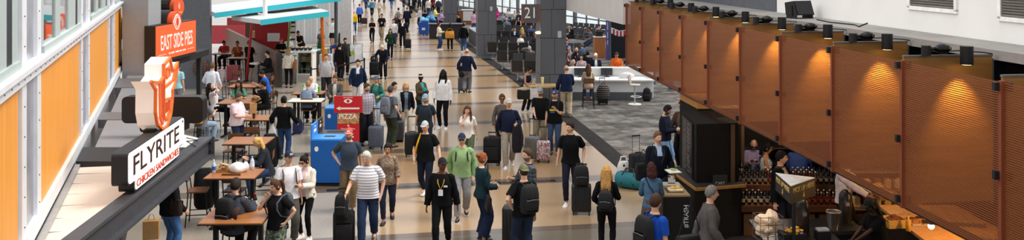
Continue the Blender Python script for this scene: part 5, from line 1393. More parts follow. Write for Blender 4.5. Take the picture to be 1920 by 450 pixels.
mb = MB(); a_, b_ = D(1146, 0, 47.5), D(1215, 0, 47.5); mb.box(((a_.x + b_.x) / 2, 47.6, 1.7), (b_.x - a_.x, .2, 3.4)); struct('wall_gate_dark', mb, M('1d1c20', .8), 'dark wall carrying the bunting', 'wall')
r = thing('bunting', 'string of red and white bunting flags on the dark wall', 'bunting')
q0, q1 = D(1146, 52, 46), D(1176, 56, 45)
mb = MB(); mb.tube([q0, (q0 + q1) / 2 - Vector((0, 0, .12)), q1], .012, 5); obj('string', mb, WHITE, r)
for j in range(9):
    t = (j + .5) / 9; q = q0.lerp(q1, t) - Vector((0, 0, .12 * 4 * t * (1 - t))); mb = MB(); mb.prism([q + Vector((-.045, 0, 0)), q + Vector((.045, 0, 0)), q + Vector((.045, 0, -.28)), q + Vector((-.045, 0, -.28))], (0, .01, 0)); obj('flag', mb, M('b52a35' if j % 2 else 'e9e6ea', .7), r)
def flag(px, py, label, z=1.15):
    r = thing('small_flag', label, 'flag', P(px, py, z), 0)
    mb = MB(); mb.tube([(0, 0, 0), (.08, 0, .6)], .008, 5); mb.cyl((0, 0), .05, 0, .02, 10); obj('staff', mb, M('b09a60', .4), r)
    mb = MB()
    for j in range(5): mb.box((.16, 0, .56 - j * .045), (.2, .008, .045), mi=j % 2)
    obj('cloth', mb, [M('b52a35', .8), M('eeeeee', .8)], r); mb = MB(); mb.box((.10, 0, .53), (.08, .012, .11)); obj('canton', mb, M('2a3a70', .8), r)
flag(1117, 76, 'small striped flag on the wooden podium'); bpy.data.objects['small_flag'].location = P(1130, 107) + Vector((-.42, 0, 1.16))
# far gate podium and desks between the two far columns
r = thing('podium', 'far wooden gate podium beyond the dark counter', 'podium', P(872, 46), 0)
mb = MB(); mb.box((0, 0, .6), (1.3, .6, 1.2)); obj('cabinet', mb, M('8a5a34', .5, var=.15), r); mb = MB(); mb.box((.2, 0, 1.24), (1.0, .7, .06)); mb.box((.25, -.31, .75), (.8, .02, .8)); obj('top', mb, M('e2e0dc', .5), r)
r = thing('counter', 'dark standing counter beside the far blue bins', 'counter', P(838, 72), 0)
mb = MB(); mb.box((0, 0, .5), (2.4, .6, 1.0)); obj('body', mb, M('262629', .6), r); mb = MB(); mb.box((0, -.05, 1.03), (2.6, .8, .05)); obj('top', mb, M('6a6470', .5), r)
r = thing('counter', 'low dark counter along the concourse edge near the far columns', 'counter', P(893, 83), math.radians(100))
mb = MB(); mb.box((0, 0, .45), (4.0, .5, .9)); obj('body', mb, M('3a3a3d', .6), r); mb = MB(); mb.box((0, 0, .93), (4.1, .6, .05)); obj('top', mb, M('9a9a9a', .4, .4), r)
flag(900, 50, 'small flag hanging near the far grey column', 1.3)
# ---------------------------------------------------------------- loose luggage
suitcase(P(1130, 196), math.radians(8), 'black suitcase under a patterned wrap beside the tall desk chair', '1a1a1c', .38, .42, .24, .50)
q = P(1131, 196); o = thing('patterned_wrap', 'grey striped wrap bag draped over the black suitcase at the desk', 'bag', (q.x, q.y, .44), math.radians(8))
mb = MB(); mb.loft([[(.27 * k_ * math.cos(t), .19 * k_ * math.sin(t), z) for t in [2 * PI * j / 18 for j in range(18)]] for z, k_ in ((-.22, .85), (-.15, 1), (.1, .95), (.25, .7), (.33, .3))]); obj('cloth', mb, M('2b2524', .9, kind='hstripe', c2='8a7d76', scale=13), o, smooth=True); mb = MB(); mb.tube([(-.1, 0, .3), (0, 0, .42), (.1, 0, .3)], .012, 6); obj('handle', mb, BLK, o)
backpack_at(P(1213, 189) + Vector((0, 0, .25)), math.radians(170), 'black backpack standing on the carpet right of the desk stool', h=.5, straps=False)
suitcase(P(437, 153), 0, 'pink red hard suitcase in the dining corner', 'c2606a', .55, .68, .28, 0)
suitcase(P(765, 92), math.radians(10), 'black suitcase pulled by the man in dark suit', '1a1a1c', .38, .55, .24, .45, True)
suitcase(P(716 - 14, 143), math.radians(5), 'black suitcase in front of the stooping man', '151517', .45, .62, .26, .35, True)
backpack_at(P(703, 141) + Vector((0, -.1, .78)), PI, 'dark bag on top of the suitcase of the stooping man', h=.34, w=.36, straps=False)
suitcase(P(868, 173), math.radians(-5), 'grey hard suitcase rolled by the man in navy jacket', '4c4d52', .40, .56, .25, .4)
q = P(867, 173); backpack_at(q + Vector((0, -.02, .86)), PI, 'black backpack riding on the grey suitcase of the man in navy', h=.44, straps=False)
suitcase(P(705, 279), 0, 'slate blue hard suitcase with raised handle behind the second bin', '56606e', .42, .60, .26, .48)
suitcase(P(744, 266), math.radians(15), 'dark grey hard suitcase beside the man with grey backpack', '3a3d45', .40, .58, .25, .45)
suitcase(P(686, 267), 0, 'black suitcase right behind the pizza stand', '131315', .44, .70, .28, .2, True)
suitcase(P(773, 293), math.radians(10), 'black suitcase beside the man in black tee with yellow strap', '17171a', .42, .60, .26, .42)
suitcase(P(923, 309), math.radians(-5), 'soft black suitcase left of the man holding a dark coat', '131315', .46, .68, .28, .1, True)
suitcase(P(999, 301), math.radians(-8), 'grey hard suitcase in front of the man in black tee', '6a6865', .42, .60, .26, .45)
suitcase(P(1019, 304), math.radians(-6), 'colourful patterned suitcase next to the grey one', w=.36, h=.52, t=.24, handle=.35, mat=M('252a5a', .5, kind='multi', c2='c94a6a,e8e0d8,2a8a9a,d9782a,1d2550', scale=22))
suitcase(P(1090, 401), math.radians(-5), 'black ribbed suitcase of the man in black polo', '1b1c20', .42, .58, .26, .40)
q = P(1087, 400); backpack_at(q + Vector((.02, -.08, .84)), PI, 'black backpack strapped on the ribbed black suitcase', h=.46, w=.33, straps=False)
suitcase(P(645, 463), math.radians(8), 'black soft suitcase rolled ahead by the white-haired man', '121214', .40, .62, .26, .40, True)
q = P(645, 463); backpack_at(q + Vector((-.02, -.05, .82)), PI, 'floppy black bag slung on the suitcase of the white-haired man', h=.44, w=.26, straps=False)
suitcase(P(966, 470), math.radians(-10), 'tall black suitcase in front of the man in olive cap', '18181b', .46, .78, .30, .12)
r = thing('duffel_bag', 'teal duffel bag on the floor behind the woman in denim', 'bag', P(1181, 353), math.radians(-30))
mb = MB(); mb.loft([[(x, .19 * k_ * math.cos(t), .19 + .19 * k_ * math.sin(t)) for t in [2 * PI * j / 16 for j in range(16)]] for x, k_ in ((-.34, .6), (-.32, .92), (-.15, 1), (.15, 1), (.32, .92), (.34, .6))]); obj('bag_body', mb, M('1f6d78', .7, var=.15), r, smooth=True)
mb = MB()
for s in (-1, 1): mb.tube([(s * .15, -.19, .12), (s * .15, -.12, .34), (s * .1, -.02, .46), (0, 0, .47)], .014, 6); mb.tube([(s * .15, .19, .12), (s * .15, .12, .34), (s * .1, .02, .46), (0, 0, .47)], .014, 6)
obj('handle', mb, BLK, r); mb = MB(); mb.box((.0, 0, .385), (.5, .02, .01)); obj('zip', mb, BLK, r)
r = thing('shopping_bag', 'white plastic carrier bag behind the teal duffel', 'bag', P(1169, 331), .2)
mb = MB(); mb.loft([[(.17 * k_ * math.cos(t) * (1 + .1 * math.sin(4 * t)), .11 * k_ * math.sin(t), z) for t in [2 * PI * j / 18 for j in range(18)]] for z, k_ in ((0, .85), (.05, 1), (.28, .95), (.38, .7))]); obj('bag_body', mb, M('e2dfdc', .6), r, smooth=True); mb = MB(); mb.tube([(-.1, 0, .36), (-.06, 0, .5), (.06, 0, .5), (.1, 0, .36)], .02, 6); obj('handle', mb, M('e2dfdc', .6), r); mb = MB(); mb.ell((-.02, -.1, .3), (.03, .012, .03), 8, 6); obj('dark_mark', mb, BLK, r)
suitcase(P(1196, 336), math.radians(20), 'black suitcase beside the man in navy blazer', '17171a', .42, .58, .26, .42, True)
r = thing('tote_bag', 'white canvas tote hanging under the near table', 'bag', P(486, 440, .42), .3)
mb = MB(); mb.loft([[(x * .19 * k_, y * .06 * k_, z) for x, y in ((-1, -1), (1, -1), (1, 1), (-1, 1))] for z, k_ in ((0, .95), (.1, 1.1), (.38, 1))]); obj('bag_body', mb, M('dcd6cc', .9), r)
mb = MB(); mb.tube([(-.12, -.05, .37), (-.08, -.05, .58), (.08, -.05, .58), (.12, -.05, .37)], .012, 6); obj('handle', mb, M('dcd6cc', .9), r)
suitcase(P(683, 46), 0, 'small black and pink bag beside the woman in blue sweater', '3a2030', .5, .5, .3, 0, True)
backpack_at(P(584, 252) + Vector((-.45, 0, .24)), 0, 'patterned dark blue backpack on the floor under the white table', '2a2f58', .44, straps=False)
for px, py, lab in ((383, 410, 'black jacket hanging on the tall chair left of the bottle table'), (506, 330, 'black coat over the chair of the blond woman'), (508, 148, 'black jacket over the chair by the wood partition')):
    q = P(px, py); r = thing('draped_jacket', lab, 'jacket', (q.x, q.y, .0), .3)
    mb = MB(); mb.loft([[(.20 * k_ * math.cos(t) * (1 + .1 * math.sin(5 * t)), .09 * k_ * math.sin(t) * (1 + .15 * math.cos(3 * t)), z) for t in [2 * PI * j / 18 for j in range(18)]] for z, k_ in ((.22, .8), (.3, 1), (.6, 1.05), (.95, .95), (1.06, .6))]); obj('cloth', mb, M('121214', .9, var=.2), r, smooth=True); mb = MB(); mb.tube([(.18, 0, .98), (.23, -.02, .7), (.22, 0, .42)], [.05, .055, .04], 8); obj('sleeve', mb, M('121214', .9), r)
# ---------------------------------------------------------------- cafe on the right
KB = M('100f0e', .7, var=.15, spec=.15); WEDGE = M('9a7038', .45, var=.12)
kx, ky = 3.98, 18.3
kd = thing('kiosk_column', 'black menu column with plywood header at the cafe corner', 'kiosk')
e = Vector((-.105, 1, 0)).normalized()
A0 = Vector((kx, ky, 0)); A1 = A0 + e * 1.27; B0 = A0 + Vector((.95, .1, 0)); B1 = B0 + e * 1.27
mb = MB(); mb.loft([[A0, B0, B1, A1], [p + Vector((0, 0, 2.22)) for p in (A0, B0, B1, A1)]]); obj('column_body', mb, KB, kd)
mb = MB(); mb.loft([[p + Vector((0, 0, 2.23)) for p in (A0, B0, B1, A1)], [p + Vector((0, 0, 2.43)) for p in (A0, B0, B1, A1)]]); obj('plywood_header', mb, M('a8722f', .55, var=.15, scale=8, kind='wood', c2='x'), kd)
mb = MB(); mb.box((4.35, 16.81, 1.1), (.08, .03, 2.16)); p = A0.lerp(B0, 1.05); mb.box((p.x, p.y + .02, 1.25), (.07, .03, 2.4)); obj('wood_strip', mb, M('4a3318', .5), kd)
n = Vector((-1, -.105, 0)).normalized()
mb = MB(); mb.slab([(3.62, 16.75), (4.48, 16.85), (4.6, 18.2), (3.62, 18.2)], 0, 2.2); obj('column_base', mb, KB, kd)
bf = lambda t: Vector((3.62, 16.85 + 1.3 * t, 0))
mb = MB(); p = bf(.5); mb.box((p.x - .02, p.y, 1.60), (.03, .95, 1.1)); brd = obj('menu_board', mb, M('191412', .4), kd)
rr = random.Random(4); mb = MB()
for j in range(22):
    z = 2.08 - j * .045
    for t, ln in ((.38, rr.uniform(.14, .3)), (.66, rr.uniform(.08, .16))):
        if rr.random() < .85: p = bf(t); mb.box((p.x - .037, p.y, z), (.004, ln, .012))
obj('menu_lines', mb, M('6e6a66', .6), brd)
# counter round the column
cb = thing('bar_counter', 'black bar counter with wood edge at the cafe corner', 'counter')
C0, C1, C2 = P(1258, 318, 1.05), P(1305, 352, 1.05), P(1398, 345, 1.05)
mb = MB(); q = [C0, C1, C2, Vector((4.56, 16.82, 1.05)), Vector((3.6, 16.72, 1.05)), Vector((3.6, 18.0, 1.05))]
mb.loft([[p - Vector((0, 0, .05)) for p in q], q]); obj('counter_top', mb, M('2a2522', .4), cb)
mb = MB()
for a_, b_ in ((C0, C1), (C1, C2)):
    dd = (b_ - a_); mb.box((a_ + b_) / 2 - Vector((0, .012, .03)), (dd.length, .03, .055), rz=math.atan2(dd.y, dd.x))
obj('wood_edge', mb, WEDGE, cb)
mb = MB(); q2 = [C0 + Vector((.1, .05, 0)), C1 + Vector((0, .1, 0)), C2 + Vector((-.05, .1, 0)), Vector((4.5, 16.82, 0)), Vector((3.61, 16.73, 0)), Vector((3.6, 17.98, 0))]
mb.loft([[Vector((p.x, p.y, 0)) for p in q2], [Vector((p.x, p.y, 1.0)) for p in q2]]); obj('counter_front', mb, M('100f0f', .6), cb)
# trash station
t0, t1 = P(1243, 366, 1.02), P(1293, 366, 1.02)
ts = thing('trash_station', 'black waste cabinet with wood tray top marked #TRASH', 'bin', ((t0.x + t1.x) / 2, t0.y, 0), math.radians(2))
w = t1.x - t0.x
mb = MB(); mb.box((0, .45, .5), (w, .9, 1.0)); obj('cabinet', mb, M('100f0f', .6), ts); mb = MB(); mb.box((0, .45, 1.005), (w + .03, .93, .03)); obj('wood_top', mb, M('8d7350', .5), ts)
mb = MB(); mb.box((.02, .35, 1.022), (w * .62, .36, .008)); obj('opening', mb, M('3a2c1c', .6), ts); letters_fit('#TRASH', .42, .10, M('d9d9d6', .5), ts, (w * .38, -.004, .62)).rotation_euler = (0, -PI / 2, 0)
for j, (dx, dy, lab) in enumerate(((0, .75, 'grey tray lying on the waste cabinet'),)):
    r = thing('tray', lab, 'tray', ts.location + Vector((dx, dy, 1.02)), 0); mb = MB(); mb.box((0, 0, .012), (.42, .26, .024), bev=.01); obj('tray_body', mb, M('9a958c', .5), r); mb = MB(); mb.box((.05, 0, .03), (.14, .03, .012)); obj('cutlery', mb, M('2c2826', .5), r)
r = thing('food_box', 'open paper box of bread on the waste cabinet', 'food', ts.location + Vector((.04, .3, 1.025)), .1)
mb = MB(); mb.box((0, 0, .02), (.26, .2, .04), bev=.01); obj('box', mb, M('d9c8a0', .7), r); mb = MB(); mb.ell((-.05, 0, .05), (.07, .06, .035)); mb.ell((.06, .02, .05), (.06, .06, .035)); obj('bread', mb, M('c9a05a', .7), r)
r = thing('floor_sign', 'small black sign reading CART ONLY on a thin post', 'sign', P(1350, 445), 0)
mb = MB(); mb.cyl((0, 0), .02, 0, .9, 10); mb.cyl((0, 0), .15, 0, .03, 16); obj('post', mb, BLK, r); mb = MB(); mb.box((0, 0, 1.05), (.28, .03, .34)); obj('panel', mb, M('1a1f1c', .5), r)
letters_fit('CART', .18, .06, M('9aa58c', .6), r, (0, -.018, 1.06)); letters_fit('ONLY', .18, .06, M('9aa58c', .6), r, (0, -.018, .97))
# bottle shelves
x0, x1 = 4.5, 7.2
sh_ = thing('bottle_shelf', 'stepped wooden shelf unit full of bottles behind the cafe counter', 'shelf', (0, 0, 0))
WS = M('5c3820', .5, var=.2, scale=6, kind='wood', c2='x')
mb = MB(); mb.box(((x0 + x1) / 2, 16.93, .54), (x1 - x0, .42, .12)); mb.box(((x0 + x1) / 2, 17.52, .84), (x1 - x0, .76, .12)); obj('shelf_board', mb, WS, sh_)
mb = MB(); mb.box(((x0 + x1) / 2, 17.5, .25), (x1 - x0, .7, .5)); mb.box(((x0 + x1) / 2, 17.6, .64), (x1 - x0, .4, .3)); obj('unit_body', mb, M('1d1511', .7), sh_)
mb = MB()
for j in range(7): mb.box((x0 + .2 + j * .37, 16.95, .22), (.28, .38, .42))
obj('cardboard_box', mb, M('6a4626', .7), sh_)
def proto_bottle(kind):
    c, capc, lab = {'dark': ('171314', '2a2a2c', '8d8577'), 'amber': ('3a1c0c', 'd9dde2', '8a4826'), 'white': ('1a1618', 'b9b5ad', 'c9b48a'), 'red': ('3c150c', 'd4d8dc', '7d3420')}[kind]
    return c, capc, lab
rows = [('upper', 17.24, .90), ('upper', 17.43, .90), ('upper', 17.62, .90), ('lower', 16.82, .60), ('lower', 17.0, .60)]
protos = {}
names = {'upper0': 'front', 'upper1': 'middle', 'upper2': 'rear', 'lower0': 'front', 'lower1': 'rear'}
for ri, (nm, y, z) in enumerate(rows):
    k_ = 0; x = x0 + .06
    while x < x1 - .05:
        sec = 'dark' if x < 5.2 else ('amber' if x < 6.2 else 'dark')
        if nm == 'lower': sec = 'white' if x < 4.95 else ('dark' if x < 5.4 else ('red' if x < 6.5 else 'amber'))
        row = ('front', 'middle', 'rear')[ri if ri < 3 else (ri - 3) * 2]
        lab = '%s bottle in the %s row of the %s cafe shelf' % ({'dark': 'dark capped', 'amber': 'amber pale-capped', 'white': 'dark cream-labelled', 'red': 'red pale-capped'}[sec], row, nm)
        grp = '%s bottles, %s row, %s shelf' % (sec, row, nm)
        if sec not in protos:
            c, capc, lb = proto_bottle(sec); protos[sec] = bottle((x, y, z), .25, .036, c, capc, lab, lb, group=grp)
        else: dup(protos[sec], (x, y, z), 0, lab, grp)
        x += .112 if nm == 'upper' else .118
for j in range(3):
    bottle((x0 + .08 + j * .1, 17.8, .90), .36, .042, '0f100f', '1a1a1a', 'tall dark wine bottle at the left end of the upper cafe shelf', 'c9c2b0', group='tall wine bottles at the shelf end')
# hanging pick-up sign
pk = thing('pickup_sign', 'black three-sided sign lettered PICK UP HERE with arrows', 'sign')
T = [P(1454, 325, 1.98), P(1483, 350, 1.98), P(1529, 334, 1.98)]
T = [Vector((p.x, p.y, 1.98)) for p in T]
dn = Vector((0, 0, -.27))
mb = MB(); mb.loft([[p + dn for p in T], T]); obj('sign_body', mb, M('26221f', .5), pk)
mb = MB(); mb.loft([[p + Vector((0, 0, .002)) for p in T], [p + Vector((0, 0, .01)) for p in T]]); obj('sign_top', mb, M('c9c3bc', .6), pk)
GOLD = M('c8a860', .5)
for a_, b_ in ((T[0], T[1]), (T[1], T[2])):
    dd = b_ - a_; rz = math.atan2(dd.y, dd.x); nrm = Vector((dd.y, -dd.x, 0)).normalized(); c = (a_ + b_) / 2 + nrm * .006
    letters_fit('PICK UP HERE', dd.length * .84, .075, GOLD, pk, c + Vector((0, 0, -.075)), rz)
    mb = MB(); plate(mb, [(-.012, -.02), (.012, -.02), (.012, -.07), (.035, -.07), (0, -.105), (-.035, -.07), (-.012, -.07)], -.003, .003); obj('gold_arrow', mb, GOLD, pk, c + Vector((0, 0, -.125)), rz)
mb = MB(); c = (T[0] + T[1] + T[2]) / 3; mb.cyl((c.x, c.y), .03, 1.0, 1.98, 10); mb.cyl((c.x, c.y), .1, .98, 1.0, 14); obj('post', mb, BLK, pk)
# front service counter
sc_ = thing('service_counter', 'black cafe service counter along the bottom of the picture', 'counter')
mb = MB(); mb.slab([(3.95, 13.0), (5.2, 12.75), (5.2, 13.95), (5.8, 14.0), (5.8, 14.7), (4.05, 14.6)], .92, .98); obj('counter_top', mb, M('1a1817', .35), sc_)
mb = MB(); mb.slab([(4.05, 13.1), (5.1, 12.85), (5.1, 14.05), (5.7, 14.1), (5.7, 14.6), (4.15, 14.5)], 0, .92); obj('counter_body', mb, M('0f0e0e', .6), sc_)
fc = thing('food_counter', 'warmly lit wooden food preparation counter at the right', 'counter')
mb = MB(); mb.slab([(6.45, 12.2), (8.0, 12.0), (8.0, 15.4), (6.6, 15.4)], .95, 1.0); obj('counter_top', mb, M('c9935a', .4, var=.12), fc)
mb = MB(); mb.slab([(6.5, 12.3), (7.95, 12.1), (7.95, 15.35), (6.65, 15.35)], 0, .95); obj('counter_body', mb, M('2a1c14', .6), fc)
mb = MB(); mb.slab([(7.1, 12.4), (8.0, 12.0), (8.0, 13.4), (7.4, 13.6)], 1.0, 1.006); obj('steel_strip', mb, M('9aa0a8', .3, .7), fc)
def tray(px, py, w, d_, h, c, fill, label, z=1.0):
    r = thing('food_pan', label, 'food pan', P(px, py, z), .1)
    mb = MB(); mb.loft([[(x * w / 2 * k_, y * d_ / 2 * k_, zz) for x, y in ((-1, -1), (1, -1), (1, 1), (-1, 1))] for zz, k_ in ((0, .92), (h, 1), (h, .93), (h * .7, .9))]); obj('pan', mb, M(c, .4), r)
    mb = MB(); rr = random.Random(int(px))
    for j in range(16): mb.ell((rr.uniform(-.4, .4) * w, rr.uniform(-.38, .38) * d_, h * .85 + rr.uniform(0, .02)), (.05, .045, .03), 7, 5)
    obj('food', mb, M(fill, .7, var=.3, scale=30), r, smooth=True)
    return r
tray(1676, 424, .34, .3, .14, 'c9a050', '7a3c16', 'brass food pan behind the serving woman')
tray(1700, 408, .5, .16, .03, '3a2c22', 'c9925a', 'dark tray of bread left of the yellow bottle')
tray(1726, 420, .4, .2, .04, 'c9bfae', 'b5702c', 'long food tray right of the yellow bottle')
tray(1660, 372, .4, .3, .12, 'b08040', 'c98a40', 'far food pan glowing under the heat lamp')
tray(1640, 360, .4, .3, .12, 'b0a090', 'd9b080', 'far food pan left of the glowing one')
bottle(P(1703, 433, 1.0), .24, .042, 'e0a030', 'd9b05a', 'yellow sauce bottle on the warm counter')
r = thing('heat_lamp', 'glowing round bulb under the copper screens', 'lamp', D(1746, 424, 12.6), 0); mb = MB(); mb.ell((0, 0, 0), (.045, .045, .045)); obj('bulb', mb, M('ffe0b0', .4, emit=9), r); mb = MB(); mb.cyl((0, .0), .05, .03, .09, 12); mb.tube([(-.12, .03, .06), (.7, -.2, .06)], .03, 8); obj('lamp_bar', mb, M('6b4a2a', .5), r)
r = thing('food_rack', 'glowing warm shelf of food behind the serving woman', 'food rack', (7.3, 16.6, 0), 0)
mb = MB(); mb.box((0, .3, .8), (1.6, .1, 1.6)); obj('rack_back', mb, M('3a2818', .6), r)
for j in range(3): mb = MB(); mb.box((0, .1, .6 + j * .36), (1.5, .45, .03)); obj('rack_shelf', mb, M('a08a70', .4, .5), r)
rr = random.Random(8)
for j in range(14):
    q = (6.70 + (j % 7) * .2, 16.62, .62 + .36 * (j // 7) + .0); o = obj('food_packet', MB().box((0, 0, .10), (.13, .16, .2), bev=.02), M(rr.choice(['c9783a', 'd9b070', 'b5402a', 'e0c8a0', '8a4a20']), .6), None, q); tag(o, 'packet on the warm food rack behind the serving woman', 'packet', 'packets on the warm rack')
def domed(px, py, label):
    r = thing('cup_dispenser', label, 'dispenser', P(px, py, .98), 0)
    mb = MB(); mb.lathe([(.09, 0), (.105, .02), (.105, .40), (.09, .50), (.05, .56), (.01, .575)], n=20); obj('dispenser_shell', mb, M('4b4038', .22, .55, var=.2, scale=7), r, smooth=True)
    mb = MB(); mb.lathe([(.108, .42), (.098, .50), (.055, .568), (.01, .583)], n=20); obj('domed_lid', mb, M('141312', .4), r, smooth=True); mb = MB(); mb.lathe([(.12, 0), (.12, .02)], n=20); obj('base_ring', mb, BLK, r)
    mb = MB(); mb.box((.0, -.107, .36), (.06, .006, .06)); obj('dispenser_label', mb, M('8d8378', .5), r)
domed(1505, 440, 'domed dark cup dispenser left of the steel bucket'); domed(1585, 420, 'domed dark cup dispenser behind the steel bucket')
r = thing('steel_bucket', 'shiny steel bucket between the two domed dispensers', 'bucket', P(1563, 428, .98), 0)
mb = MB(); mb.lathe([(.085, 0), (.12, .27), (.125, .28), (.115, .275), (.08, .02)], n=20); obj('bucket_body', mb, M('9a9189', .2, .85), r, smooth=True); mb = MB(); mb.tube([(.123 * math.cos(t), .123 * math.sin(t), .278) for t in [2 * PI * j / 20 for j in range(21)]], .006, 5); mb.box((0, 0, .24), (.2, .05, .05)); obj('rim', mb, M('b9b2a8', .25, .8), r)
r = thing('napkin_holder', 'black box of white napkins on the cafe counter', 'napkins', P(1542, 448, .98), .1)
mb = MB(); mb.box((0, 0, .07), (.22, .16, .14), bev=.01); obj('holder', mb, BLK, r); mb = MB()
for j in range(5): mb.box((0, .05 - j * .025, .15), (.18, .008, .04))
obj('napkin', mb, M('c9ccd4', .8), r)
r = thing('wire_basket', 'wire basket stuffed with pale paper bags', 'basket', P(1440, 448, .98), .15)
mb = MB()
for z in (.02, .14, .26, .38):
    for a_, b_ in (((-.19, -.14), (.19, -.14)), ((.19, -.14), (.19, .14)), ((.19, .14), (-.19, .14)), ((-.19, .14), (-.19, -.14))): mb.tube([(a_[0], a_[1], z), (b_[0], b_[1], z)], .006, 5)
for x in (-.19, -.06, .06, .19):
    for y in (-.14, .14): mb.tube([(x, y, 0), (x, y, .40)], .005, 5)
obj('wire_frame', mb, M('6a6058', .35, .6), r)
rr = random.Random(21)
for j in range(9):
    mb = MB(); mb.box((rr.uniform(-.10, .10), rr.uniform(-.08, .08), .10 + .035 * j), (.22, .16, .10), R=Matrix.Rotation(rr.uniform(-.5, .5), 3, 'Y') @ Matrix.Rotation(rr.uniform(-.5, .5), 3, 'X') @ Matrix.Rotation(rr.uniform(0, 2), 3, 'Z'), bev=.03); o = obj('paper_bag', mb, M('e8c9a8', .8, var=.06), None, r.location, .15); tag(o, 'pale paper bag stuffed in the wire basket', 'paper bag', 'paper bags in the wire basket')
r = thing('chip_bowl', 'black box heaped with yellow chip packets', 'box', P(1485, 447, .98), 0)
mb = MB(); mb.box((0, 0, .05), (.38, .26, .10)); obj('box_body', mb, BLK, r); mb = MB(); rr = random.Random(3)
for j in range(22): mb.ell((rr.uniform(-.16, .16), rr.uniform(-.1, .1), .10 + rr.uniform(0, .05)), (.035, .03, .02), 6, 4, mi=1 if rr.random() < .25 else 0)
obj('packets', mb, [M('e0a82a', .5), M('8d7a8a', .5)], r)
r = thing('kitchen_shelf', 'steel kitchen shelf behind the seated man in lilac', 'shelf', P(1410, 295, 1.15), 0); r.location.z = 0
r.location.y = 19.1; r.location.x = 1430 * 0 + (1425 - 960) * 18.6 / 1600
mb = MB()
for z in (.9, 1.25, 1.9): mb.box((0, 0, z), (2.2, .4, .03))
obj('shelf_plate', mb, M('4a4744', .4, .5), r); mb = MB()
for sx in (-1, 1): mb.box((sx * 1.08, 0, 1.1), (.04, .4, 2.2))
obj('upright', mb, M('3a3836', .4, .5), r)
r = thing('papers', 'white paper sheets on the cafe counter behind the column', 'paper', P(1262, 322, 1.06), .2); mb = MB(); mb.box((0, 0, .01), (.25, .3, .02)); obj('sheet', mb, M('e8e4da', .8), r); mb = MB(); mb.box((.02, .05, .03), (.1, .14, .03)); obj('food', mb, M('a9b060', .7), r)
def warm(name, loc, e, col=(1, .56, .22), r_=.12):
    la = bpy.data.lights.new(name, 'POINT'); la.energy = e; la.color = col; la.shadow_soft_size = r_; o = bpy.data.objects.new(name, la); COL.objects.link(o); o.location = loc
warm('heat_light', (7.1, 13.2, 1.95), 60); warm('heat_light', (7.1, 15.9, 1.9), 22)
warm('cafe_light', (5.2, 17.6, 2.4), 24, (1, .86, .7)); warm('shelf_light', (5.4, 14.8, 2.3), 3, (1, .8, .6))
# ---------------------------------------------------------------- the people
def head_at(px, py, H):
    s = (py - HY) / (CZ - H); return Vector(((px - CX) / s, F / s, 0))
def who(px, py, yaw, label, H=1.75, res=None, floor=None, **k):
    """head top seen at photo position (px, py)"""
    ps = k.get('pose') or {}
    seat = ps.get('seat'); kk = H / 1.75
    top = H + (.012 if k.get('cap') or (k.get('hair') or ('short',))[0] not in ('bald', 'buzz') else 0)
    if seat is not None: top = seat + (.085 + .82) * kk - .02
    top -= .82 * kk * (1 - math.cos(math.radians(ps.get('lean', 0)))) + .0
    loc = head_at(px, py, top)
    if abs(ps.get('lean', 0)) > 5 or ps.get('side'):
        off = math.sin(math.radians(ps.get('lean', 0))) * .75 * kk; a = math.radians(yaw)
        loc = loc + Vector((-math.sin(a) * off, math.cos(a) * off, 0))
    if res is None:
        d = loc.y; res = 0 if d < 26 else (1 if d < 36 else (2 if d < 55 else 3))
    return person(loc, yaw, label, H=H, res=res, **k)
JE = ('jeans', '2f456b'); JL = ('jeans', '7f9cba'); BK = ('pants', '18181a'); KH = ('pants', 'a28b6a'); NV = ('pants', '1d2233')
# --- nearest figures in the concourse
who(655, 237, 4, 'man in slate blue t-shirt and red white cap with hand on hip', 1.80, top=('tee', '3c4654'), bot=('pants', '6e5a42'), beard=True, hair=('short', '4a3322'), cap=('cap', 'c0554a', 'd98a80', 'eeeeee'), pose=walk(.16, 1, **HIP_R, hp=4), shoes='2a2522')
who(689, 279, 2, 'white-haired man in striped polo shirt pushing a black suitcase', 1.83, top=('polo', 'e9e6e8', M('ebe8ea', .9, kind='hstripe', c2='4a4a66', scale=19)), bot=('jeans', '23304a'), hair=('short', 'bdb8b0'), fat=1.2, pose=walk(.26, -1, rh=(-.34, -.34, 1.02), lh=(.24, -.02, .9), hy=-14, hp=14, lean=6), shoes='6f665c')
who(727, 265, 4, 'woman in brown patterned blouse and dark jeans behind the striped polo man', 1.64, sex='f', skin='m', top=('blouse', '7a6858', M('7d6858', .9, kind='multi', c2='56453c,a8957f,6a4a3a,8d7a6a', scale=26)), bot=('slim', '1c2434'), hair=('bun', '17110e'), fat=1.15, pose=walk(.2, -1, hp=8))
pi_ = who(798, 223, -2, 'man in black tee with yellow strap and grey cap walking forward', 1.80, top=('tee', '131417'), bot=('slim', '182033'), cap=('cap', 'b5b5b5', 'a9a9a9'), hair=('short', '5a4230'), pose=walk(.3, 1, hy=-8, hp=6, lh=(.34, -.16, .92)), shoes=('e9e9e7', 'eeeeee'))
mb = MB(); mb.tube([pi_['U'](p) for p in ((-.10, .02, 1.47), (-.13, -.12, 1.38), (-.17, -.15, 1.25), (-.2, -.13, 1.1), (-.215, -.02, .98))], .018, 6); pi_['part']('yellow_strap', mb, M('d9a514', .8))
pi_ = who(829, 292, -4, 'man all in black with black cap and white pass on a lanyard', 1.76, skin='b', top=('sweater', '111113'), bot=('slim', '0e0e10'), cap=('cap', '0f0f11'), hair=('buzz', '120d0a'), pose=walk(.24, -1, lh=(.28, .05, .84), rh=(-.28, -.02, .84), hy=30), shoes='121212')
mb = MB(); mb.tube([pi_['U'](p) for p in ((-.07, -.02, 1.47), (-.055, -.15, 1.34), (0, -.165, 1.2), (.055, -.15, 1.34), (.07, -.02, 1.47))], .007, 5); pi_['part']('lanyard', mb, M('d9a92a', .6))
mb = MB(); mb.box(pi_['U']((0, -.175, 1.155)), (.085, .012, .11)); pi_['part']('pass_card', mb, M('e9e9ea', .5), smooth=False)
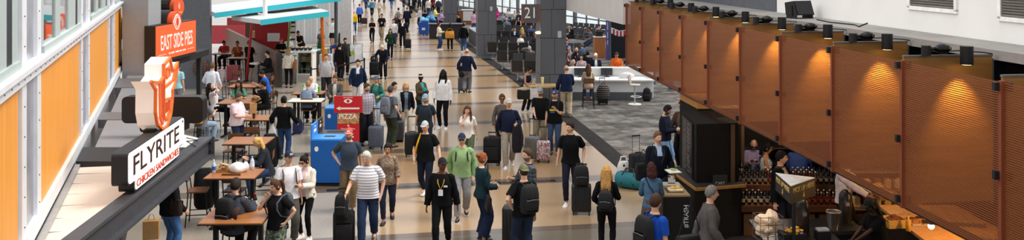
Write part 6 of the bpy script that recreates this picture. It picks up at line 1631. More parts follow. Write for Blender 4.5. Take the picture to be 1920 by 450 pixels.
mb = MB(); mb.box(pi_['U']((.09, -.158, 1.27)), (.07, .01, .03)); pi_['part']('chest_print', mb, M('d9d9d9', .7), smooth=False)
pi_ = who(866, 247, 2, 'man in light green hoodie with navy cap and sunglasses', 1.80, top=('hoodie', '8fae78'), bot=('pants', '8f8f92'), cap=('cap', '1c2438', '1c2438'), glasses=True, hair=('short', '3a2a20'), pose=walk(.22, -1, lean=3, lh=(.27, .0, .86)), shoes=('16161a', 'd9d9d9'))
wear_backpack(pi_, 'dark backpack on the man in light green hoodie', '22262c', yaw=2)
pi_ = who(904, 285, 118, 'red-haired woman in dark teal top and navy wide trousers, facing right', 1.69, sex='f', top=('sweater', '1b3238'), bot=('wide', '1c2740'), hair=('bun', '8a4a26'), glasses=True, pose=stand(lh=(.10, -.24, 1.08), rh=(-.12, -.25, 1.06)), skin='p')
handbag(pi_['world']((-.30, .02, .82)), math.radians(100), 'black crossbody bag on the red-haired woman in teal', w=.34, h=.28, drop=.62)
pi_ = who(982, 307, 205, 'man in black tee and olive cap with hand on hip, seen from behind', 1.78, top=('tee', '111113'), bot=('jeans', '222c40'), cap=('backcap', '6a6a4c'), hair=('short', '3a2c22'), fat=1.1, pose=stand(**HIP_L, hy=-10))
wear_backpack(pi_, 'black backpack on the man in olive cap', '141416', yaw=205, h=.5, w=.34, t=.2)
who(990, 277, -62, 'bearded man in dark checked shirt facing left', 1.80, top=('rolled', '2e3438', M('2c3136', .9, kind='plaid', c2='566068', scale=14)), bot=('jeans', '1f2a3c'), hair=('short', '4a3626'), beard=True, pose=stand(rh=(-.12, -.32, 1.2)))
who(1070, 226, -8, 'man in black polo and dark navy trousers with white shoes', 1.83, top=('polo', '0f1013'), bot=('slim', '1a1d2a'), hair=('short', '2a1c14'), beard=False, pose=walk(.2, -1, hy=-35, lh=(.26, .0, .92), rh=(-.29, .04, .86), lean=2), shoes=('e9e7e2', 'e9e7e2'), skin='l')
pi_ = who(1137, 309, 168, 'woman with long wavy blond hair and black top, seen from behind', 1.66, sex='f', top=('long', '121215'), bot=('leggings', '101012'), hair=('long', 'b98a4c'), pose=stand(rh=(-.12, -.28, 1.15), lh=(.17, -.16, .98)))
wear_backpack(pi_, 'small black backpack on the long-haired blond woman', '19191c', dz=1.13, yaw=168, h=.36, w=.27, t=.13)
mb = MB(); mb.tube([pi_['U']((.168 * math.cos(t), .118 * math.sin(t), .92)) for t in [2 * PI * j / 16 for j in range(17)]], .022, 6); pi_['part']('red_hem', mb, M('c8283a', .8))
pi_ = who(1229, 362, 125, 'man in bright blue t-shirt near the waste cabinet, looking right', 1.80, top=('tee', '1c4aa8'), bot=('jeans', '1c2638'), hair=('short', '3f2a1c'), pose=stand(hy=8))
wear_backpack(pi_, 'black backpack on the man in bright blue t-shirt', '131315', yaw=125, h=.52, w=.34, t=.2)
pi_ = who(1222, 304, 176, 'woman in denim shirt with dark red hair, seen from behind', 1.66, sex='f', top=('shirt', '4a6a86'), bot=('skirt', '5a4a44'), hair=('bob', '3a1c18'), fat=1.15, pose=stand(lh=(.10, -.34, 1.08), rh=(-.12, -.34, 1.06), lean=5))
mb = MB(); mb.tube([pi_['U'](p) for p in ((.12, .06, 1.46), (.05, .15, 1.3), (-.06, .155, 1.15), (-.2, .05, .98))], .014, 6); pi_['part']('bag_strap', mb, M('1c2430', .8))
pi_ = who(1233, 245, 10, 'man in navy blazer and pale blue shirt beside the cafe column', 1.82, top=('blazer', '141824', 'a9bcd4'), bot=('pants', '22242c'), hair=('short', '6a4a34'), pose=stand(hy=10, lh=(.29, -.12, .92)), fat=1.1)
handbag(pi_['world']((-.30, .0, .95)), math.radians(10), 'black shoulder bag on the man in navy blazer', w=.34, h=.36, t=.16, drop=.30)
pi_ = who(1247, 194, 62, 'man with headphones in dark navy jumper looking at his phone', 1.80, top=('sweater', '191d2c'), bot=('jeans', '7d9bbd'), hair=('short', '1c1512'), headset=True, pose=stand(**BOTH, hp=22), beard=True)
who(1279, 188, -50, 'man in brown jacket half hidden behind the cafe column', 1.78, top=('jacket', '4a3a34', '6a5a50'), bot=BK, hair=('short', '3a2a20'), pose=stand(rh=(-.1, -.35, 1.2)))
pi_ = who(1328, 346, 88, 'grey-haired man in dark grey jacket walking right past the cart sign', 1.78, top=('jacket', '57524f', '8a8f9a'), bot=('pants', '1b1b1e'), hair=('short', '6f6862'), pose=walk(.18, 1), beard=False)
handbag(pi_['world']((-.05, .30, .82)), math.radians(20), 'dark duffel bag on the shoulder of the grey-haired man', '1b1917', w=.5, h=.30, t=.22, drop=.5)
# --- middle of the concourse
pi_ = who(941, 175, 6, 'curly-haired woman in grey brown top and sunglasses', 1.72, sex='f', skin='t', top=('long', '5a5048'), bot=('slim', '17171a'), hair=('curly', '4a3526'), glasses=True, pose=walk(.18, 1))
pi_ = who(954, 183, 2, 'man in navy shirt and pale cap with a dark coat over his arm', 1.80, top=('shirt', '1b2138'), bot=('pants', '9a8f80'), cap=('cap', 'b5aea6', 'a8a098'), hair=('short', '5a4634'), pose=walk(.16, -1, lh=(.2, -.22, 1.12)), shoes=('e6e6e4', 'e6e6e4'), fat=1.15)
q = pi_['world']((.20, -.24, .72)); r = thing('dark_coat', 'long dark coat hanging over the arm of the man in navy shirt', 'coat', q, 0)
mb = MB(); mb.loft([[(.13 * k_ * math.cos(t), .07 * k_ * math.sin(t) * (1 + .2 * math.cos(3 * t)), z) for t in [2 * PI * j / 16 for j in range(16)]] for z, k_ in ((-.32, .8), (-.2, 1), (.2, 1), (.42, .8))]); obj('cloth', mb, M('14141a', .9, var=.2), r, smooth=True); mb = MB(); mb.tube([(.08, 0, .35), (.13, -.04, .1), (.12, -.03, -.15)], .04, 8); obj('sleeve', mb, M('14141a', .9), r)
pi_ = who(877, 195, -4, 'long-haired woman in white tee and green trousers touching her face', 1.68, sex='f', top=('tee', 'e2dcd4'), bot=('pants', '55604a'), hair=('long', '4a3424'), pose=walk(.18, 1, rh=(-.07, -.17, 1.42), hp=10))
pi_ = who(831, 130, -12, 'man in white hooded top and black trousers with dark locs', 1.90, skin='d', top=('hoodie', 'ecebea'), bot=('slim', '121214'), hair=('locs', '0f0c0a'), cap=('beanie', '161616'), pose=stand(hy=5, rh=(-.27, -.02, .88)), shoes=('ededeb', 'ededeb'), fat=1.1, beard=True)
pi_ = who(789, 138, 40, 'woman with white headband, brown jacket and teal scarf', 1.66, sex='f', skin='d', top=('jacket', '5a4a38', '3aa0a0'), bot=('slim', '1c1c20'), hair=('bun', '100c0a'), cap=('headband', 'e6e4e0'), pose=stand(**BOTH, hy=-10))
q = pi_['world']((.05, -.2, 1.05)); r = thing('scarf', 'teal and white scarf held by the woman with headband', 'scarf', q, .6); mb = MB(); mb.loft([[(.13 * k_ * math.cos(t), .06 * k_ * math.sin(t), z) for t in [2 * PI * j / 14 for j in range(14)]] for z, k_ in ((-.42, .7), (-.2, 1), (.1, .9), (.22, .5))]); obj('cloth', mb, M('2f9a9a', .9, kind='blotch', c2='2f9a9a,cfe6e2', scale=14), r, smooth=True); mb = MB(); mb.tube([(-.08, 0, .1), (-.12, .02, -.25)], .03, 6); obj('tail', mb, M('2f9a9a', .9), r)
pi_ = who(798, 174, -2, 'man in dark teal tee and pale blue cap pulling a suitcase', 1.80, top=('tee', '27323a'), bot=('pants', '1b1f28'), cap=('cap', '7f9cba', '7f9cba'), hair=('short', '5a4230'), pose=walk(.22, 1, rh=(-.30, .2, .86)), beard=True)
wear_backpack(pi_, 'dark grey backpack on the man in dark teal tee', '2a2d31', yaw=-2)
who(761, 152, 12, 'blond person in black jacket and cream trousers with glasses on the head', 1.74, sex='f', top=('jacket', '1a1c22', '6a7a8a'), bot=('pants', 'c9bca4'), hair=('bob', 'c9a468'), pose=walk(.24, 1))
pi_ = who(732, 160, 148, 'man in grey tee with grey backpack, seen from behind', 1.78, top=('tee', '5a5f66'), bot=('pants', '38402f'), hair=('short', '4a423c'), pose=stand(rh=(-.3, -.05, .95)))
wear_backpack(pi_, 'light grey backpack on the man in grey tee', '6f7680', yaw=148, h=.5, w=.33)
pi_ = who(739, 153, 55, 'man in pale grey shirt behind the one with grey backpack', 1.78, top=('shirt', 'aaa9a6'), bot=('pants', '26304a'), hair=('short', '221812'), pose=stand())
pi_ = who(706, 141, -3, 'woman in teal long-sleeved top and light jeans with blue cap', 1.70, sex='f', top=('long', '3f7f74'), bot=('slim', 'a9bccb'), cap=('cap', '4a5a7a', '4a5a7a'), hair=('pony', '2a1d16'), pose=walk(.14, 1, **dict(lh=(.14, -.24, 1.08))), fat=1.05)
wear_backpack(pi_, 'black backpack on the woman in teal top', '1c1c20', yaw=-3)
who(687, 155, 25, 'bearded man in pale plaid shirt behind the pizza stand', 1.82, top=('rolled', '8a8494', M('8d8796', .9, kind='plaid', c2='b9b2b8', scale=12)), bot=('pants', '1d1d22'), hair=('short', '4a3424'), beard=True, pose=stand(hy=20, hp=6))
who(671, 110, 10, 'man in navy blazer and white trousers walking by the shirts', 1.85, top=('blazer', '1c2a48', 'dfe6ee'), bot=('pants', 'd0cdc8'), hair=('short', '2c1f18'), pose=walk(.26, 1))
who(612, 99, 8, 'heavy man in light grey polo and dark trousers walking past the food case', 1.82, top=('polo', 'b4b2b4'), bot=('pants', '24242a'), hair=('short', '5a4c42'), fat=1.35, pose=walk(.24, -1))
who(629, 139, 2, 'man in dark grey cardigan holding a food tray behind the white table', 1.76, top=('jacket', '4e4c4c', 'c9c4b8'), bot=('pants', '5a4030'), hair=('short', '5a4432'), pose=stand(lh=(.08, -.36, 1.12), rh=(-.12, -.36, 1.12), hp=12, hy=-8))
p_ = head_at(620, 168, 1.15); r = thing('food_tray', 'food tray in the hands of the man in grey cardigan', 'tray', (p_.x, p_.y - .15, 1.14), 0); mb = MB(); mb.box((0, 0, .01), (.34, .24, .02), bev=.008); obj('tray_body', mb, M('6a4a30', .6), r); mb = MB(); mb.ell((-.06, 0, .04), (.08, .07, .035)); mb.ell((.08, .02, .04), (.06, .06, .03)); obj('food', mb, M('b58a50', .7), r)
who(716, 84, 0, 'white-haired stooping man in navy jumper over his suitcase', 1.76, top=('sweater', '1d2234'), bot=('pants', '191a20'), hair=('short', 'cfcac4'), pose=stand(lean=38, hp=18, rh=(-.34, -.42, 1.0), lh=(.18, -.40, .80)), shoes='17171a')
who(732, 53, 4, 'person in dark green hoodie with long dark hair', 1.70, sex='f', top=('hoodie', '1f3d2c'), bot=('slim', '15151a'), hair=('long', '2a1d16'), pose=walk(.2, 1, rh=(-.2, -.2, 1.0)))
who(755, 34, 4, 'man in dark suit and white shirt pulling a black suitcase', 1.82, top=('blazer', '16181f', 'e9e9ec'), bot=('pants', '14161c'), hair=('short', '2c1f18'), pose=stand(lh=(.3, .0, .88)))
who(738, 35, 2, 'man in white shirt and jeans behind the person in green hoodie', 1.78, top=('shirt', 'e6e4e2'), bot=JE, hair=('short', '1c1512'), pose=walk(.2, -1))
who(743, 26, 0, 'woman in black jacket between the two far walkers in white', 1.68, sex='f', top=('jacket', '1a1a1e', '3a3a40'), bot=('slim', '18181a'), hair=('long', '4a3020'), pose=walk(.2, 1))
pi_ = who(716, 25, -4, 'man in black tee and khaki trousers with white pass on chest', 1.80, skin='m', top=('tee', '17171c'), bot=('pants', '9a8c74'), hair=('short', '120d0b'), pose=walk(.14, 1))
mb = MB(); mb.box(pi_['U']((.03, -.16, 1.16)), (.08, .012, .10)); pi_['part']('pass_card', mb, M('e9e9ea', .5), smooth=False)
who(698, 34, 0, 'woman in black top and trousers with hands together', 1.66, sex='f', skin='m', top=('tee', '141416'), bot=('slim', '15181d'), hair=('pony', '120d0b'), pose=walk(.1, 1, **BOTH))
who(664, 19, 2, 'person in bright yellow top and jeans', 1.74, sex='f', top=('long', 'e2b714'), bot=('jeans', '2f4a78'), hair=('bald', '8a7a6a'), pose=walk(.12, -1), fat=1.15)
who(763, 13, 178, 'man in navy blazer seen from behind, beyond the dark suit', 1.82, top=('sweater', '1c2236'), bot=('pants', '1a1d28'), hair=('buzz', '6a5a50'), pose=walk(.2, 1), fat=1.15)
pi_ = who(747, 14, 180, 'person in white top with pale backpack seen from behind', 1.76, top=('tee', 'dfdcd8'), bot=BK, hair=('short', '1c1512'), pose=walk(.2, -1)); wear_backpack(pi_, 'pale grey backpack on the person in white', '8a8d88', yaw=180)
pi_ = who(734, -13, 180, 'person in royal blue jacket with blue backpack, far off', 1.80, top=('jacket', '1d4fa0', '1d4fa0'), bot=('jeans', '6a86a8'), hair=('short', '2c1f18'), pose=walk(.2, 1)); wear_backpack(pi_, 'royal blue backpack far off in the concourse', '1c4a9c', yaw=180)
who(711, -2, 175, 'person in cream jacket and pale trousers far down the hall', 1.72, sex='f', top=('jacket', 'cfc8bc', 'dddddd'), bot=('pants', 'b5a894'), hair=('bob', '5a4634'), pose=walk(.25, 1))
pi_ = who(697, -2, 178, 'woman in teal blue top and dark trousers far off', 1.70, sex='f', top=('long', '3f86a8'), bot=BK, hair=('short', '3a2a20'), pose=walk(.15, 1)); handbag(pi_['world']((.24, 0, 1.0)), 0, 'dark shoulder bag of the far woman in teal blue', drop=.4)
who(674, 7, 185, 'person in cornflower blue sweater and dark trousers', 1.76, top=('sweater', '4a6cc0'), bot=BK, hair=('short', '5a4030'), pose=walk(.15, 1), fat=1.15)
for px, py, yw, sx, tp, bt, hr, lb, H in (
    (651, -8, 0, 'm', ('jacket', '1d1d22', '2a2a2e'), BK, ('short', '2a1d16'), 'person in black jacket at the far left edge of the hall', 1.78),
    (658, -10, 10, 'f', ('jacket', '23222a', '3a3a3a'), ('jeans', '26344e'), ('long', '3a2a20'), 'woman in dark jacket beside the far left wall', 1.70),
    (686, -12, 180, 'm', ('jacket', '35507a', '35507a'), ('jeans', '2a3a58'), ('short', '3a2a20'), 'man in denim blue jacket far down the hall', 1.78),
    (720, -18, 180, 'f', ('sweater', '7a3a3a'), BK, ('long', '2a1d16'), 'woman in maroon jumper far down the hall', 1.70),
    (771, -6, 0, 'm', ('jacket', '191a20', 'd9d9d9'), BK, ('short', '1c1512'), 'man in black coat near the far middle of the crowd', 1.80),
    (776, -10, 180, 'f', ('jacket', '1d1d22', '2a2a2e'), BK, ('long', '17110e'), 'woman in black coat at the far middle of the crowd', 1.70),
    (757, -14, 180, 'm', ('sweater', '9a3a34'), ('jeans', '2a3a58'), ('short', '2a1d16'), 'man in brick red jumper deep in the crowd', 1.78),
    (786, -12, 20, 'm', ('tee', '2a3a5a'), BK, ('short', '17110e'), 'man in navy tee deep in the crowd', 1.78),
    (703, -22, 0, 'm', ('shirt', 'd9d9d6'), NV, ('short', '1c1512'), 'man in white shirt deepest in the hall', 1.80),
    (741, -24, 0, 'f', ('tee', 'a03a50'), BK, ('long', '2a1d16'), 'woman in raspberry tee deepest in the hall', 1.68),
    (766, -22, 180, 'm', ('jacket', '3a3f48', '3a3f48'), JE, ('short', '3a2a20'), 'man in charcoal jacket deepest in the hall', 1.78),
    (795, -8, 200, 'f', ('sweater', '20242e'), BK, ('bun', '17110e'), 'woman in dark jumper left of the third column', 1.68),
    (803, -3, 170, 'm', ('tee', 'd0cbc2'), JE, ('short', '4a3424'), 'man in off white tee left of the third column', 1.78),
    (811, -6, 190, 'f', ('jacket', '7a2a30', '2a2a2e'), BK, ('long', '2a1d16'), 'woman in dark red jacket left of the third column', 1.70),
    (822, -4, 0, 'm', ('sweater', '3a3e4a'), BK, ('short', '17110e'), 'man in slate jumper close to the third column', 1.78),
    (645, -14, 0, 'm', ('sweater', '5a6a80'), BK, ('short', '2a1d16'), 'man in grey blue jumper by the far white wall', 1.78)):
    who(px, py, yw, lb, H, sex=sx, top=tp, bot=bt, hair=hr, pose=walk(.18, 1), res=3)
for px, py, yw, sx, tp, bt, hr, lb, H in (
    (662, -20, 180, 'f', ('jacket', '8a8f98', '8a8f98'), BK, ('long', '4a3020'), 'woman in light grey jacket deep in the far left of the hall', 1.68),
    (679, -24, 0, 'm', ('tee', '2f5a4a'), BK, ('short', '2a1d16'), 'man in bottle green tee deep in the far left of the hall', 1.78),
    (690, -27, 180, 'm', ('jacket', '1a1b20', '2a2a2a'), BK, ('short', '14100d'), 'man in black jacket farthest along the left wall', 1.80),
    (714, -29, 0, 'f', ('tee', 'd8c23a'), JE, ('bun', '2a1d16'), 'woman in mustard tee farthest down the hall', 1.66),
    (728, -31, 180, 'm', ('sweater', '2a2f5a'), BK, ('short', '2a1d16'), 'man in indigo jumper farthest down the hall', 1.78),
    (752, -30, 0, 'f', ('sweater', 'c9c4bc'), BK, ('long', '3a2a20'), 'woman in oatmeal jumper farthest down the hall', 1.66),
    (780, -20, 0, 'm', ('jacket', '6a3a2a', 'd9d9d9'), BK, ('short', '17110e'), 'man in chestnut jacket left of the third column', 1.78),
    (789, -25, 180, 'f', ('tee', '2a8a8a'), BK, ('long', '17110e'), 'woman in teal tee farthest left of the third column', 1.66),
    (800, -22, 0, 'm', ('shirt', '8fb0d8'), BK, ('short', '2a1d16'), 'man in sky blue shirt farthest left of the third column', 1.78),
    (814, -18, 180, 'f', ('coat', '3a2a2a'), BK, ('bob', '1c1310'), 'woman in dark brown coat touching the third column edge', 1.68)):
    who(px, py, yw, lb, H, sex=sx, top=tp, bot=bt, hair=hr, pose=walk(.18, 1), res=3)
who(823, 42, 75, 'woman in cream jumper and jeans facing right near the third column', 1.66, sex='f', top=('sweater', 'd6c9b8'), bot=JE, hair=('bun', '3a2a20'), pose=stand(**BOTH), fat=1.2, shoes=('e6e6e4', 'e6e6e4'))
pi_ = who(844, 43, 190, 'woman in dark clothes carrying a big orange bag', 1.68, sex='f', top=('long', '3a2018'), bot=('slim', '141416'), hair=('long', '1c1310'), pose=stand(lh=(.12, -.28, 1.0)))
handbag(pi_['world']((.05, .24, 1.05)), math.radians(190), 'big orange patterned bag on the back of the woman in dark clothes', w=.52, h=.42, t=.2, drop=.2, mat=M('d98a2a', .8, kind='blotch', c2='d98a2a,e6b45a,b5602a', scale=16))
pi_ = who(869, 43, 185, 'person in black hoodie and jeans seen from behind near the dark counter', 1.74, top=('hoodie', '121214'), bot=('jeans', '3f5b85'), hair=('short', '17110e'), pose=walk(.2, 1), shoes=('e6e6e4', 'e6e6e4'))
who(875, 91, 172, 'bald man in navy jacket walking away with a suitcase', 1.82, top=('sweater', '1a2138'), bot=('pants', '6f6f74'), hair=('bald', '8a7a6a'), pose=walk(.16, 1, rh=(.30, .0, .90), lh=(-.34, .12, .92)) if False else walk(.14, -1, lh=(.33, .05, .92), rh=(-.33, -.12, .95)))
who(889, 20, 190, 'man in pink polo and jeans standing at the far gate desk', 1.78, top=('polo', 'd9a0b5'), bot=('jeans', '4a6488'), hair=('short', '1c1512'), pose=stand(**BOTH))
who(858, 27, -50, 'person in black seated at the far dark counter', 1.74, top=('sweater', '141417'), bot=BK, hair=('short', '17110e'), pose=sit(.62, lean=20))
who(829, 19, 60, 'woman in lavender shirt leaning on the far dark counter', 1.66, sex='f', top=('shirt', 'b58ac4'), bot=BK, hair=('short', '2a1d16'), pose=stand(**BOTH, lean=12), fat=1.2)
who(816, 12, 80, 'person in pale yellow shirt by the far dark counter', 1.72, top=('shirt', 'e0d68a'), bot=BK, hair=('short', '2a1d16'), pose=stand(**BOTH), fat=1.1)
who(787, 13, -60, 'man in white shirt left of the heaped blue bin', 1.74, top=('shirt', 'd9d2d8'), bot=BK, hair=('bald', '6a5a50'), pose=stand(rh=(-.15, -.3, 1.0)))
who(797, 18, 200, 'person in black jacket beside the heaped blue bin', 1.70, sex='f', top=('jacket', '17171a', '2a2a2a'), bot=BK, hair=('bun', '17110e'), pose=stand())
who(809, 19, 20, 'person in light blue jacket behind the heaped blue bin', 1.66, sex='f', top=('jacket', '6fa8d0', '6fa8d0'), bot=NV, hair=('short', '2a1d16'), pose=stand(lean=15))
who(853, 8, 0, 'man in dark grey jacket standing right of the third column', 1.78, top=('jacket', '35353b', '8a8a8a'), bot=BK, hair=('short', '17110e'), pose=stand())
# --- around the gate column and desk
pi_ = who(992, 123, 50, 'woman in navy sleeveless top leaning on the column ledge', 1.70, sex='f', skin='m', top=('tank', '1c2540'), bot=('slim', '1a1a1e'), hair=('bun', '14100d'), pose=stand(lh=(.02, -.40, 1.10), rh=(-.10, -.40, 1.10), lean=14, hp=18), shoes=('c9c4bc', 'd9d9d9'))
r = handbag(P(982, 176, .95), .2, 'black bag with beige jacket on the arm of the woman in navy', w=.44, h=.34, t=.2, drop=.2)
o = obj('fur_jacket', MB().ell((0, -.02, .17), (.22, .12, .06), 14, 8), M('b9a58c', .9, var=.2), r, smooth=True)
handbag(P(1001, 176, .95), -.1, 'white tote bag hanging beside the woman in navy', w=.3, h=.36, t=.12, drop=.24, mat=M('d2cfca', .8))
who(1013, 163, -6, 'man in black tee and grey cap behind the grey suitcase', 1.78, top=('tee', '121214'), bot=('pants', '8d7f68'), cap=('cap', '8a93a0', '8a93a0'), hair=('short', '4a3424'), beard=True, pose=stand(rh=(-.12, -.34, 1.0), lh=(.24, -.1, .95)), fat=1.25)
pi_ = who(1040, 168, -12, 'man in printed black tee and royal blue cap with hand at chest', 1.80, top=('tee', '121215'), bot=('jeans', '3a4a68'), cap=('cap', '1f3c8c', '16244a', 'd9b050'), hair=('short', '6a4a30'), beard=True, pose=stand(lh=(.05, -.24, 1.28)), fat=1.2)
mb = MB(); mb.box(pi_['U']((-.03, -.168, 1.24)), (.16, .012, .05)); mb.box(pi_['U']((-.03, -.168, 1.18)), (.12, .012, .03), mi=1); pi_['part']('chest_print', mb, [M('c9b02a', .7), M('2f6ab0', .7)], smooth=False)
wear_backpack(pi_, 'black backpack on the man in royal blue cap', '17171a', yaw=-12, h=.52, w=.36)
who(1062, 122, 178, 'bald man in navy blazer and khaki trousers, seen from behind', 1.80, top=('sweater', '1a2440'), bot=('pants', 'b5a488'), hair=('bald', '8a6a50'), pose=stand(lh=(.3, -.12, .92), rh=(-.16, -.35, 1.05)), shoes='4a3626', fat=1.15)
who(1103, 121, 178, 'woman with long brown hair in beige top on the tall desk chair', 1.68, sex='f', top=('blouse', 'c9b49c'), bot=('slim', '33445c'), hair=('long', '5a3c26'), pose=sit(.74, lh=(.1, -.36, 1.1), rh=(-.1, -.36, 1.1)), shoes='7a4a2c')
who(1117, 99, 0, 'man in white cap and dark jacket behind the gate desk', 1.64, top=('jacket', '1d2028', 'dfe3e8'), bot=BK, cap=('cap', 'e9e7e4', 'e9e7e4'), hair=('short', '5a4a40'), pose=stand(hy=-15, **BOTH))
who(1156, 96, 2, 'man in orange polo with glasses behind the gate desk', 1.70, top=('rolled', 'e0682a'), bot=BK, hair=('short', '4a3424'), glasses=True, pose=stand(lh=(.1, -.3, 1.12), rh=(-.1, -.3, 1.12), hp=22))
def seated(px, py, yaw, label, H=1.72, seat=.46, **k):
    po = dict(sit(seat)); po['lf'] = (.11, -.44, 0); po['rf'] = (-.12, -.40, 0); po.update(k.pop('pose', {}))
    return who(px, py, yaw, label, H, pose=po, **k)
seated(993, 86, -10, 'person in grey hoodie and pale beanie on the gate seats', top=('hoodie', '6d6a68'), bot=('jeans', '2a3448'), hair=('short', '3a2a20'), cap=('beanie', 'b9b9bc'), pose=dict(hp=25, lean=16, **PHONE))
seated(965, 52, 0, 'man in navy suit and pale shirt on the gate seats', top=('blazer', '1c2438', 'd9dee6'), bot=NV, hair=('short', '4a3a30'))
seated(976, 64, 20, 'dark-haired person in white on the gate seats beside the navy suit', H=1.55, sex='f', top=('tee', 'e9e6e2'), bot=BK, hair=('bob', '17110e'))
seated(979, 52, 185, 'blond person seated behind the navy suited man', H=1.66, sex='f', top=('long', '7a6a60'), bot=BK, hair=('long', 'c9a060'))
seated(1004, 63, 0, 'long-haired person in dark blue near the lamp on the column', H=1.64, sex='f', top=('long', '232a44'), bot=BK, hair=('long', '5a3a22'))
seated(996, 47, 10, 'man in blue shirt seated left of the gate sign', top=('shirt', '3f5a94'), bot=BK, hair=('short', '2a1d16'))
seated(1007, 50, 180, 'person with light brown hair seated below the gate sign', H=1.64, sex='f', top=('tee', '8a8478'), bot=BK, hair=('long', '9a7040'))
who(931, 13, -20, 'woman in hot pink coat standing behind the far seats', 1.70, sex='f', top=('coat', 'd8328a'), bot=('leggings', 'c98a94'), hair=('long', '2a1712'), pose=stand(lh=(.1, -.3, 1.1)))
seated(943, 24, 30, 'man in grey shirt seated near the woman in hot pink', top=('shirt', '8a8f98'), bot=BK, hair=('short', '3a2a20'))
seated(950, 34, 10, 'person in blue grey jumper seated left of the dark-haired woman', top=('sweater', '6a7484'), bot=BK, hair=('short', 'b5aaa0'))
seated(972, 32, 0, 'dark-haired woman in black with bare arms on the far seats', H=1.66, sex='f', top=('tank', '17171a'), bot=BK, hair=('long', '1c1310'))
seated(965, 20, 0, 'person in beige jacket seated under the far windows', top=('jacket', 'b5a48c', 'd9d9d9'), bot=BK, hair=('short', 'c9a070'))
seated(953, 16, 10, 'person in white top seated under the far windows', sex='f', top=('tee', 'dedad4'), bot=JE, hair=('bob', '5a3a26'))
seated(973, 22, -20, 'person in navy jacket seated under the far windows', top=('jacket', '2a3a5c', '2a3a5c'), bot=BK, hair=('short', '2a1d16'))
seated(1070, 46, -60, 'man in dark tee seated by the windows with hands at his face', top=('tee', '23262e'), bot=BK, hair=('short', '2a1d16'), pose=dict(lh=(.05, -.25, 1.1)))
seated(1106, 53, -70, 'man in grey tee stretched out on the slanting seats with his phone', top=('tee', '5d6470'), bot=('jeans', '2c3e5c'), hair=('short', '2a1d16'), skin='m', pose=dict(lf=(.1, -.75, .02), rf=(-.1, -.7, .02), **PHONE))
for px, py, yw, sx, tp, hr, lb in (
    (1057, 85, 30, 'f', ('tee', 'd9a0a0'), ('bob', 'b5a090'), 'woman in pale pink beside the column behind the desk'),
    (1058, 62, 20, 'm', ('tee', 'c97a7a'), ('short', 'b5aaa0'), 'man in faded red tee beside the column, farthest behind the desk'),
    (1067, 88, -20, 'm', ('shirt', '8a8fa4'), ('short', '9a9088'), 'grey-haired man in blue grey shirt behind the desk'),
    (1081, 90, 15, 'm', ('sweater', '2a2f3c'), ('bald', '9a8a7a'), 'bald man in dark jumper in the crowd behind the desk'),
    (1064, 98, 60, 'f', ('tank', 'c9846a'), ('long', '4a2c1c'), 'woman in salmon top close to the column behind the desk'),
    (1080, 97, 100, 'f', ('long', '2a2420'), ('long', '22150f'), 'woman with long dark hair in the crowd behind the desk'),
    (1090, 103, -10, 'f', ('tee', 'd9cfd4', M('d9cfd4', .9, kind='multi', c2='c96a7a,6a9ac0,e0d080,d9d0d4', scale=18)), ('bun', '2a1a14'), 'woman in flowery top facing the camera behind the desk'),
    (1102, 97, 170, 'm', ('jacket', '191b22', '2a2a2e'), ('short', '14100d'), 'person in dark jacket with back turned behind the desk'),
    (1075, 113, 20, 'f', ('tee', 'd0a8b0'), ('bob', 'c9a8a0'), 'person in pale pink bending low behind the desk'),
    (1057, 112, 40, 'm', ('tee', '30343c'), ('short', '4a3424'), 'man in dark grey tee right next to the column behind the desk'),
    (1062, 75, 0, 'm', ('tee', '24407a'), ('short', '3a2a20'), 'man in royal blue tee in the crowd behind the desk'),
    (1091, 82, 200, 'm', ('shirt', '4a5a78'), ('short', '6a5a4c'), 'man in dusty blue shirt in the crowd behind the desk')):
    seated(px, py, yw, lb, sex=sx, top=tp, bot=BK, hair=hr)
# --- food court, left
pi_ = who(397, 117, 175, 'man in white shirt and dark trousers seen from behind, left of the tables', 1.80, top=('shirt', 'dfe2ec'), bot=('pants', '23252e'), hair=('short', '6a4a34'), pose=walk(.2, 1, lh=(.3, -.25, 1.02)), fat=1.1)
who(372, 72, 15, 'woman in black with headphones and plaid coat beside the pizza sign', 1.70, sex='f', top=('coat', '1b191c'), bot=('leggings', '131315'), hair=('long', '17110e'), headset='d9d9d9', pose=stand(lh=(.05, -.22, 1.38), rh=(-.05, -.22, 1.36)))
q = head_at(376, 115, 1.15); r = thing('plaid_coat', 'brown plaid coat carried by the woman with headphones', 'coat', (q.x + .1, q.y - .25, .95), 0); mb = MB(); mb.loft([[(.34 * k_ * math.cos(t), .16 * k_ * math.sin(t) * (1 + .2 * math.cos(4 * t)), z) for t in [2 * PI * j / 16 for j in range(16)]] for z, k_ in ((-.36, .7), (-.2, 1), (.1, .95), (.3, .6))]); obj('cloth', mb, M('4a3530', .9, kind='plaid', c2='6a5048', scale=9), r, smooth=True); mb = MB(); mb.tube([(.25, 0, .1), (.33, -.05, -.25)], .06, 8); obj('sleeve', mb, M('4a3530', .9), r)
who(360, 16, 20, 'person in black near the dark grey wall beyond the pizza sign', 1.74, top=('jacket', '1d1b1d', '3a3030'), bot=BK, hair=('short', '17110e'), pose=stand(lh=(.05, -.25, 1.3)))
def diner(px, py, yaw, label, H=1.72, **k):
    po = dict(sit(.70)); po.update(k.pop('pose', {})); return who(px, py, yaw, label, H, pose=po, **k)
TB = dict(lh=(.12, -.42, 1.10), rh=(-.12, -.42, 1.10))
diner(420, 76, 0, 'man in red shirt seated under the red panel', top=('tee', 'b02a2a'), bot=BK, hair=('short', '17110e'), skin='m', pose=dict(hp=20, **TB))
diner(445, 78, 5, 'person in rust orange shirt seated under the red panel', top=('tee', 'a8542a'), bot=BK, hair=('short', '2a1a12'), skin='m', pose=dict(lh=(.03, -.25, 1.3), rh=(-.1, -.4, 1.1)))
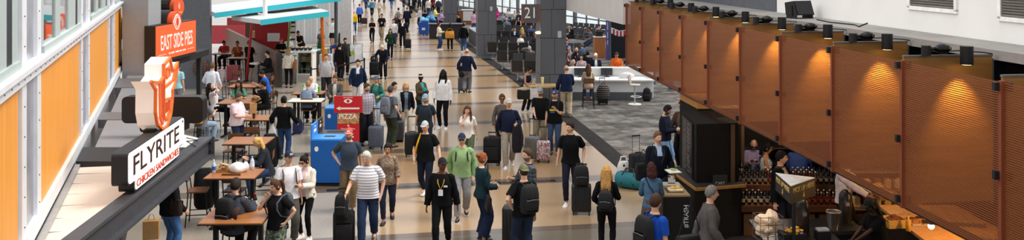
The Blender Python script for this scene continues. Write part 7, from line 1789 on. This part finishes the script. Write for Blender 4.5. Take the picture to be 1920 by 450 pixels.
who(467, 75, 160, 'man in black tee and black shorts standing by the wood partition', 1.78, top=('tee', '141416'), bot=('shorts', '131315'), hair=('short', '6a4a2c'), pose=stand(lh=(.12, -.34, 1.12), rh=(-.12, -.34, 1.1)), shoes=('c9c9c9', 'e9e9e9'))
diner(501, 97, -60, 'person in black at the round table by the wood partition', top=('sweater', '131316'), bot=BK, hair=('short', '14100d'), pose=dict(**TB))
diner(448, 152, 12, 'woman with long dark curls in green tee at the brown table', sex='f', skin='m', top=('tee', '4a8a6a'), bot=JE, hair=('long', '1c1310'), pose=dict(hy=-20, **TB))
diner(492, 132, -70, 'man in bright blue tee reading at the back table', top=('tee', '2a5cc0'), bot=BK, hair=('short', '1c1512'), skin='m', pose=dict(hp=20, lean=14, **TB))
diner(493, 153, -75, 'man in black leather jacket seated right of the woman in green', top=('jacket', '121214', '1f1f22'), bot=BK, hair=('short', '14100d'), skin='m', pose=dict(lh=(.05, -.28, 1.22), rh=(-.12, -.4, 1.1)))
pi_ = diner(395, 157, 100, 'woman in white tee with hands raised to her hair', sex='f', top=('tee', 'e4dede'), bot=('leggings', '17171a'), hair=('long', '2a1d16'), pose=dict(lean=-10, hp=-20, lh=(.10, -.05, 1.52), rh=(-.10, -.05, 1.52), lp=(1, -1, .3), rp=(-1, -1, .3)))
handbag(P(411, 193, .84), .3, 'dark blue handbag on the chair beside the woman in white tee', '1c2a48', w=.4, h=.26, t=.2, drop=.12)
pi_ = diner(383, 180, 160, 'man in grey tee with mustard backpack, seen from behind', top=('tee', '6a6c74'), bot=('jeans', '8ea4bc'), hair=('buzz', '4a3424'), pose=dict(**TB))
wear_backpack(pi_, 'mustard yellow backpack on the man in grey tee', 'c48a1c', yaw=160, h=.5, w=.36, t=.22)
who(444, 171, 75, 'big man in pale pink polo standing at a brown table', 1.82, top=('polo', 'e6d0d6'), bot=('jeans', '27344e'), hair=('short', '5a4a40'), fat=1.45, beard=True, pose=stand(lh=(.08, -.32, 1.12), rh=(-.08, -.32, 1.12), hp=20))
pi_ = who(532, 179, 178, 'person in black sweatshirt and jeans seen from behind by the white table', 1.72, top=('sweater', '121214'), bot=('jeans', '27406a'), hair=('bun', '14100d'), pose=stand(lh=(.36, -.1, 1.0), rh=(-.34, -.12, 1.0)), fat=1.05)
r = thing('plastic_bag', 'small white bag held by the person in black sweatshirt', 'bag', pi_['palm'](1) + Vector((0, 0, -.42)), 0); mb = MB(); mb.loft([[(.12 * k_ * math.cos(t), .08 * k_ * math.sin(t), z) for t in [2 * PI * j / 14 for j in range(14)]] for z, k_ in ((0, .8), (.06, 1), (.22, .9), (.38, .25))]); obj('bag_body', mb, M('e2e0e0', .5), r, smooth=True); mb = MB(); mb.tube([(-.04, 0, .36), (0, 0, .44), (.04, 0, .36)], .01, 5); obj('handle', mb, M('e2e0e0', .5), r)
pi_ = who(541, 90, 185, 'woman in cream jacket at the food case, seen from behind', 1.68, sex='f', top=('sweater', 'dcd2c2'), bot=('slim', '151517'), hair=('bob', 'a8845c'), pose=stand(), fat=1.1)
handbag(pi_['world']((-.28, .05, 1.0)), math.radians(95), 'tan brown handbag on the woman in cream jacket', '8a5a2c', w=.36, h=.36, t=.14, drop=.3)
who(527, 70, 10, 'cook in black with bright red cap', 1.74, top=('tee', '131316'), bot=BK, cap=('beanie', 'c9242b'), hair=('short', '2a1d16'), pose=stand(**BOTH))
who(541, 66, 40, 'cook in white with white cap', 1.70, top=('tee', 'dcdad8'), bot=BK, cap=('cap', 'efefed', 'efefed'), hair=('short', '2a1d16'), skin='m', pose=stand(**BOTH, hp=20))
who(558, 58, -20, 'cook in black tee and black cap leaning over the counter', 1.76, top=('tee', '141417'), bot=BK, cap=('cap', '141417'), hair=('short', '17110e'), skin='t', pose=stand(lean=28, lh=(.1, -.5, 1.0), rh=(-.15, -.5, 1.0)))
who(548, 40, -40, 'worker in olive green moving behind the counter', 1.74, top=('tee', '6a7050'), bot=BK, hair=('short', '17110e'), skin='t', pose=walk(.2, 1))
who(602, 53, -10, 'worker in grey tee and green apron behind the orange post', 1.70, sex='f', top=('tee', '5d5a5a'), bot=('skirt', '1f5a48'), hair=('bun', '17110e'), pose=stand())
who(624, 34, -30, 'worker in white tee with black cap reaching to the wall', 1.78, top=('tee', 'dedede'), bot=('shorts', '1a1a1d'), cap=('cap', '15151a'), hair=('short', '17110e'), skin='m', pose=stand(rh=(-.35, -.15, 1.45)), fat=1.1)
who(641, 51, 60, 'bald man in dark jacket in the stall queue', 1.74, top=('jacket', '34302e', '4a4a4a'), bot=BK, hair=('bald', '7a6a5a'), pose=stand(hy=-20))
who(653, 49, 200, 'woman in pink top with dark bun in the stall queue', 1.68, sex='f', top=('long', 'd07aa4'), bot=('slim', '6a6a72'), hair=('bun', '17110e'), pose=stand(), fat=1.15)
who(647, 70, 20, 'bearded man in dark grey jacket in the stall queue', 1.76, top=('jacket', '3a3836', '2a2a2a'), bot=BK, hair=('short', '1c1512'), beard=True, pose=stand(hp=10))
who(637, 80, 160, 'person in black in front of the hanging shirts', 1.70, top=('sweater', '161619'), bot=BK, hair=('short', '14100d'), pose=stand())
diner(583, 142, 5, 'bald man in white shirt seated behind the white table', top=('shirt', 'e6e4e6'), bot=BK, hair=('bald', '7a5a44'), beard=False, pose=dict(hp=22, **TB))
diner(578, 153, 178, 'man in grey blue shirt seated with his back to the camera', top=('shirt', '8094ac'), bot=BK, hair=('short', '9a7654'), pose=dict(**TB))
diner(487, 257, -70, 'woman with curly blond hair in dark jacket at the bottle table', sex='f', top=('jacket', '2a2d34', '8a8a90'), bot=JE, hair=('long', 'd0a45c'), pose=dict(hp=25, lean=14, **TB))
pi_ = diner(443, 337, 165, 'man in dark grey hoodie with black backpack at the nearest table', 1.80, top=('hoodie', '3c4048'), bot=BK, hair=('short', '2c2420'), pose=dict(hy=12, **TB))
wear_backpack(pi_, 'black backpack with brown cap on the man at the nearest table', '131316', yaw=165, h=.54, w=.36, t=.22)
b_ = pi_['world'](pi_['U']((-.22, .24, 1.22))); r = thing('baseball_hat', 'dark brown cap hanging from the black backpack at the nearest table', 'cap', b_, math.radians(165)); mb = MB(); mb.loft([[Vector(p) for p in rr_] for rr_ in sphere_rings(lambda a, b, c: V(a * .10, b * .115, c * .11), 18, 8, 0, PI / 2)]); obj('crown', mb, M('3a2420', .9), r, smooth=True); mb = MB(); mb.slab([(.09 * math.cos(t), .08 + .13 * math.sin(t)) for t in [PI * j / 10 for j in range(11)]], -.01, .0); obj('brim', mb, M('2a1a18', .9), r); mb = MB(); mb.box((0, .112, .045), (.07, .012, .04)); obj('badge', mb, M('d9cfc8', .8), r); r.rotation_euler = (-1.1, .4, math.radians(120))
pi_ = who(520, 333, -25, 'woman in black tee and camouflage trousers with hand at her cheek', 1.68, sex='f', top=('tee', '141418'), bot=('pants', '5a6650', M('55604c', .9, kind='multi', c2='2c352c,7d8a78,39453a,8f9a8c', scale=13)), hair=('pony', '4a3020'), pose=stand(rh=(-.10, -.18, 1.42), lh=(.215, -.03, 1.0), lp=(1, .5, 0), hp=12, hy=-15), fat=1.1)
wear_backpack(pi_, 'grey backpack on the woman in camouflage trousers', '4a4d50', yaw=-25)
pi_ = who(541, 282, 25, 'young man in white tee and navy cap beside the woman in cream jacket', 1.76, top=('tee', 'e6e3e6'), bot=('pants', '55524c'), cap=('cap', '1a2036', '1a2036', 'b9b9c9'), hair=('short', '3a2a20'), pose=stand(hy=15, rh=(-.15, -.28, 1.0)))
wear_backpack(pi_, 'brown grey backpack on the young man in white tee', '6a5a48', yaw=25)
pi_ = who(575, 286, -18, 'woman in cream zip jacket, black leggings and white sneakers', 1.66, sex='f', top=('jacket', 'e0d6c6', 'ddbcc0'), bot=('leggings', '111113'), hair=('bun', '1a1210'), glasses=True, pose=stand(hp=24, hy=-12, lf=(.12, -.1, 0), rf=(-.14, .02, 0), **BOTH), shoes=('e9e6e4', 'e9e6e4'))
phone(pi_['palm'](-1) + Vector((.02, 0, .01)), .3, 'phone in the hands of the woman in cream zip jacket')
pi_ = who(318, 312, 150, 'woman in black top and jeans with wavy blond hair under the canopy beam', 1.68, sex='f', top=('long', '17171a'), bot=('jeans', '4a70a4'), hair=('long', 'a8824c'), pose=stand(rh=(-.28, -.12, .95)), fat=1.15)
handbag(pi_['world']((-.26, .06, 1.05)), math.radians(150), 'dark brown shoulder bag on the woman under the canopy beam', '2c1f1a', w=.26, h=.28, t=.12, drop=.4)
r = thing('paper_bag', 'brown paper bag held by the woman under the canopy beam', 'bag', P(284, 447, .55), .2); mb = MB(); mb.loft([[(x * .13, y * .08, z) for x, y in ((-1, -1), (1, -1), (1, 1), (-1, 1))] for z in (0, .32)]); obj('bag_body', mb, M('b58a58', .8), r); mb = MB(); mb.tube([(-.06, 0, .31), (-.03, 0, .42), (.03, 0, .42), (.06, 0, .31)], .008, 5); obj('handle', mb, M('b58a58', .8), r)
who(334, 118, 170, 'person in pale blue top half hidden behind the rooster emblem', 1.74, top=('tee', '9ccad4'), bot=('pants', '8a8a8e'), hair=('short', '3a2a20'), pose=stand(lean=6), fat=1.15)
who(462, 436, -20, 'dark-haired person at the very bottom below the nearest table', 1.64, sex='f', top=('tee', '22242a'), bot=BK, hair=('bun', '1c1310'), pose=sit(.70)) if False else None
# --- cafe
seat_c = dict(seat=.70, lf=(.1, -.36, .2), rf=(-.1, -.36, .2), lean=10)
who(1413, 259, -12, 'balding man in lilac shirt looking down behind the bottle shelves', 1.76, top=('shirt', 'a99abf'), bot=BK, hair=('bald', '4a342a'), glasses=True, pose=sit(.60, lh=(.07, -.30, 1.0), rh=(-.07, -.30, 1.0), hp=28, lf=(.1, -.3, .1), rf=(-.1, -.3, .1)))
who(1440, 270, 70, 'dark-haired woman in striped sleeveless top and glasses', 1.70, sex='f', skin='m', top=('tank', 'e6e2e0', M('e6e2e0', .9, kind='hstripe', c2='2a2a30', scale=26)), bot=BK, hair=('bob', '100c0b'), glasses=True, pose=sit(.58, lf=(.1, -.3, .1), rf=(-.1, -.3, .1)))
pi_ = who(1464, 282, 40, 'young man in black jacket and pale tee behind the pick up sign', 1.80, top=('jacket', '101012', 'b9b2ac'), bot=('jeans', '1c2030'), hair=('short', '1c1512'), pose=stand(hy=25, lh=(.2, -.28, 1.05)))
who(1500, 262, 150, 'man in blue shirt mostly hidden under the copper screens', 1.84, top=('shirt', '3f5590'), bot=BK, hair=('short', '2a1d16'), pose=sit(.60), fat=1.3)
who(1582, 288, 50, 'cafe worker in pale shirt reaching out under the copper screens', 1.80, skin='t', top=('shirt', 'd9cfd0'), bot=BK, hair=('short', '17110e'), pose=stand(lh=(.12, -.5, 1.12), rh=(-.1, -.45, 1.1)))
pi_ = who(1634, 368, -72, 'cafe worker in black tee and black cap with long ponytail', 1.70, sex='f', skin='d', top=('tee', '101011'), bot=BK, hair=('locs', '0c0908'), cap=('cap', '0c0c0d'), pose=stand(lean=14, lh=(.0, -.55, 1.02), rh=(-.1, -.5, 1.02), hp=16), fat=1.15)
# ---------------------------------------------------------------- light and camera
w = bpy.data.worlds.new('daylight'); SC.world = w; w.use_nodes = True
nt = w.node_tree; bg = nt.nodes['Background']
bg.inputs[0].default_value = (.93, .96, 1.0, 1); bg.inputs[1].default_value = .72
def area(name, loc, rot, sx, sy, e, col):
    la = bpy.data.lights.new(name, 'AREA'); la.shape = 'RECTANGLE'; la.size = sx; la.size_y = sy; la.energy = e; la.color = col
    o = bpy.data.objects.new(name, la); COL.objects.link(o); o.location = loc; o.rotation_euler = rot; return o
su = bpy.data.lights.new('sun', 'SUN'); so = bpy.data.objects.new('sun', su); COL.objects.link(so)
su.energy = 2.2; su.angle = math.radians(24); su.color = (1, .95, .88)
so.rotation_euler = Vector((-.80, -.10, -1)).to_track_quat('-Z', 'Y').to_euler()
area('overhead_fill', (-3, 13, 13), Vector((.62, 0, -1)).to_track_quat('-Z', 'Y').to_euler(), 6, 30, 1500, (1, .98, .95))  # added unseen fill lamp, brightens the right wall and fin tops
cam = bpy.data.cameras.new('camera'); co = bpy.data.objects.new('camera', cam); COL.objects.link(co); SC.camera = co
co.location = (0, 0, CZ); co.rotation_euler = (PI / 2, 0, 0)
cam.sensor_fit = 'HORIZONTAL'; cam.sensor_width = 36; cam.lens = 36 * F / 1920
cam.shift_x = 0; cam.shift_y = -(225 - HY) / 1920
cam.clip_end = 500
vs = SC.view_settings; vs.view_transform = 'Standard'; vs.look = 'None'; vs.gamma = 1; vs.exposure = 0.5; vs.use_curve_mapping = False
